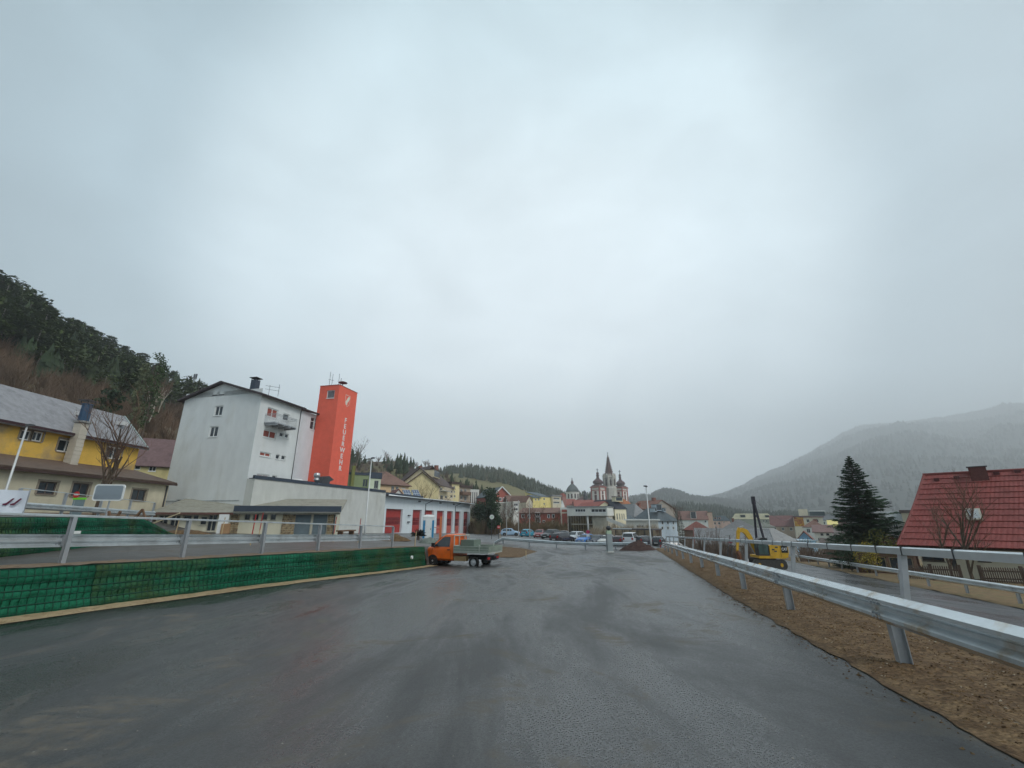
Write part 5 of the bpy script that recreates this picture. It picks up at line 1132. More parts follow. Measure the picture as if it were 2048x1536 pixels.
# ------------------------------------------------------------------ vehicles
def ring_pts(zb, zbelt, zt, hwb, hwm, hwt):
    return [(-hwb * .86, zb), (-hwb, zb + .1), (-hwm, lerp(zb, zbelt, .55)), (-hwm * .985, zbelt), (-hwt, zt - .05), (-hwt + .12, zt), (hwt - .12, zt), (hwt, zt - .05), (hwm * .985, zbelt), (hwm, lerp(zb, zbelt, .55)), (hwb, zb + .1), (hwb * .86, zb)]
def loft(mb, sts):
    n = 12; vs = []
    for st in sts: vs += [(st[0], y, z) for y, z in ring_pts(*st[1:])]
    fs_ = [(i * n + k, i * n + (k + 1) % n, (i + 1) * n + (k + 1) % n, (i + 1) * n + k) for i in range(len(sts) - 1) for k in range(n)]
    fs_ += [tuple(reversed(range(n))), tuple((len(sts) - 1) * n + k for k in range(n))]
    mb.add(vs, fs_)
TYRE = mat('tyre', (.018, .018, .018), .85, .2, 8, .2, 40); RIM = mat('steel_rim', (.5, .51, .52), .45, .15, 6, metal=.2); HUBW = mat('pale_hubcap', (.6, .62, .62), .4)
CGL = mat('car_glass', (.025, .03, .034), .05, .3, 2, spec=.8); HEADL = mat('headlamp', (.6, .63, .64), .15, .1, 9, spec=.8); TAILL = mat('tail_lamp', (.35, .02, .02), .25, .1, 9); PLATE = mat('number_plate', (.7, .7, .68), .5)
AMBER = mat('amber_lamp', (.6, .2, .02), .3)
def wheel(parent, x, y, r, wd, rim=RIM):
    mb = MB(); sgn = 1 if y > 0 else -1
    prof = [(r * .62, -wd / 2), (r * .93, -wd / 2), (r, -wd / 2 + .03), (r, wd / 2 - .03), (r * .93, wd / 2), (r * .62, wd / 2)]
    M = Matrix.Translation((x, y, r)) @ Matrix.Rotation(math.pi / 2, 4, 'X')
    m2 = MB(); m2.lathe(prof, 20, cap=False); m2.v = [tuple(M @ Vector(p)) for p in m2.v]; w_ = m2.build('wheel', TYRE, parent, sm=False); smooth_angle(w_, 40)
    m3 = MB(); m3.lathe([(r * .64, .02), (r * .56, wd / 2 - .03), (r * .52, wd / 2 - .035), (r * .3, wd / 2 - .02), (r * .18, wd / 2 - .02), (r * .16, wd / 2 + .01), (.02, wd / 2 + .012)], 16)
    if sgn > 0: m3.v = [(x_, y_, -z_) for x_, y_, z_ in m3.v]
    m3.v = [tuple(M @ Vector(p)) for p in m3.v]; m3.build('rim', rim, w_)
    return w_
def arch(parent, x, y, r, sg):
    mb = MB(); n = 14; pts = [(x + math.cos(math.pi * i / n) * r, r * .0 + .3 + math.sin(math.pi * i / n) * r) for i in range(n + 1)] + [(x - r, .18), (x + r, .18)]
    mb.add([(p[0], y + sg * .004, p[1]) for p in pts], [tuple(range(len(pts)))]); mb.build('wheel_arch', BLACK, parent, fix=False)
def car(name, label, loc, rz, col, kind='hatch', rough=.25, rim=RIM, group='cars in the car park'):
    """x forward (front at x=0 .. tail at -L)"""
    pm = mat('paint_' + name, col, rough, .04, 2, spec=.6)
    hl_ = {'hatch': 2.05, 'estate': 2.35, 'suv': 2.2, 'van': 2.45}[kind]; loc = (loc[0] + math.cos(rz) * hl_, loc[1] + math.sin(rz) * hl_, loc[2])
    root = thing(name, label, 'van' if kind == 'van' else 'car', loc, rz, group)
    if kind == 'hatch': Ln, hw, Hh, belt = 4.1, .86, 1.48, .92; st = [(0, .3, .62, .68, .62, .7, .6), (-.12, .22, .68, .76, .78, .82, .7), (-.5, .2, .74, .86, hw, hw, .74), (-1.05, .2, .86, .98, hw, hw, .74), (-1.75, .2, belt, 1.42, hw, hw, .62), (-2.2, .2, belt, Hh, hw, hw, .62), (-3.1, .2, belt + .02, Hh - .02, hw, hw, .62), (-3.7, .2, belt + .04, Hh - .16, hw, hw, .6), (-4.0, .24, belt, 1.0, hw * .97, hw * .96, .68), (-4.1, .34, .7, .78, .74, .78, .62)]
    elif kind == 'estate': Ln, hw, Hh, belt = 4.7, .89, 1.46, .92; st = [(0, .3, .6, .66, .62, .7, .6), (-.14, .22, .66, .74, .8, .84, .7), (-.6, .2, .74, .84, hw, hw, .76), (-1.25, .2, .86, .95, hw, hw, .76), (-2.0, .2, belt, 1.4, hw, hw, .64), (-2.5, .2, belt, Hh, hw, hw, .64), (-3.9, .2, belt + .02, Hh - .04, hw, hw, .62), (-4.35, .22, belt + .02, 1.3, hw, hw, .6), (-4.6, .26, belt, .99, hw * .97, hw * .96, .68), (-4.7, .36, .7, .78, .76, .8, .64)]
    elif kind == 'suv': Ln, hw, Hh, belt = 4.4, .91, 1.66, 1.02; st = [(0, .36, .74, .82, .66, .74, .64), (-.12, .28, .8, .9, .84, .86, .74), (-.6, .26, .88, 1.0, hw, hw, .78), (-1.15, .26, .98, 1.1, hw, hw, .78), (-1.75, .26, belt, 1.58, hw, hw, .66), (-2.2, .26, belt, Hh, hw, hw, .66), (-3.6, .26, belt + .02, Hh - .02, hw, hw, .65), (-4.1, .28, belt + .02, 1.5, hw, hw, .63), (-4.32, .3, belt, 1.12, hw * .97, hw * .96, .7), (-4.4, .4, .8, .88, .78, .82, .66)]
    else: Ln, hw, Hh, belt = 4.9, .95, 1.95, 1.12; st = [(0, .34, .8, .9, .7, .8, .68), (-.12, .26, .86, .98, .88, .9, .76), (-.5, .22, .96, 1.1, hw, hw, .82), (-.8, .22, 1.06, 1.2, hw, hw, .82), (-1.6, .22, belt, 1.86, hw, hw, .76), (-1.9, .22, belt, Hh, hw, hw, .76), (-4.4, .22, belt, Hh, hw, hw, .76), (-4.75, .24, belt, Hh - .08, hw, hw, .74), (-4.88, .26, belt, 1.3, hw * .98, hw * .97, .8), (-4.9, .34, .9, 1.0, .86, .9, .74)]
    mb = MB(); loft(mb, st); bo = mb.build('body', pm, root); smooth_angle(bo, 32)
    e = .012
    def side(i0, i1, lo=.04, hi=.1, sh0=0, sh1=0):
        for sg in (-1, 1):
            mb = MB(); v = []
            for (i, s_) in ((i0, sh0), (i1, sh1)):
                x, zb, zbe, zt, hb, hm, ht = st[i]; f = lambda z: lerp(hm * .985, ht, (z - zbe) / max(.05, zt - .05 - zbe))
                zl, zh = zbe + lo, zt - hi
                v += [(x + s_, sg * (f(zl) + e), zl), (x + s_, sg * (f(zh) + e), zh)]
            mb.add(v, [(0, 1, 3, 2)]); mb.build('side_window', CGL, root, fix=False)
    side(4, 5, sh0=-.02, sh1=0); 
    m_ = 6
    side(5, 6, sh0=-.05, sh1=.0); side(6, 7, sh0=-.06, sh1=.02)
    def cross(i0, i1, nm):
        a, b = st[i0], st[i1]; lo = 1 if a[3] < b[3] else 0
        if a[3] > b[3]: a, b = b, a
        d = Vector((b[0] - a[0], 0, b[3] - a[3])); nrm = Vector((-d.z, 0, d.x)); nrm = nrm.normalized(); nrm = nrm if nrm.z > 0 else -nrm
        p0 = Vector((a[0], 0, a[3])) + d * .06 + nrm * e; p1 = Vector((a[0], 0, a[3])) + d * .94 + nrm * e
        mb = MB(); mb.add([(p0.x, -a[6] + .04, p0.z), (p0.x, a[6] - .04, p0.z), (p1.x, b[6] - .1, p1.z), (p1.x, -b[6] + .1, p1.z)], [(0, 1, 2, 3)]); mb.build(nm, CGL, root, fix=False)
    cross(3, 4, 'windscreen'); cross(8, 7, 'rear_window')
    r = .31 if kind != 'van' else .34
    if kind == 'suv': r = .35
    for x in (-.82, -(Ln - .85)):
        for sg in (-1, 1):
            arch(root, x, sg * (hw + .002), r + .06, sg); wheel(root, x, sg * (hw - .09), r, .2, rim)
    for sg in (-1, 1):
        z = st[1][2] - .06; mb = MB(); mb.box(-.2, .015, sg * .62 - .16, sg * .62 + .16, z - .08, z + .08); mb.build('headlight', HEADL, root)
        z = st[-2][2] - .04; x = -Ln; mb = MB(); mb.box(x - .012, x + .14, sg * .66 - .12, sg * .66 + .12, z - .16, z + .16); mb.build('tail_light', TAILL, root)
        mb = MB(); x = st[4][0] + .35; mb.box(x - .06, x + .06, sg * (hw + .02), sg * (hw + .17), belt + .06, belt + .2); mb.build('mirror', pm, root)
    for x in (.012, -Ln - .012):
        mb = MB(); mb.box(x - .01, x + .01, -.26, .26, .46, .57); mb.build('number_plate', PLATE, root)
    mb = MB(); mb.box(-.1, .005, -.5, .5, .42, .45 + .12 * (kind == 'van')); mb.build('grille', BLACK, root)
    return root
def face(deg): return rad(deg)
def cpos(u, Y): 
    x = (u - 1024) / 910 * Y; s, q = sq(x, Y); return (x, Y, z_park(s, q))
# heading: rz such that local +x is the nose
car('light_blue_hatchback', 'light blue hatchback with pale hubcaps parked side-on below the shrubs', cpos(1021.5, 96), rad(-8), (.36, .52, .68), 'hatch', rim=HUBW)
car('teal_hatchback', 'turquoise blue hatchback seen from behind beside a flagpole', cpos(1056, 91), rad(62), (.03, .25, .36), 'hatch')
car('dark_red_hatchback', 'dark red hatchback between the turquoise and the black car', cpos(1079, 86), rad(-104), (.2, .025, .03), 'hatch')
car('black_minivan', 'black minivan facing the camera with pale windscreen', cpos(1101, 82), rad(-125), (.025, .025, .028), 'suv')
car('black_hatchback', 'black hatchback half hidden behind the silver car', cpos(1126, 87), rad(-110), (.03, .022, .025), 'hatch')
car('black_estate', 'black estate seen from behind in the nearest row', cpos(1123, 72), rad(50), (.03, .024, .03), 'estate')
car('silver_minivan', 'silver minivan facing the camera beside the civic building column', cpos(1149, 77), rad(-132), (.45, .49, .52), 'suv')
car('bright_blue_hatchback', 'bright blue hatchback with pale bonnet in the middle of the row', cpos(1169, 73), rad(-128), (.07, .2, .5), 'hatch')
car('navy_estate', 'dark navy estate next to the bright blue hatchback', cpos(1193, 73), rad(-128), (.025, .03, .05), 'estate')
car('white_hatchback', 'white hatchback beside the grey ticket pillar', cpos(1211, 72), rad(-125), (.55, .55, .52), 'hatch')
car('maroon_saloon', 'dark maroon car right of the grey ticket pillar', cpos(1237, 73), rad(62), (.06, .025, .03), 'estate')
car('white_van', 'white passenger van seen from behind beyond the soil heap', cpos(1258, 73), rad(66), (.6, .62, .64), 'van')
car('dark_estate', 'dark estate partly hidden by the soil heap', cpos(1288, 73), rad(40), (.03, .03, .04), 'estate')
car('black_coupe', 'black car behind the lamp post at the right end of the row', cpos(1313, 74), rad(60), (.03, .03, .035), 'hatch')
car('pale_town_car', 'pale grey car seen through the right guard rail', cpos(1346, 66), rad(10), (.4, .42, .42), 'hatch')

# orange pickup
OR = mat('orange_paint', (.78, .14, .015), .28, .1, 2, spec=.5, col2=(.6, .12, .03), c2sc=1.5, c2lo=.5, c2hi=.8); ALU = mat('dropside_alu', (.25, .29, .24), .5, .25, 3, metal=.2); ALUW = mat('dropside_rail', (.45, .47, .42), .5)
tp = P(867, 1129, 29.6); s_, q_ = sq(tp.x, tp.y); tzg = Z(s_, q_)
tr = thing('orange_pickup', 'orange flatbed pickup with dropside bed parked at the green wall', 'pickup', (tp.x, tp.y, tzg), 0)
# local x: forward is +x ; front axle at x=0, rear axle at x=-3.0
trz = rad(180 - 24)
tr.rotation_euler = (math.atan(.0) , 0, trz)
off = Vector((math.cos(trz + math.pi / 2), math.sin(trz + math.pi / 2))) * -.78
tr.location = (tp.x + off.x * 1, tp.y + off.y * 1, tzg - .01)
hw = .94
st = [(.98, .42, .72, .8, .66, .74, .6), (.9, .34, .8, .92, .84, .86, .7), (.62, .32, .94, 1.1, hw, hw, .78), (.25, .34, 1.05, 1.22, hw, hw, .8), (-.55, .36, 1.12, 1.84, hw, hw, .74), (-.85, .36, 1.12, 1.96, hw, hw, .75), (-1.4, .36, 1.12, 1.97, hw, hw, .76), (-1.5, .36, 1.12, 1.95, hw * .99, hw * .99, .76)]
mb = MB(); loft(mb, st); bo = mb.build('cab', OR, tr); smooth_angle(bo, 30)
for sg in (-1, 1):
    f = lambda z: lerp(hw * .985, .755, (z - 1.12) / (1.96 - .05 - 1.12)) + .012
    pl = [(-.02, 1.2), (-.62, 1.74), (-.78, 1.8), (-1.22, 1.8), (-1.24, 1.2)]
    mb = MB(); mb.add([(x, sg * f(z), z) for x, z in pl], [tuple(range(5))]); mb.build('side_window', CGL, tr, fix=False)
    mb = MB(); pts = [(.06, 1.12), (.1, .5), (-1.33, .42), (-1.36, 1.12)]
    fl_ = lambda z: hw + .006
    for a, b in ((0, 1), (2, 3)): mb.bar((pts[a][0], sg * fl_(0), pts[a][1]), (pts[b][0], sg * fl_(0), pts[b][1]), .012, .012)
    mb.bar((.1, sg * fl_(0), .5), (-1.33, sg * fl_(0), .46), .012, .02); do = mb.build('door_seam', mat('seam_dark', (.2, .05, .01), .6), tr)
    mb = MB(); mb.box(-1.28, -1.08, sg * hw, sg * (hw + .03), 1.0, 1.05); mb.build('door_handle', BLACK, tr)
    mb = MB(); mb.box(-.18, .0, sg * (hw + .02), sg * (hw + .24), 1.18, 1.42); mb.bar((-.08, sg * .9, 1.16), (-.08, sg * (hw + .1), 1.2), .05); mb.build('mirror', BLACK, tr)
    mb = MB(); mb.box(.78, .93, sg * .66 - .13, sg * .66 + .13, .78, .94); mb.build('headlight', HEADL, tr)
    mb = MB(); mb.box(.5, .6, sg * (hw - .01), sg * (hw + .01), .98, 1.03); mb.build('indicator', AMBER, tr)
    mb = MB(); mb.box(-3.94, -3.88, sg * .62 - .16, sg * .62 + .16, .5, .64); mb.build('tail_light', TAILL, tr)
    for x in (0, -3.0):
        if x == 0: arch(tr, x, sg * (hw + .004), .41, sg)
        wheel(tr, x, sg * (hw - .1), .335, .22)
a, b = st[3], st[4]
d = Vector((b[0] - a[0], 0, b[3] - a[3])); nrm = Vector((d.z, 0, -d.x)).normalized(); nrm = nrm if nrm.z > 0 else -nrm
p0 = Vector((a[0], 0, a[3])) + d * .08 + nrm * .012; p1 = Vector((a[0], 0, a[3])) + d * .96 + nrm * .012
mb = MB(); mb.add([(p0.x, -.76, p0.z), (p0.x, .76, p0.z), (p1.x, .66, p1.z), (p1.x, -.66, p1.z)], [(0, 1, 2, 3)]); mb.build('windscreen', CGL, tr, fix=False)
mb = MB(); mb.box(.7, 1.06, -.86, .86, .3, .62); mb.build('bumper', mat('grey_bumper', (.05, .05, .055), .7, .1, 4), tr)
mb = MB(); mb.box(1.0, 1.075, -.26, .26, .42, .53); mb.build('number_plate', PLATE, tr)
mb = MB(); mb.box(-1.56, -3.96, -.42, -.3, .5, .62); mb.box(-3.96, -1.56, .3, .42, .5, .62); mb.box(-3.92, -3.8, -.8, .8, .42, .7); mb.box(-3.9, -2.2, -.28, .28, .45, .7); mb.build('chassis', BLACK, tr)
mb = MB(); mb.box(-2.45, -1.56, .55, .9, .38, .66); mb.build('side_locker', mat('plywood_locker', (.3, .2, .1), .8, .35, 6), tr)
mb = MB(); mb.box(-4.08, -1.58, -1.0, 1.0, .86, .96); mb.build('bed_floor', ALUW, tr)
for sg in (-1, 1):
    for (x0, x1) in ((-3.42, -1.6), (-4.08, -3.48)):
        mb = MB(); mb.box(x0, x1, sg * 1.0 - .015, sg * 1.0 + .015, .965, 1.28); ds = mb.build('dropside', ALU, tr)
        for z in (.97, 1.09, 1.26):
            m2 = MB(); m2.box(x0 + .005, x1 - .005, sg * 1.0 + sg * .016, sg * 1.0 + sg * .032, z, z + .025); m2.build('rib', ALUW, ds)
    mb = MB(); mb.box(-3.475, -3.425, sg * 1.0 - .03, sg * 1.0 + .03, .9, 1.38); mb.build('stake_post', ALUW, tr)
mb = MB(); mb.box(-4.11, -4.08, -.98, .98, .965, 1.28); mb.build('tailgate', ALU, tr)
mb = MB(); mb.box(-1.64, -1.58, -1.0, 1.0, .97, 1.3)
for y in (-.98, -.35, .35, .98): mb.box(-1.64, -1.59, y - .025, y + .025, 1.3, 1.92)
mb.box(-1.64, -1.59, -1.0, 1.0, 1.86, 1.92); mb.build('headboard', ALUW, tr)
mb = MB(); mb.box(-2.7, -1.72, -.6, .35, .962, 1.6); mb.box(-2.68, -1.74, -.58, .33, 1.6, 1.62)
bx = tag(mb.build('tool_chest', mat('chest_greygreen', (.14, .18, .15), .6, .1, 3)), 'grey-green tool chest standing on the pickup bed', 'chest'); bx.location = tr.location; bx.rotation_euler = tr.rotation_euler
tr.scale = (.97, .97, .97); bx.scale = (.97, .97, .97)
mb = MB(); mb.bar((-3.96, 0, .55), (-4.25, 0, .5), .06); mb.box(-4.12, -4.08, -.26, .26, .66, .77); mb.build('tow_bar', DARK, tr)

# ------------------------------------------------------------------ excavator on the lower road
CATY = mat('digger_yellow', (.62, .36, .03), .5, .15, 1.5, .1, 10, col2=(.42, .24, .03), c2sc=1.2); TRK = mat('track_steel', (.07, .065, .06), .7, .3, 5, .5, 20, metal=.3)
ep = P(1531, 1126, 44); es, eq = sq(ep.x, ep.y); ezg = z_low(es) + .01
ex = thing('excavator', 'yellow tracked excavator with folded arm working on the lower road', 'excavator', (ep.x, ep.y, ezg), rad(180 - 6)); ex.scale = (.74, .85, 1)
# local +x points to picture left
for sg in (-1, 1):
    mb = MB(); n = 10; prof = [(1.55 + .42 * math.cos(math.pi / 2 - math.pi * i / n), .42 + .42 * math.sin(math.pi / 2 - math.pi * i / n)) for i in range(n + 1)] + [(-1.55 - .42 * math.cos(math.pi / 2 - math.pi * i / n), .42 - .42 * math.sin(math.pi / 2 - math.pi * i / n)) for i in range(n + 1)]
    mb.prism(prof, sg * 1.0 - .26, sg * 1.0 + .26, 'y'); t_ = mb.build('track', TRK, ex)
    for i in range(26):
        x = -1.75 + 3.5 * i / 25; m2 = MB(); m2.box(x - .05, x + .05, sg * 1.0 - .28, sg * 1.0 + .28, .835, .87); m2.box(x - .05, x + .05, sg * 1.0 - .28, sg * 1.0 + .28, .0 - .0, .012); m2.build('track_pad', TRK, t_)
    for i in range(5):
        m2 = MB(); m2.tube([(-1.3 + .65 * i, sg * 1.27, .42), (-1.3 + .65 * i, sg * 1.29, .42)], .17, 12); m2.build('roller', CATY if i in (0, 4) else TRK, t_)
mb = MB(); mb.lathe([(.62, .6), (.62, .98)], 18); mb.build('slew_ring', TRK, ex)
mb = MB(); mb.prism([(1.2, .98), (-1.9, .98), (-2.25, 1.12), (-2.3, 1.2), (1.2, 1.2)], -1.22, 1.22, 'y'); mb.build('deck', CATY, ex)
mb = MB(); mb.prism([(-.15, 1.2), (-1.45, 1.2), (-1.45, 2.18), (-.9, 2.22), (-.2, 2.1)], -1.2, 1.2, 'y'); mb.build('engine_cover', CATY, ex)
mb = MB(); mb.prism([(-1.47, 1.0), (-2.1, 1.05), (-2.36, 1.35), (-2.36, 1.95), (-2.2, 2.1), (-1.47, 2.16)], -1.24, 1.24, 'y'); cw_ = mb.build('counterweight', CATY, ex)
for sg in (1, -1):
    mb = MB(); mb.box(-2.28, -1.52, sg * 1.241, sg * 1.256, 1.48, 2.08); lp = mb.build('logo_panel', mat('logo_black', (.015, .015, .015), .5), cw_)
    M = Matrix.Translation((-1.9, sg * 1.26, 1.78)) @ Matrix.Rotation(math.pi if sg > 0 else 0, 4, 'Z') @ Matrix.Rotation(math.pi / 2, 4, 'X')
    text_mesh('CAT', .34, LET, lp, M, ext=.006, name='lettering')
for (x, z) in ((-.6, 1.75), (-1.0, 1.95), (-.85, 1.6)):
    mb = MB(); mb.box(x - .16, x + .16, 1.2, 1.215, z - .06, z + .06); mb.build('vent_slot', DARK, ex)
mb = MB(); mb.prism([(1.15, 1.2), (-.1, 1.2), (-.1, 2.75), (.6, 2.78), (1.05, 2.6), (1.2, 1.9)], .25, 1.18, 'y'); cb_ = mb.build('cab', mat('cab_black', (.03, .03, .032), .4), ex)
for (pl) in ([(.5, 1.3), (.02, 1.3), (.02, 2.6), (.5, 2.62)], [(1.08, 1.35), (.56, 1.35), (.56, 2.62), (.95, 2.52), (1.1, 1.9)]):
    mb = MB(); mb.add([(x, 1.19, z) for x, z in pl], [tuple(range(len(pl)))]); mb.build('cab_window', mat('cab_glass', (.05, .09, .085), .08, .3, 3, spec=.8), cb_, fix=False)
mb = MB(); mb.add([(1.22, .32, 1.9), (1.22, 1.1, 1.9), (1.08, 1.1, 2.56), (1.08, .32, 2.56)], [(0, 1, 2, 3)]); mb.build('windscreen', MATS['cab_glass'], cb_, fix=False)
# boom (gooseneck), stick and bucket
def thick(path, w0, half, y0=0):
    mb = MB(); up = []; dn = []
    for i, (x, z, t) in enumerate(path):
        a = path[max(i - 1, 0)]; b = path[min(i + 1, len(path) - 1)]; d = Vector((b[0] - a[0], b[1] - a[1])).normalized(); n_ = Vector((-d.y, d.x))
        up.append((x + n_.x * t, z + n_.y * t)); dn.append((x - n_.x * t, z - n_.y * t))
    for i in range(len(path) - 1):
        mb.prism([dn[i], dn[i + 1], up[i + 1], up[i]], y0 - half, y0 + half, 'y')
    return mb
bq = lambda L_: [(.9 + (x - .9) * .6, z, t) for x, z, t in L_]
bm_ = thick(bq([(.9, 1.35, .16), (1.3, 2.1, .22), (1.75, 2.75, .27), (2.35, 3.25, .27), (3.0, 3.42, .22), (3.55, 3.4, .16), (3.95, 3.3, .12)]), 0, .17, -.1); bm_ob = bm_.build('boom', CATY, ex)
mb = MB(); mb.tube([(1.1, -.1, 1.3), (1.5, -.1, 2.0), (1.7, -.1, 2.95)], .07, 8); mb.build('boom_cylinder', STEEL, ex)
sk = thick(bq([(3.7, 3.65, .1), (3.95, 3.25, .2), (4.25, 2.6, .17), (4.6, 1.8, .12), (4.72, 1.5, .09)]), 0, .13, -.1); sk.build('stick', CATY, ex)
mb = MB(); mb.tube([(1.98, -.1, 3.78), (2.57, -.1, 3.66)], .06, 8); mb.build('stick_cylinder', STEEL, ex)
mb = MB(); mb.tube([(2.78, -.1, 3.0), (2.9, -.1, 2.2), (3.0, -.1, 1.7)], .055, 8); mb.build('bucket_cylinder', mat('orange_hose', (.35, .12, .03), .6), ex)
mb = MB(); mb.prism([(.9 + (x - .9) * .6, z) for x, z in [(4.75, 1.6), (4.4, 1.5), (4.25, 1.0), (4.35, .55), (4.7, .35), (4.95, .4), (4.62, .7), (4.6, 1.1), (4.85, 1.35)]], -.5, .3, 'y'); mb.build('bucket', mat('bucket_rust', (.2, .09, .05), .7, .3, 5), ex)
mb = MB(); mb.lathe([(.09, 2.78), (.09, 2.92), (.05, 2.98)], 10, (-1.3, .6, -.56)); mb.build('beacon', AMBER, ex)
# dark A-frame mast behind it
m0 = P(1506, 997, 58); ma = P(1514, 1090, 58); mb0 = P(1531, 1090, 57)
mast = thing('a_frame_mast', 'tall black A-frame mast with guy wire behind the excavator', 'mast', (ma.x, ma.y, 0)); o = Vector((ma.x, ma.y, 0))
zgm = z_low(60) - .1
for e_ in (ma, mb0):
    t = (zgm - m0.z) / (e_.z - m0.z); f = m0 + (e_ - m0) * t
    mb = MB(); mb.bar(f - o, m0 - o, .2, .2); lg = mb.build('leg', mat('mast_black', (.02, .018, .03), .5), mast)
    mb = MB(); mb.bar(f - o + Vector((.12, -.02, 0)), f.lerp(m0, .62) - o + Vector((.12, -.02, 0)), .05, .12); mb.build('leg_edge', mat('mast_pale', (.5, .5, .52), .5), lg)
mb = MB(); mb.box(-.2, .2, -.15, .15, -.7, .25); mb.v = [(x + m0.x - o.x, y + m0.y - o.y, z + m0.z) for x, y, z in mb.v]; mb.build('head', MATS['mast_black'], mast)
w1 = P(1592, 1022, 120); mb = MB(); pts = [m0.lerp(w1, i / 12) - o - Vector((0, 0, 2.5 * math.sin(math.pi * i / 12))) for i in range(13)]; mb.tube(pts, .022, 4); mb.build('guy_wire', DARK, mast)
# road works bits on the lower road
p = P(1452, 1112, 44); zz = z_low(sq(p.x, p.y)[0]) + .01
pc = thing('plate_compactor', 'small white and yellow plate compactor with tall black hoop handle', 'machine', (p.x, p.y, zz), rad(200))
mb = MB(); mb.prism([(-.5, .05), (-.4, 0), (.4, 0), (.55, .12), (.5, .16), (-.5, .14)], -.3, .3, 'y'); mb.build('plate', CATY, pc)
mb = MB(); mb.box(-.3, .3, -.22, .22, .16, .5); mb.box(-.2, .2, -.16, .16, .5, .66); mb.build('engine', WHITE, pc)
mb = MB(); mb.tube([(-.3, -.25, .3), (-.5, -.25, 1.3), (-.7, -.25, 1.95), (-.85, -.25, 2.0), (-.85, .25, 2.0), (-.7, .25, 1.95), (-.5, .25, 1.3), (-.3, .25, .3)], .035, 6); mb.build('handle', DARK, pc)
p = P(1497, 1128, 41); zz = z_low(sq(p.x, p.y)[0]) + .01
cn = thing('marker_post', 'short red and white marker post standing left of the excavator', 'post', (p.x, p.y, zz))
for i in range(4): mb = MB(); mb.lathe([(.05, i * .25), (.05, i * .25 + .248)], 8); mb.build('band', REDP if i % 2 == 0 else WHITE, cn)

# ------------------------------------------------------------------ street furniture and small things
def lamp_post(label, base, top_z, arm=(0, 0), lean=0):
    r = thing('street_lamp', label, 'street lamp', base, 0, 'slim pale lamp posts')
    h = top_z - base[2]; mb = MB(); mb.tube([(0, 0, -.2), (0, 0, 1.2), (0, 0, 1.25), (0, 0, h)], [.09, .09, .07, .045], 8); mb.build('pole', mat('lamp_pole', (.55, .57, .57), .45, .08, 3, metal=.3), r, sm=True)
    mb = MB(); a = Vector((arm[0], arm[1], 0)); mb.bar((0, 0, h), a * .2 + Vector((0, 0, h + .06)), .05); mb.build('arm', STEEL, r)
    mb = MB(); c = a * .3; an = math.atan2(arm[1], arm[0]); M = Matrix.Translation((0, 0, h)) @ Matrix.Rotation(an, 4, 'Z'); mb.prism([(-.08, -.02), (.32, .08), (.34, .14), (.08, .18), (-.1, .1)], -.1, .1, 'y'); mb.v = [tuple(M @ Vector(p)) for p in mb.v]; mb.build('lamp_head', DARK, r)
def gpt(u, v, Y): p = P(u, v, Y); s, q = sq(p.x, p.y); return (p.x, p.y, Z(s, q))
b = gpt(729, 1070, 42); lamp_post('slim pale street lamp in front of the concrete hall wall', b, zat(918, 42), (.7, .3))
b = gpt(1303, 1096, 46); lamp_post('slim pale street lamp beside the soil heap', b, zat(974, 46), (-.2, .5))
b = P(2, 1010, 27); lamp_post('slim pale street lamp at the left edge before the yellow house', (b.x, b.y, 1.3), zat(853, 27), (.4, .4))
for i, (u, vt, Y, lab) in enumerate(((1013, 1000, 80, 'leftmost slim flagpole behind the light blue hatchback'), (1037, 1002, 79, 'slim flagpole beside the nose of the light blue hatchback'), (1059.5, 1003, 78, 'slim flagpole in front of the turquoise hatchback'))):
    b = gpt(u, 1078, Y); fp = thing('flagpole', lab, 'flagpole', b, 0, 'flagpoles by the car park'); hh = zat(vt, Y) - b[2]
    mb = MB(); mb.tube([(0, 0, -.1), (0, 0, hh)], [.075, .05], 8); mb.build('pole', mat('flagpole_alu', (.45, .44, .42), .45, .1, 3, metal=.3), fp); mb = MB(); mb.lathe([(.05, hh), (.08, hh + .06), (.04, hh + .13)], 8); mb.build('finial', STEEL, fp)
    mb = MB(); mb.box(-.14, .14, -.14, .14, 0, .35); mb.build('foot', STEEL, fp)
# grey ticket pillar
b = gpt(1220, 1106, 41.5)
tp_ = thing('ticket_pillar', 'grey rectangular pillar with round dark head near the end barrier', 'pillar', b, rad(10))
mb = MB(); mb.box(-.24, .24, -.18, .18, 0, 1.55); mb.build('body', mat('pillar_grey', (.3, .34, .35), .5, .1, 2), tp_)
mb = MB(); mb.box(-.21, .21, -.15, .15, 1.555, 1.85); mb.build('panel', mat('pillar_green', (.4, .5, .36), .5), tp_)
mb = MB(); mb.lathe([(.08, 1.85), (.1, 1.9), (.2, 1.98), (.22, 2.1), (.16, 2.22), (.04, 2.26)], 14); mb.build('head', DARK, tp_, sm=True)
mb = MB(); mb.box(-.3, .3, -.24, .24, -.05, .1); mb.build('base', CONC, tp_)
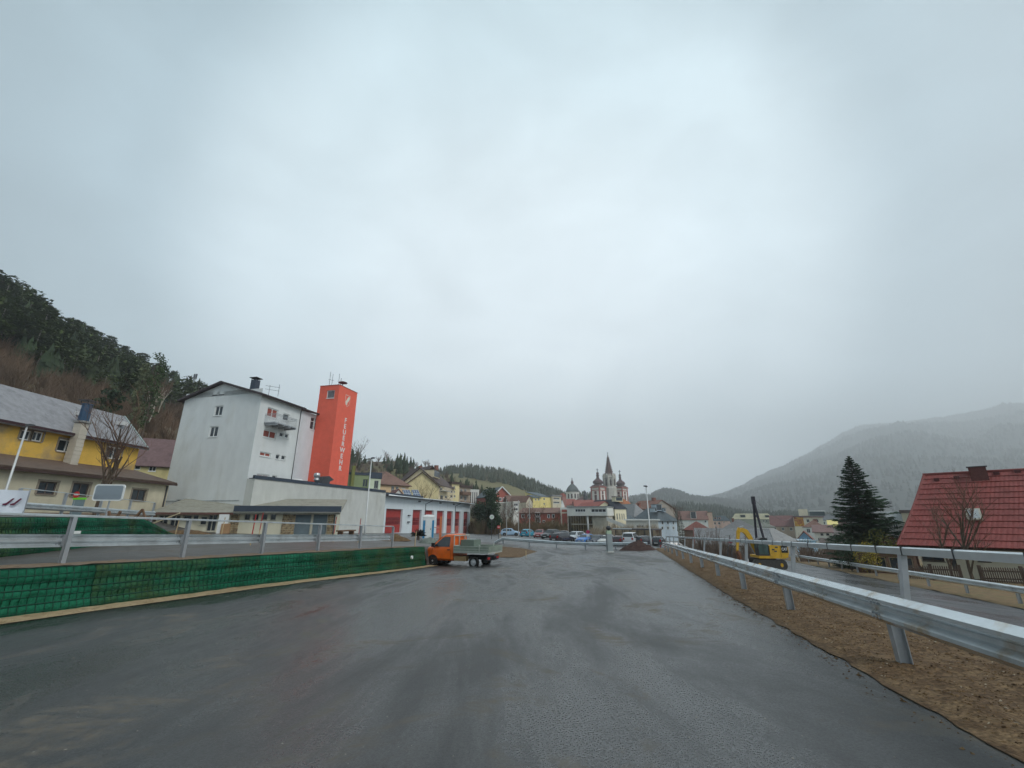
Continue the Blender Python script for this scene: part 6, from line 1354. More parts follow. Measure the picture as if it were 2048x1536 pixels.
# soil heap
b = gpt(1278, 1103, 45); mb = MB(); rows_ = 16; seg = 40; vs = []
for i in range(rows_ + 1):
    t = i / rows_
    for k in range(seg):
        a = 2 * math.pi * k / seg; r = 1.75 * t * (1 + .18 * mnoise.noise(Vector((math.cos(a) * 1.5, math.sin(a) * 1.5, 2)))); x, y = math.cos(a) * r * 1.05, math.sin(a) * r * .8
        vs.append((x, y, .95 * (1 - t ** 1.15) + .12 * mnoise.noise(Vector((x * 2.2, y * 2.2, 0))) * (1 - t * .8) + .05 * mnoise.noise(Vector((x * 8, y * 8, 4)))))
mb.add(vs, [(i * seg + k, i * seg + (k + 1) % seg, (i + 1) * seg + (k + 1) % seg, (i + 1) * seg + k) for i in range(rows_) for k in range(seg)])
hp_ = mb.build('soil_heap', mat('dark_soil', (.06, .035, .03), .95, .5, 6, 1, 16), loc=b, fix=True); tag(hp_, 'heap of dark brown soil tipped beside the end barrier', 'soil heap')
# brown earth bed behind the pickup
def bed(name, label, us, mt, lift=.03, sm_=None):
    pts = [gpt(*a) for a in us]; c = Vector((sum(p[0] for p in pts) / len(pts), sum(p[1] for p in pts) / len(pts))); rows_ = []
    for t in (0, .3, .6, .85, 1):
        rows_.append([(lerp(c.x, p[0], t), lerp(c.y, p[1], t)) for p in pts + [pts[0]]])
    out = [[(x, y, Z(*sq(x, y)) + (lift * (1 - .9 * (i == 4)) + .004) + (bump(x, y, .05, 2) if i < 4 else 0)) for x, y in r] for i, r in enumerate(rows_)]
    o = sheet(name, mt, out); return o
bed('earth_bed', '', [(985, 1113, 36), (1040, 1110, 37), (1075, 1104, 43), (1050, 1101, 46), (1005, 1100, 47), (985, 1103, 44)], EARTH, .05)
b = gpt(1052, 1110, 38); sk_ = thing('timber_stake', 'pale wooden stake in the brown earth bed behind the pickup', 'stake', b); mb = MB(); mb.box(-.03, .03, -.02, .02, -.1, .42); mb.add([(-.03, -.02, .42), (.03, -.02, .42), (.03, .02, .42), (-.03, .02, .42), (0, 0, .48)], [(0, 1, 4), (1, 2, 4), (2, 3, 4), (3, 0, 4)]); mb.build('stake', WOOD, sk_)
# snow poles
def snow_pole(u, v, Y, hh, label, wood=False):
    b = gpt(u, v, Y); r = thing('snow_pole', label, 'marker pole', b, 0, 'red and wooden marker poles'); mb = MB(); mb.tube([(0, 0, -.1), (0, 0, hh * .35)], .03, 6); mb.build('foot', WOOD, r); mb = MB(); mb.tube([(.0, 0, hh * .35), (.04, 0, hh)], .026, 6); mb.build('shaft', WOOD if wood else REDP, r)
snow_pole(500, 1094, 23.5, 1.5, 'red marker pole in front of the left stone pier'); snow_pole(516, 1083, 30, 1.7, 'red marker pole before the four small annex windows'); snow_pole(666, 1085, 31, 1.6, 'red marker pole beside the right annex corner')
snow_pole(716, 1086, 32, 1.6, 'red marker pole at the foot of the concrete hall wall'); snow_pole(441, 1080, 30, 1.3, 'plain wooden stake before the annex door', True); snow_pole(350, 1073, 29, 1.1, 'plain wooden stake at the end of the upper green wall', True)
snow_pole(830, 1089, 30, .9, 'short wooden stake at the end of the left guard rail', True); snow_pole(1000, 1092, 60, 2.2, 'thin dark pole behind the end barrier', True)
# portable toilet
b = gpt(855, 1084, 46); pt_ = thing('portable_toilet', 'white and blue portable toilet at the end of the green wall', 'portable toilet', (b[0], b[1], b[2]), rad(12))
mb = MB(); mb.box(-.56, .56, -.56, .56, .08, 2.12); mb.build('cabin', mat('toilet_white', (.68, .7, .7), .5), pt_)
mb = MB(); mb.lathe([(.82, 2.12), (.82, 2.2), (.72, 2.32), (.4, 2.4)], 4, ph=math.pi / 4); mb.build('roof', WHITE, pt_)
for x in (-.44, .44): mb = MB(); mb.box(x - .1, x + .1, -.585, -.562, .15, 1.85); mb.build('blue_panel', mat('toilet_blue', (.03, .22, .42), .5), pt_)
mb = MB(); mb.box(-.3, .3, -.6, -.563, .15, 1.95); d_ = mb.build('door', WHITE, pt_); mb = MB(); mb.box(.2, .25, -.63, -.602, .95, 1.1); mb.build('handle', DARK, d_)
mb = MB(); mb.box(-.6, .6, -.6, .6, 0, .08); mb.build('skid', DARK, pt_)
# orange gate post and bar left of the cab
b = gpt(880, 1085, 52); gp_ = thing('gate_post', 'orange post with thin barrier bar behind the pickup cab', 'barrier', b); mb = MB(); mb.box(-.12, .12, -.1, .1, 0, 2.4); mb.build('post', mat('post_orange', (.6, .18, .08), .6), gp_); mb = MB(); mb.bar((0, 0, 1.1), (-1.6, .2, 1.35), .08); mb.build('bar', mat('bar_pink', (.6, .3, .25), .6), gp_)
# signs
def sign(label, u, v, Y, hh, disc, r, colr, pole=DARK, shape='round', extra=None, ground=None):
    b = gpt(u, v, Y) if ground is None else (P(u, v, Y).x, Y, ground); g_ = thing('road_sign', label, 'sign', b); mb = MB(); mb.tube([(0, 0, -.1), (0, 0, hh)], .035, 6); mb.build('pole', pole, g_)
    mb = MB(); mb.tube([(0, -.05, disc), (0, -.03, disc)], r, 24) if shape == 'round' else mb.box(-r, r, -.05, -.03, disc - r, disc + r); p_ = mb.build('plate', colr, g_)
    if extra: extra(g_, p_, disc, r)
    return g_
SRED = mat('sign_red', (.5, .03, .03), .45); SWH = mat('sign_white', (.75, .75, .75), .45)
def ring_x(g_, p_, d, r): mb = MB(); mb.tube([(0, -.056, d), (0, -.051, d)], r * .72, 24); mb.build('centre', mat('sign_pale_green', (.5, .6, .5), .5), p_)
sign('round pale sign on a dark post before the evergreen shrubs', 983, 1088, 62, 3.0, 2.85, .3, SWH, extra=ring_x)
def bar_x(g_, p_, d, r): mb = MB(); mb.box(-r * .7, r * .7, -.056, -.051, d - r * .16, d + r * .16); mb.build('bar', SWH, p_)
sign('small red no-entry disc on a post behind the pickup bed', 997, 1094, 58, 1.75, 1.65, .2, SRED, extra=bar_x)
def sub_x(g_, p_, d, r): mb = MB(); mb.box(-r * .8, r * .8, -.055, -.03, d - r * 2.4, d - r * 1.15); mb.build('plate_below', mat('sign_bluewhite', (.5, .58, .66), .5), g_)
sign('red round sign with white plate below among the parked cars', 1177, 1094, 55, 1.9, 1.7, .22, mat('sign_maroon', (.3, .03, .08), .5), pole=STEEL, extra=sub_x)
sign('small dark red round sign before the long grey hall', 1466, 1122, 60, 2.9, 2.2, .3, mat('sign_dkred', (.22, .02, .05), .5), ground=-3.6)
b = P(128, 1046, 26); g_ = sign('red and white no-entry sign before the beige house wing', 138, 1046, 26, 1.75, 1.68, .18, SRED, pole=STEEL, extra=bar_x, ground=1.05)
b = P(146, 1045, 26); pn = thing('site_panel', 'blue-grey board with bright green top edge beside the no-entry sign', 'board', (b.x, b.y, 1.2)); mb = MB(); mb.box(-.32, .32, -.03, .03, -.1, 1.25); mb.build('board', mat('board_bluegrey', (.2, .26, .28), .7), pn); mb = MB(); mb.box(-.36, .36, -.04, .04, 1.25, 1.36); mb.build('edge', mat('neon_green', (.2, .7, .05), .5), pn)
# traffic mirror with white frame
a, c = P(188, 968, 25), P(248, 1002, 25.5); mc = (a + c) / 2
tm = thing('traffic_mirror', 'large rounded traffic mirror in a white frame before the beige wing', 'traffic mirror', (mc.x, mc.y, 1.1), rad(10)); hwid = (c.x - a.x) / 2; hh = (a.z - c.z) / 2; zc = mc.z - 1.1
def rrect(w_, h_, r, n=5):
    o_ = []
    for cx_, cz_, a0 in ((w_ - r, h_ - r, 0), (-w_ + r, h_ - r, 90), (-w_ + r, -h_ + r, 180), (w_ - r, -h_ + r, 270)):
        for i in range(n + 1): o_.append((cx_ + r * math.cos(rad(a0 + 90 * i / n)), cz_ + r * math.sin(rad(a0 + 90 * i / n)) + zc))
    return o_
mb = MB(); mb.prism(rrect(hwid, hh, .15), -.03, .05, 'y'); mb.build('frame', WHITE, tm); mb = MB(); mb.prism(rrect(hwid - .07, hh - .07, .1), -.036, -.031, 'y'); mb.build('mirror_glass', mat('mirror_glass', (.34, .36, .38), .3, .05, 1, metal=1), tm)
mb = MB(); mb.tube([(hwid * .1, .1, 0), (hwid * .1, .1, zc)], .05, 6); mb.bar((hwid * .1, .1, zc - .05), (hwid * .1, .02, zc - .05), .08); mb.build('post', STEEL, tm)
# banner at the left edge
bp = P(-14, 1020, 19.5); bn = thing('banner', 'white banner with two dark red strokes hung on the left guard rail', 'banner', (bp.x, bp.y, bp.z), rad(28))
mb = MB(); nx, nz = 12, 8; wv = lambda x, z: .03 * math.sin(x * 5 + z * 3) + .02 * math.sin(x * 11)
Wb, Hb = .95, .88
mb.add([(lerp(-.6, Wb, i / nx), wv(i / nx * 1.6, k / nz), lerp(-.15, Hb - .05 * i / nx, k / nz)) for k in range(nz + 1) for i in range(nx + 1)], [(k * 13 + i, k * 13 + i + 1, k * 13 + 14 + i, k * 13 + 13 + i) for k in range(nz) for i in range(nx)]); mb.build('cloth', mat('banner_white', (.66, .71, .78), .7, .05), bn, sm=True, fix=False)
for i, x in enumerate((.38, .62)):
    mb = MB(); pts = [(x - .12, .2), (x + .0, .2), (x + .2, .48), (x + .14, .5), (x - .02, .3), (x - .13, .26)]; mb.prism(pts, -.075, -.068, 'y'); mb.build('stroke', mat('stroke_maroon', (.12, .02, .05), .6), bn)
for x in (-.6, Wb): mb = MB(); mb.bar((x, .03, -.9), (x, .03, Hb + .02), .045); mb.build('pole', STEEL, bn)
# wooden A-frame trestle by the mirror, stored boards, small white tag on the wall, bench by the hall wall
b = P(226, 1033, 25); tf = thing('timber_trestle', 'rough brown timber trestle under the traffic mirror', 'trestle', (b.x, b.y, 1.05)); TB = mat('trestle_wood', (.17, .1, .06), .85, .3, 5)
for x0, x1 in ((-.3, .0), (.35, .05)): mb = MB(); mb.bar((x0, 0, .75), (x1, 0, 0), .1); mb.build('leg', TB, tf)
mb = MB(); mb.bar((.9, .05, 0), (1.5, .05, .85), .1); mb.bar((1.5, .05, .85), (1.9, .05, .1), .08); mb.build('brace', TB, tf)
b = gpt(690, 1085, 44); bn_ = thing('wooden_crate', 'brown wooden bench against the concrete hall wall', 'bench', b, FA); mb = MB(); mb.box(-1.2, 1.2, -.3, .3, .5, .62); mb.build('seat', TB, bn_); 
for x in (-.9, .9): mb = MB(); mb.box(x - .08, x + .08, -.25, .25, 0, .5); mb.build('leg', TB, bn_)
bn_.name = 'bench'
a = w2(.2); o_ = Vector((a.x + .2, a.y - .05, .95)); mb = MB(); mb.box(-.16, .16, -.03, .0, -.05, .05); tg = mb.build('wall_tag', WHITE, loc=o_, rz=rad(60)); tag(tg, 'small white plate fixed to the upper green wall', 'plate')
s0 = 24.4; x, y = xy(s0, qw(s0) + .33); mb = MB(); mb.tube([(0, 0, 0), (.08, -.02, 0)], .09, 14); tg = mb.build('reflector_disc', WHITE, loc=(x, y, Z(s0, qw(s0) + .3) + .62)); tag(tg, 'small white disc on the green wall beside the pickup nose', 'disc')
# leaning pale pole by the annex and stored boards
b = P(372, 1028, 34); lp_ = thing('leaning_lath', 'long pale lath sloping across the left end of the low annex', 'lath', (0, 0, 0)); mb = MB(); mb.bar(P(298, 1050, 33), P(360, 1026, 33), .07); mb.build('lath', mat('pale_lath', (.6, .52, .34), .7), lp_)
b = gpt(432, 1068, 38.5); bd = thing('leaning_boards', 'white and brown boards leaning beside the annex door', 'boards', (b[0], b[1], b[2]), math.atan2(ad.y, ad.x))
mb = MB(); mb.box(.0, .75, -.05, .0, .0, 1.55); mb.build('white_board', WHITE, bd); mb = MB(); mb.box(.3, 1.0, -.12, -.06, 0, .8); mb.build('brown_board', mat('cardboard', (.36, .22, .12), .85), bd)
# yellow leaf on the shoulder
x, y = xy(5.2, 3.5); mb = MB(); mb.add([(-.05, 0, 0), (0, .018, .012), (.05, .0, .02), (0, -.018, .008)], [(0, 1, 2, 3)]); lf = mb.build('fallen_leaf', mat('yellow_leaf', (.7, .55, .12), .6), loc=(x, y, z_verge(5.2, 3.5) + .03), fix=False); tag(lf, 'single yellow leaf lying on the brown shoulder', 'leaf')
# ------------------------------------------------------------------ vegetation
BARK = mat('bark', (.1, .075, .055), .95, .35, 6, .5, 14); BARKG = mat('grey_bark', (.19, .165, .14), .95, .3, 6); TWIG = mat('brown_twigs', (.14, .085, .06), .95, .4, 2); TWIGY = mat('ochre_twigs', (.26, .18, .1), .95, .3, 3)
NEED = mat('spruce_needles', (.026, .065, .03), .8, .5, 1.2, col2=(.055, .1, .04), c2sc=.9); NEEDF = mat('forest_needles', (.028, .046, .02), .9, .5, .15, col2=(.05, .066, .024), c2sc=.05)
NEEDY = mat('yellow_shrub', (.3, .24, .04), .85, .4, 2); EVER = mat('evergreen_leaves', (.025, .05, .022), .7, .5, 1.5, col2=(.05, .085, .03), c2sc=1)
rnd = random.Random(21)
def spruce_mesh(h, r, whorls=30, br=8, clump=11, rg=rnd, wd_=.11):
    mb = MB(); tb = MB(); tb.tube([(0, 0, -.3), (0, 0, h * .5), (0, 0, h)], [h * .016, h * .009, .012], 7)
    for k in range(whorls):
        t = (k / (whorls - 1)) ** .92; z0 = h * (.04 + .955 * t); ln = r * (1 - t) ** .8 * rg.uniform(.82, 1.12) + .08
        nb = max(4, int(br * (1 - .4 * t))); ph = rg.random() * 6.28
        for b in range(nb):
            a = ph + b * 6.283 / nb + rg.uniform(-.25, .25); l = ln * rg.uniform(.7, 1.15); dr = rg.uniform(.12, .42) * (1 - t * .9) - .12 * t
            d = Vector((math.cos(a), math.sin(a), 0)); sd = Vector((-d.y, d.x, 0)); nc = max(3, int(clump * (l / r) + 2))
            tip = d * l + Vector((0, 0, z0 - dr * l + .12 * l))
            tb.tube([(0, 0, z0), d * l * .6 + Vector((0, 0, z0 - dr * l * .75)), tip], [.018 * h / 10 + .01, .012, .004], 3, cap=False)
            for c in range(nc):
                f = (c + .6) / nc; p = d * l * f + Vector((0, 0, z0 - dr * l * min(1, f * 1.25) + .12 * l * f * f))
                w_ = l * .36 * (1 - .55 * f) + .1
                for sg in (-1, 1):
                    q = p + sd * sg * w_ * rg.uniform(.6, 1.25) + d * l * .14 + Vector((0, 0, -rg.uniform(.05, .22) * w_ - .03)); e = d * wd_ * rg.uniform(.7, 1.5) + Vector((0, 0, rg.uniform(-.03, .05)))
                    mb.add([p - e, p + e, q + e * .35, q - e * .35], [(0, 1, 2, 3)])
                    q2 = p + sd * sg * w_ * .4 + d * l * .12 + Vector((0, 0, -rg.uniform(.08, .2))); mb.add([p - e * .7, p + e * .7, q2], [(0, 1, 2)])
    return tb, mb
def tree(name, label, loc, tb, mb, tm, cm, group=None, rz=0):
    r = thing(name, label, 'tree', loc, rz, group); tb.build('trunk', tm, r, fix=False); mb.build('crown', cm, r, fix=False); return r
def bare_mesh(h, spread=.5, levels=5, n0=5, rg=rnd, r0=None, lean=(0, 0), start=.25, forks=3):
    tb = MB(); cb = MB(); r0 = r0 or h * .016
    def grow(p, d, l, r, lv):
        pts = [p]; q = p
        for i in range(3):
            d = (d + Vector((rg.uniform(-1, 1), rg.uniform(-1, 1), rg.uniform(-.3, .6))) * .13).normalized(); q = q + d * l / 3; pts.append(q)
        (tb if lv <= 1 else cb).tube(pts, [r, r * .85, r * .72, r * .55], 5 if lv <= 1 else 3, cap=False)
        if lv >= levels: return
        for k in range(forks if lv else n0):
            t = rg.uniform(.35, 1) if lv else rg.uniform(start, 1); b = pts[0].lerp(pts[3], t) if lv else pts[min(3, int(t * 3))].lerp(pts[min(3, int(t * 3) + 1)], (t * 3) % 1)
            ax_ = Vector((rg.uniform(-1, 1), rg.uniform(-1, 1), rg.uniform(-.1, .5))).normalized(); nd = (d * (1 - spread) + ax_ * spread + Vector((0, 0, .18))).normalized()
            grow(b, nd, l * rg.uniform(.5, .75), r * rg.uniform(.42, .6), lv + 1)
    grow(Vector((0, 0, -.2)), Vector((lean[0], lean[1], 1)).normalized(), h * .52, r0, 0)
    return tb, cb
def leafy(mb, c, rx, ry, rz_, n, size, rg=rnd):
    for _ in range(n):
        a = rg.random() * 6.283; u = rg.uniform(-1, 1); rr = rg.random() ** .4; s = math.sqrt(1 - u * u)
        p = Vector(c) + Vector((math.cos(a) * s * rx, math.sin(a) * s * ry, u * rz_)) * rr
        d1 = Vector((rg.uniform(-1, 1), rg.uniform(-1, 1), rg.uniform(-1, 1))).normalized() * size * rg.uniform(.5, 1.3); d2 = d1.cross(Vector((rg.uniform(-1, 1), rg.uniform(-1, 1), rg.uniform(-1, 1)))).normalized() * size * .45
        mb.add([p - d1, p + d2, p + d1, p - d2], [(0, 1, 2, 3)])
# the big spruce on the right
b = P(1744, 1120, 45); zt = zat(912, 45); tb, mb = spruce_mesh(zt + 3.6, 3.7, 48, 13, 14); tree('spruce_tree', 'tall dark green spruce left of the red-roofed house', (b.x, b.y, -3.6), tb, mb, BARK, NEED)
for i, (u, Y, w_, h_) in enumerate(((1700, 41, 1.1, 1.6), (1735, 39.5, 1.0, 1.3), (1765, 40, 1.4, 1.8), (1788, 42, 1.0, 1.5))):
    b = P(u, 1120, Y); mb = MB(); leafy(mb, (0, 0, h_), w_, w_, h_, 900, .09); tb = MB()
    for k in range(5): tb.tube([(0, 0, -.2), (rnd.uniform(-.5, .5), rnd.uniform(-.4, .4), h_)], [.03, .015], 4)
    tree('garden_shrub', ['olive shrub left of the spruce foot', 'yellow flowering shrub before the spruce foot', 'large yellowish shrub right of the spruce', 'rusty brown shrub touching the red roof verge'][i], (b.x, b.y, -3.0), tb, mb, BARK, [EVER, NEEDY, mat('olive_leaves', (.12, .13, .03), .85, .4, 2), mat('rust_leaves', (.16, .07, .035), .85, .4, 2)][i])
# bare shrub tree before the red roof
b = P(1946, 1158, 33); tb, cb = bare_mesh(7.2, .42, 5, 9, r0=.12, start=.08); tree('bare_tree', 'leafless multi-stemmed tree before the red tiled roof', (b.x, b.y, -3.0), tb, cb, BARK, TWIG)
tb, cb = bare_mesh(6, .4, 4, 7, r0=.09, start=.1); b = P(1905, 1150, 36); tree('bare_tree', 'thin leafless sapling beside the dark door of the red-roofed house', (b.x, b.y, -3.1), tb, cb, BARK, TWIG)
# left: tree before the yellow house
b = P(186, 1030, 29.5); tb, cb = bare_mesh(8.6, .45, 5, 8, r0=.12, lean=(.12, .05), start=.3); tree('bare_tree', 'leafless tree in front of the ochre yellow house', (b.x, b.y, 1.3), tb, cb, BARK, TWIG)
b = P(857, 1010, 100); tb, cb = bare_mesh(13, .5, 5, 10, r0=.16, start=.15); tree('bare_tree', 'leafless ochre-twigged tree before the cream gable wall', (b.x, b.y, -3), tb, cb, BARKG, TWIGY)
# evergreen mass and shrubs right of the garages
for i, (u, Y, z0, rx, hz, n) in enumerate(((978, 104, 6.2, 2.6, 4.0, 2600), (960, 108, 4.0, 2.6, 3.6, 1500), (990, 101, 4.0, 2.0, 3.2, 1300))):
    b = P(u, 1060, Y); mb = MB()
    for k in range(16): a = rnd.random() * 6.28; leafy(mb, (math.cos(a) * rx * .6 * rnd.random(), math.sin(a) * rx * .6, z0 + rnd.uniform(-1, 1) * hz * .75), rx * .5, rx * .5, hz * .35, n // 16, .3)
    tb = MB(); tb.tube([(0, 0, -.5), (0, 0, z0)], [.2, .1], 6)
    tree('evergreen_tree', ['tall dark evergreen right of the garage row', 'dark evergreen touching the end of the garage roof', 'lower dark evergreen beside the terrace wall'][i], (b.x, b.y, -2.2), tb, mb, BARK, EVER, 'evergreens by the garages')
def twig_bush(mb, x, y, z, h, w_, n, rg=rnd):
    for _ in range(n):
        a = rg.random() * 6.283; r = w_ * rg.random() ** .6; bx, by = x + math.cos(a) * r * .35, y + math.sin(a) * r * .35; hh = h * rg.uniform(.45, 1.05) * (1 - .35 * (r / w_) ** 2)
        tx, ty = x + math.cos(a) * r * rg.uniform(.8, 1.3), y + math.sin(a) * r * rg.uniform(.8, 1.3); t = rg.uniform(.012, .028) * h
        mb.add([(bx - t, by, z), (bx + t, by + t * .3, z), (tx, ty, z + hh)], [(0, 1, 2)])
        m_ = .55; qx, qy, qz = lerp(bx, tx, m_), lerp(by, ty, m_), z + hh * m_; a2 = a + rg.uniform(-1, 1)
        mb.add([(qx - t * .6, qy, qz), (qx + t * .6, qy, qz), (qx + math.cos(a2) * hh * .25, qy + math.sin(a2) * hh * .25, qz + hh * .35)], [(0, 1, 2)])
mb = MB()
for _ in range(150):
    u = rnd.uniform(940, 1132); Y = rnd.uniform(101, 116); b = P(u, 1065, Y); twig_bush(mb, b.x, b.y, -2.1, rnd.uniform(1.6, 4.2) if u > 1025 else rnd.uniform(2, 4.6), rnd.uniform(.7, 1.4), 34)
tag(mb.build('hedge', mat('hedge_twigs', (.15, .105, .06), .95, .4, 1, col2=(.09, .08, .035), c2sc=.3), fix=False), 'tangled leafless hedge behind the parked cars', 'hedge', kind='stuff')
mb = MB()
for _ in range(120):
    u = rnd.uniform(1185, 1320); Y = rnd.uniform(97, 104); b = P(u, 1065, Y); twig_bush(mb, b.x, b.y, -2.6, rnd.uniform(1.6, 3.6), rnd.uniform(.4, .8), 22)
tag(mb.build('pale_hedge', mat('pale_twigs', (.3, .25, .18), .95, .3, 1), fix=False), 'pale leafless saplings below the modern white box and canopy', 'hedge', kind='stuff')
mb = MB()
for _ in range(130):
    u = rnd.uniform(1335, 1510) if rnd.random() < .7 else rnd.uniform(1600, 1720); Y = rnd.uniform(58, 68); b = P(u, 1100, Y); twig_bush(mb, b.x, b.y, -4.6, rnd.uniform(1.6, 4.4), rnd.uniform(.5, 1.2), 22)
tag(mb.build('lane_hedge', mat('lane_twigs', (.12, .09, .07), .95, .4, 1), fix=False), 'dark leafless bushes along the lane before the grey hall', 'hedge', kind='stuff')
for i, (u, vt, Y, sc) in enumerate(((1365, 1033, 110, 1), (1410, 1050, 66, .6))):
    if i: continue
    b = P(u, 1070, Y); tb, mb = spruce_mesh(zat(vt, Y) + 5, 1.3, 20, 7, 6); tree('spruce_tree', 'slim dark green conifer right of the pale blue house', (b.x, b.y, -5), tb, mb, BARK, mat('yew_needles', (.04, .05, .02), .8, .4, 1))
for i, (u, vt, Y) in enumerate(((1408, 1050, 64), (1424, 1052, 65), (1436, 1048, 63), (1454, 1056, 64))):
    b = P(u, 1100, Y); tb, cb = bare_mesh(zat(vt, Y) + 4.6, .3, 4, 6, r0=.06, start=.3); tree('bare_sapling', ['leftmost thin leafless sapling before the grey hall', 'second thin leafless sapling before the grey hall', 'tallest thin leafless sapling before the grey hall', 'rightmost thin leafless sapling before the grey hall'][i], (b.x, b.y, -4.6), tb, cb, BARK, TWIG, 'saplings before the grey hall')
# poplar-like brown tree beside the pale blue house, row of bare trees by the red house
for i, (u, vt, Y, w_) in enumerate(((1356, 1006, 150, .35), (1075, 1000, 112, .55), (1052, 1012, 112, .5), (1112, 1025, 108, .5), (1010, 1010, 118, .5), (1022, 1004, 122, .45))):
    b = P(u, 1068, Y); tb, cb = bare_mesh(zat(vt, Y) + 2.5, w_, 5, 8, r0=.14, start=.2); tree('bare_tree', ['slender leafless poplar right of the pale blue house', 'leafless tree before the middle of the red house', 'leafless tree before the left end of the red house', 'leafless tree before the right end of the red house', 'grey leafless tree before the stone terrace wall', 'pale leafless tree beside the stacked white balconies'][i], (b.x, b.y, -2.5), tb, cb, BARKG if i > 3 else BARK, TWIG)
# dark spiky plant and rubble by the toilet
b = gpt(836, 1084, 44); mb = MB()
for k in range(90):
    a = rnd.random() * 6.28; e = rnd.uniform(.2, 1.4); l = rnd.uniform(.45, .95); d = Vector((math.cos(a) * math.cos(e), math.sin(a) * math.cos(e), math.sin(e))); sd = Vector((-d.y, d.x, 0)).normalized() * .035; p = Vector((0, 0, .3)) + d * .1
    mb.add([p - sd, p + sd, p + d * l * .6 + sd * .7 - Vector((0, 0, .0)), p + d * l - Vector((0, 0, .25 * l)), p + d * l * .6 - sd * .7], [(0, 1, 2, 3, 4)])
tb = MB(); tb.tube([(0, 0, -.1), (0, 0, .45)], [.14, .1], 8); r = tree('spiky_plant', 'dark spiky yucca beside the portable toilet', b, tb, mb, BARK, mat('yucca_leaf', (.03, .035, .03), .7, .4, 3)); r['category'] = 'plant'
def heap(name, label, loc, rx, ry, h, mt, cat):
    mb = MB(); R_, S_ = 8, 20; vs = []
    for i in range(R_ + 1):
        for k in range(S_):
            t = i / R_; a = 2 * math.pi * k / S_; x, y = math.cos(a) * rx * t, math.sin(a) * ry * t; vs.append((x, y, h * (1 - t ** 1.6) + h * .35 * mnoise.noise(Vector((x * 2, y * 2, loc[0]))) * (1 - t)))
    mb.add(vs, [(i * S_ + k, i * S_ + (k + 1) % S_, (i + 1) * S_ + (k + 1) % S_, (i + 1) * S_ + k) for i in range(R_) for k in range(S_)]); o = mb.build(name, mt, loc=loc, sm=True); tag(o, label, cat)
heap('rubble_heap', 'grey rubble heap behind the end of the green wall', gpt(858, 1088, 36), .9, .7, .5, mat('rubble', (.15, .17, .15), .95, .4, 5, 1, 9), 'rubble')
heap('earth_heap', 'low brown earth heap behind the left guard rail', gpt(785, 1085, 38), 1.6, .8, .5, EARTH, 'soil heap')
heap('turf_mound', 'low brown turf mound at the end of the upper green wall', (w2(1.0).x + .3, w2(1.0).y, Z(*sq(*w2(1.0)))), 2.2, .9, .45, EARTH, 'soil heap')

# ------------------------------------------------------------------ hills and woods
def cone_tree(mb, x, y, z, h, r, rg, n=6, lay=4):
    for k in range(lay):
        t0 = k / lay; zz = z + h * (.12 + .8 * t0); rr = r * (1 - t0) ** .85 * rg.uniform(.85, 1.15); hh = h * (.88 - .8 * t0) * rg.uniform(.42, .6) + h * .04
        ph = rg.random() * 6; o = len(mb.v); dx, dy = rg.uniform(-.1, .1) * r, rg.uniform(-.1, .1) * r
        for i in range(n):
            a = ph + i * 6.283 / n; q = rr * rg.uniform(.65, 1.2); mb.v.append((x + dx + math.cos(a) * q, y + dy + math.sin(a) * q, zz - rg.uniform(0, .06) * h))
        mb.v.append((x + dx * .5, y + dy * .5, min(z + h, zz + hh)))
        for i in range(n): mb.f.append((o + i, o + (i + 1) % n, o + n))
def blob_tree(mb, x, y, z, h, r, rg, n=60, flat=1.0):
    """pine-like crown of small leaf clumps"""
    for _ in range(n):
        a = rg.random() * 6.283; u = rg.uniform(-.7, 1); s = math.sqrt(max(0, 1 - u * u)); q = r * rg.random() ** .35
        p = Vector((x + math.cos(a) * s * q, y + math.sin(a) * s * q, z + h * .72 + u * h * .27 * flat)); d1 = Vector((rg.uniform(-1, 1), rg.uniform(-1, 1), rg.uniform(-.3, .5))).normalized() * r * rg.uniform(.1, .24); d2 = d1.cross(Vector((rg.uniform(-.4, .4), rg.uniform(-.4, .4), 1))).normalized() * r * rg.uniform(.06, .15)
        mb.add([p - d1, p + d2, p + d1 + Vector((0, 0, -.06 * r)), p - d2], [(0, 1, 2, 3)])
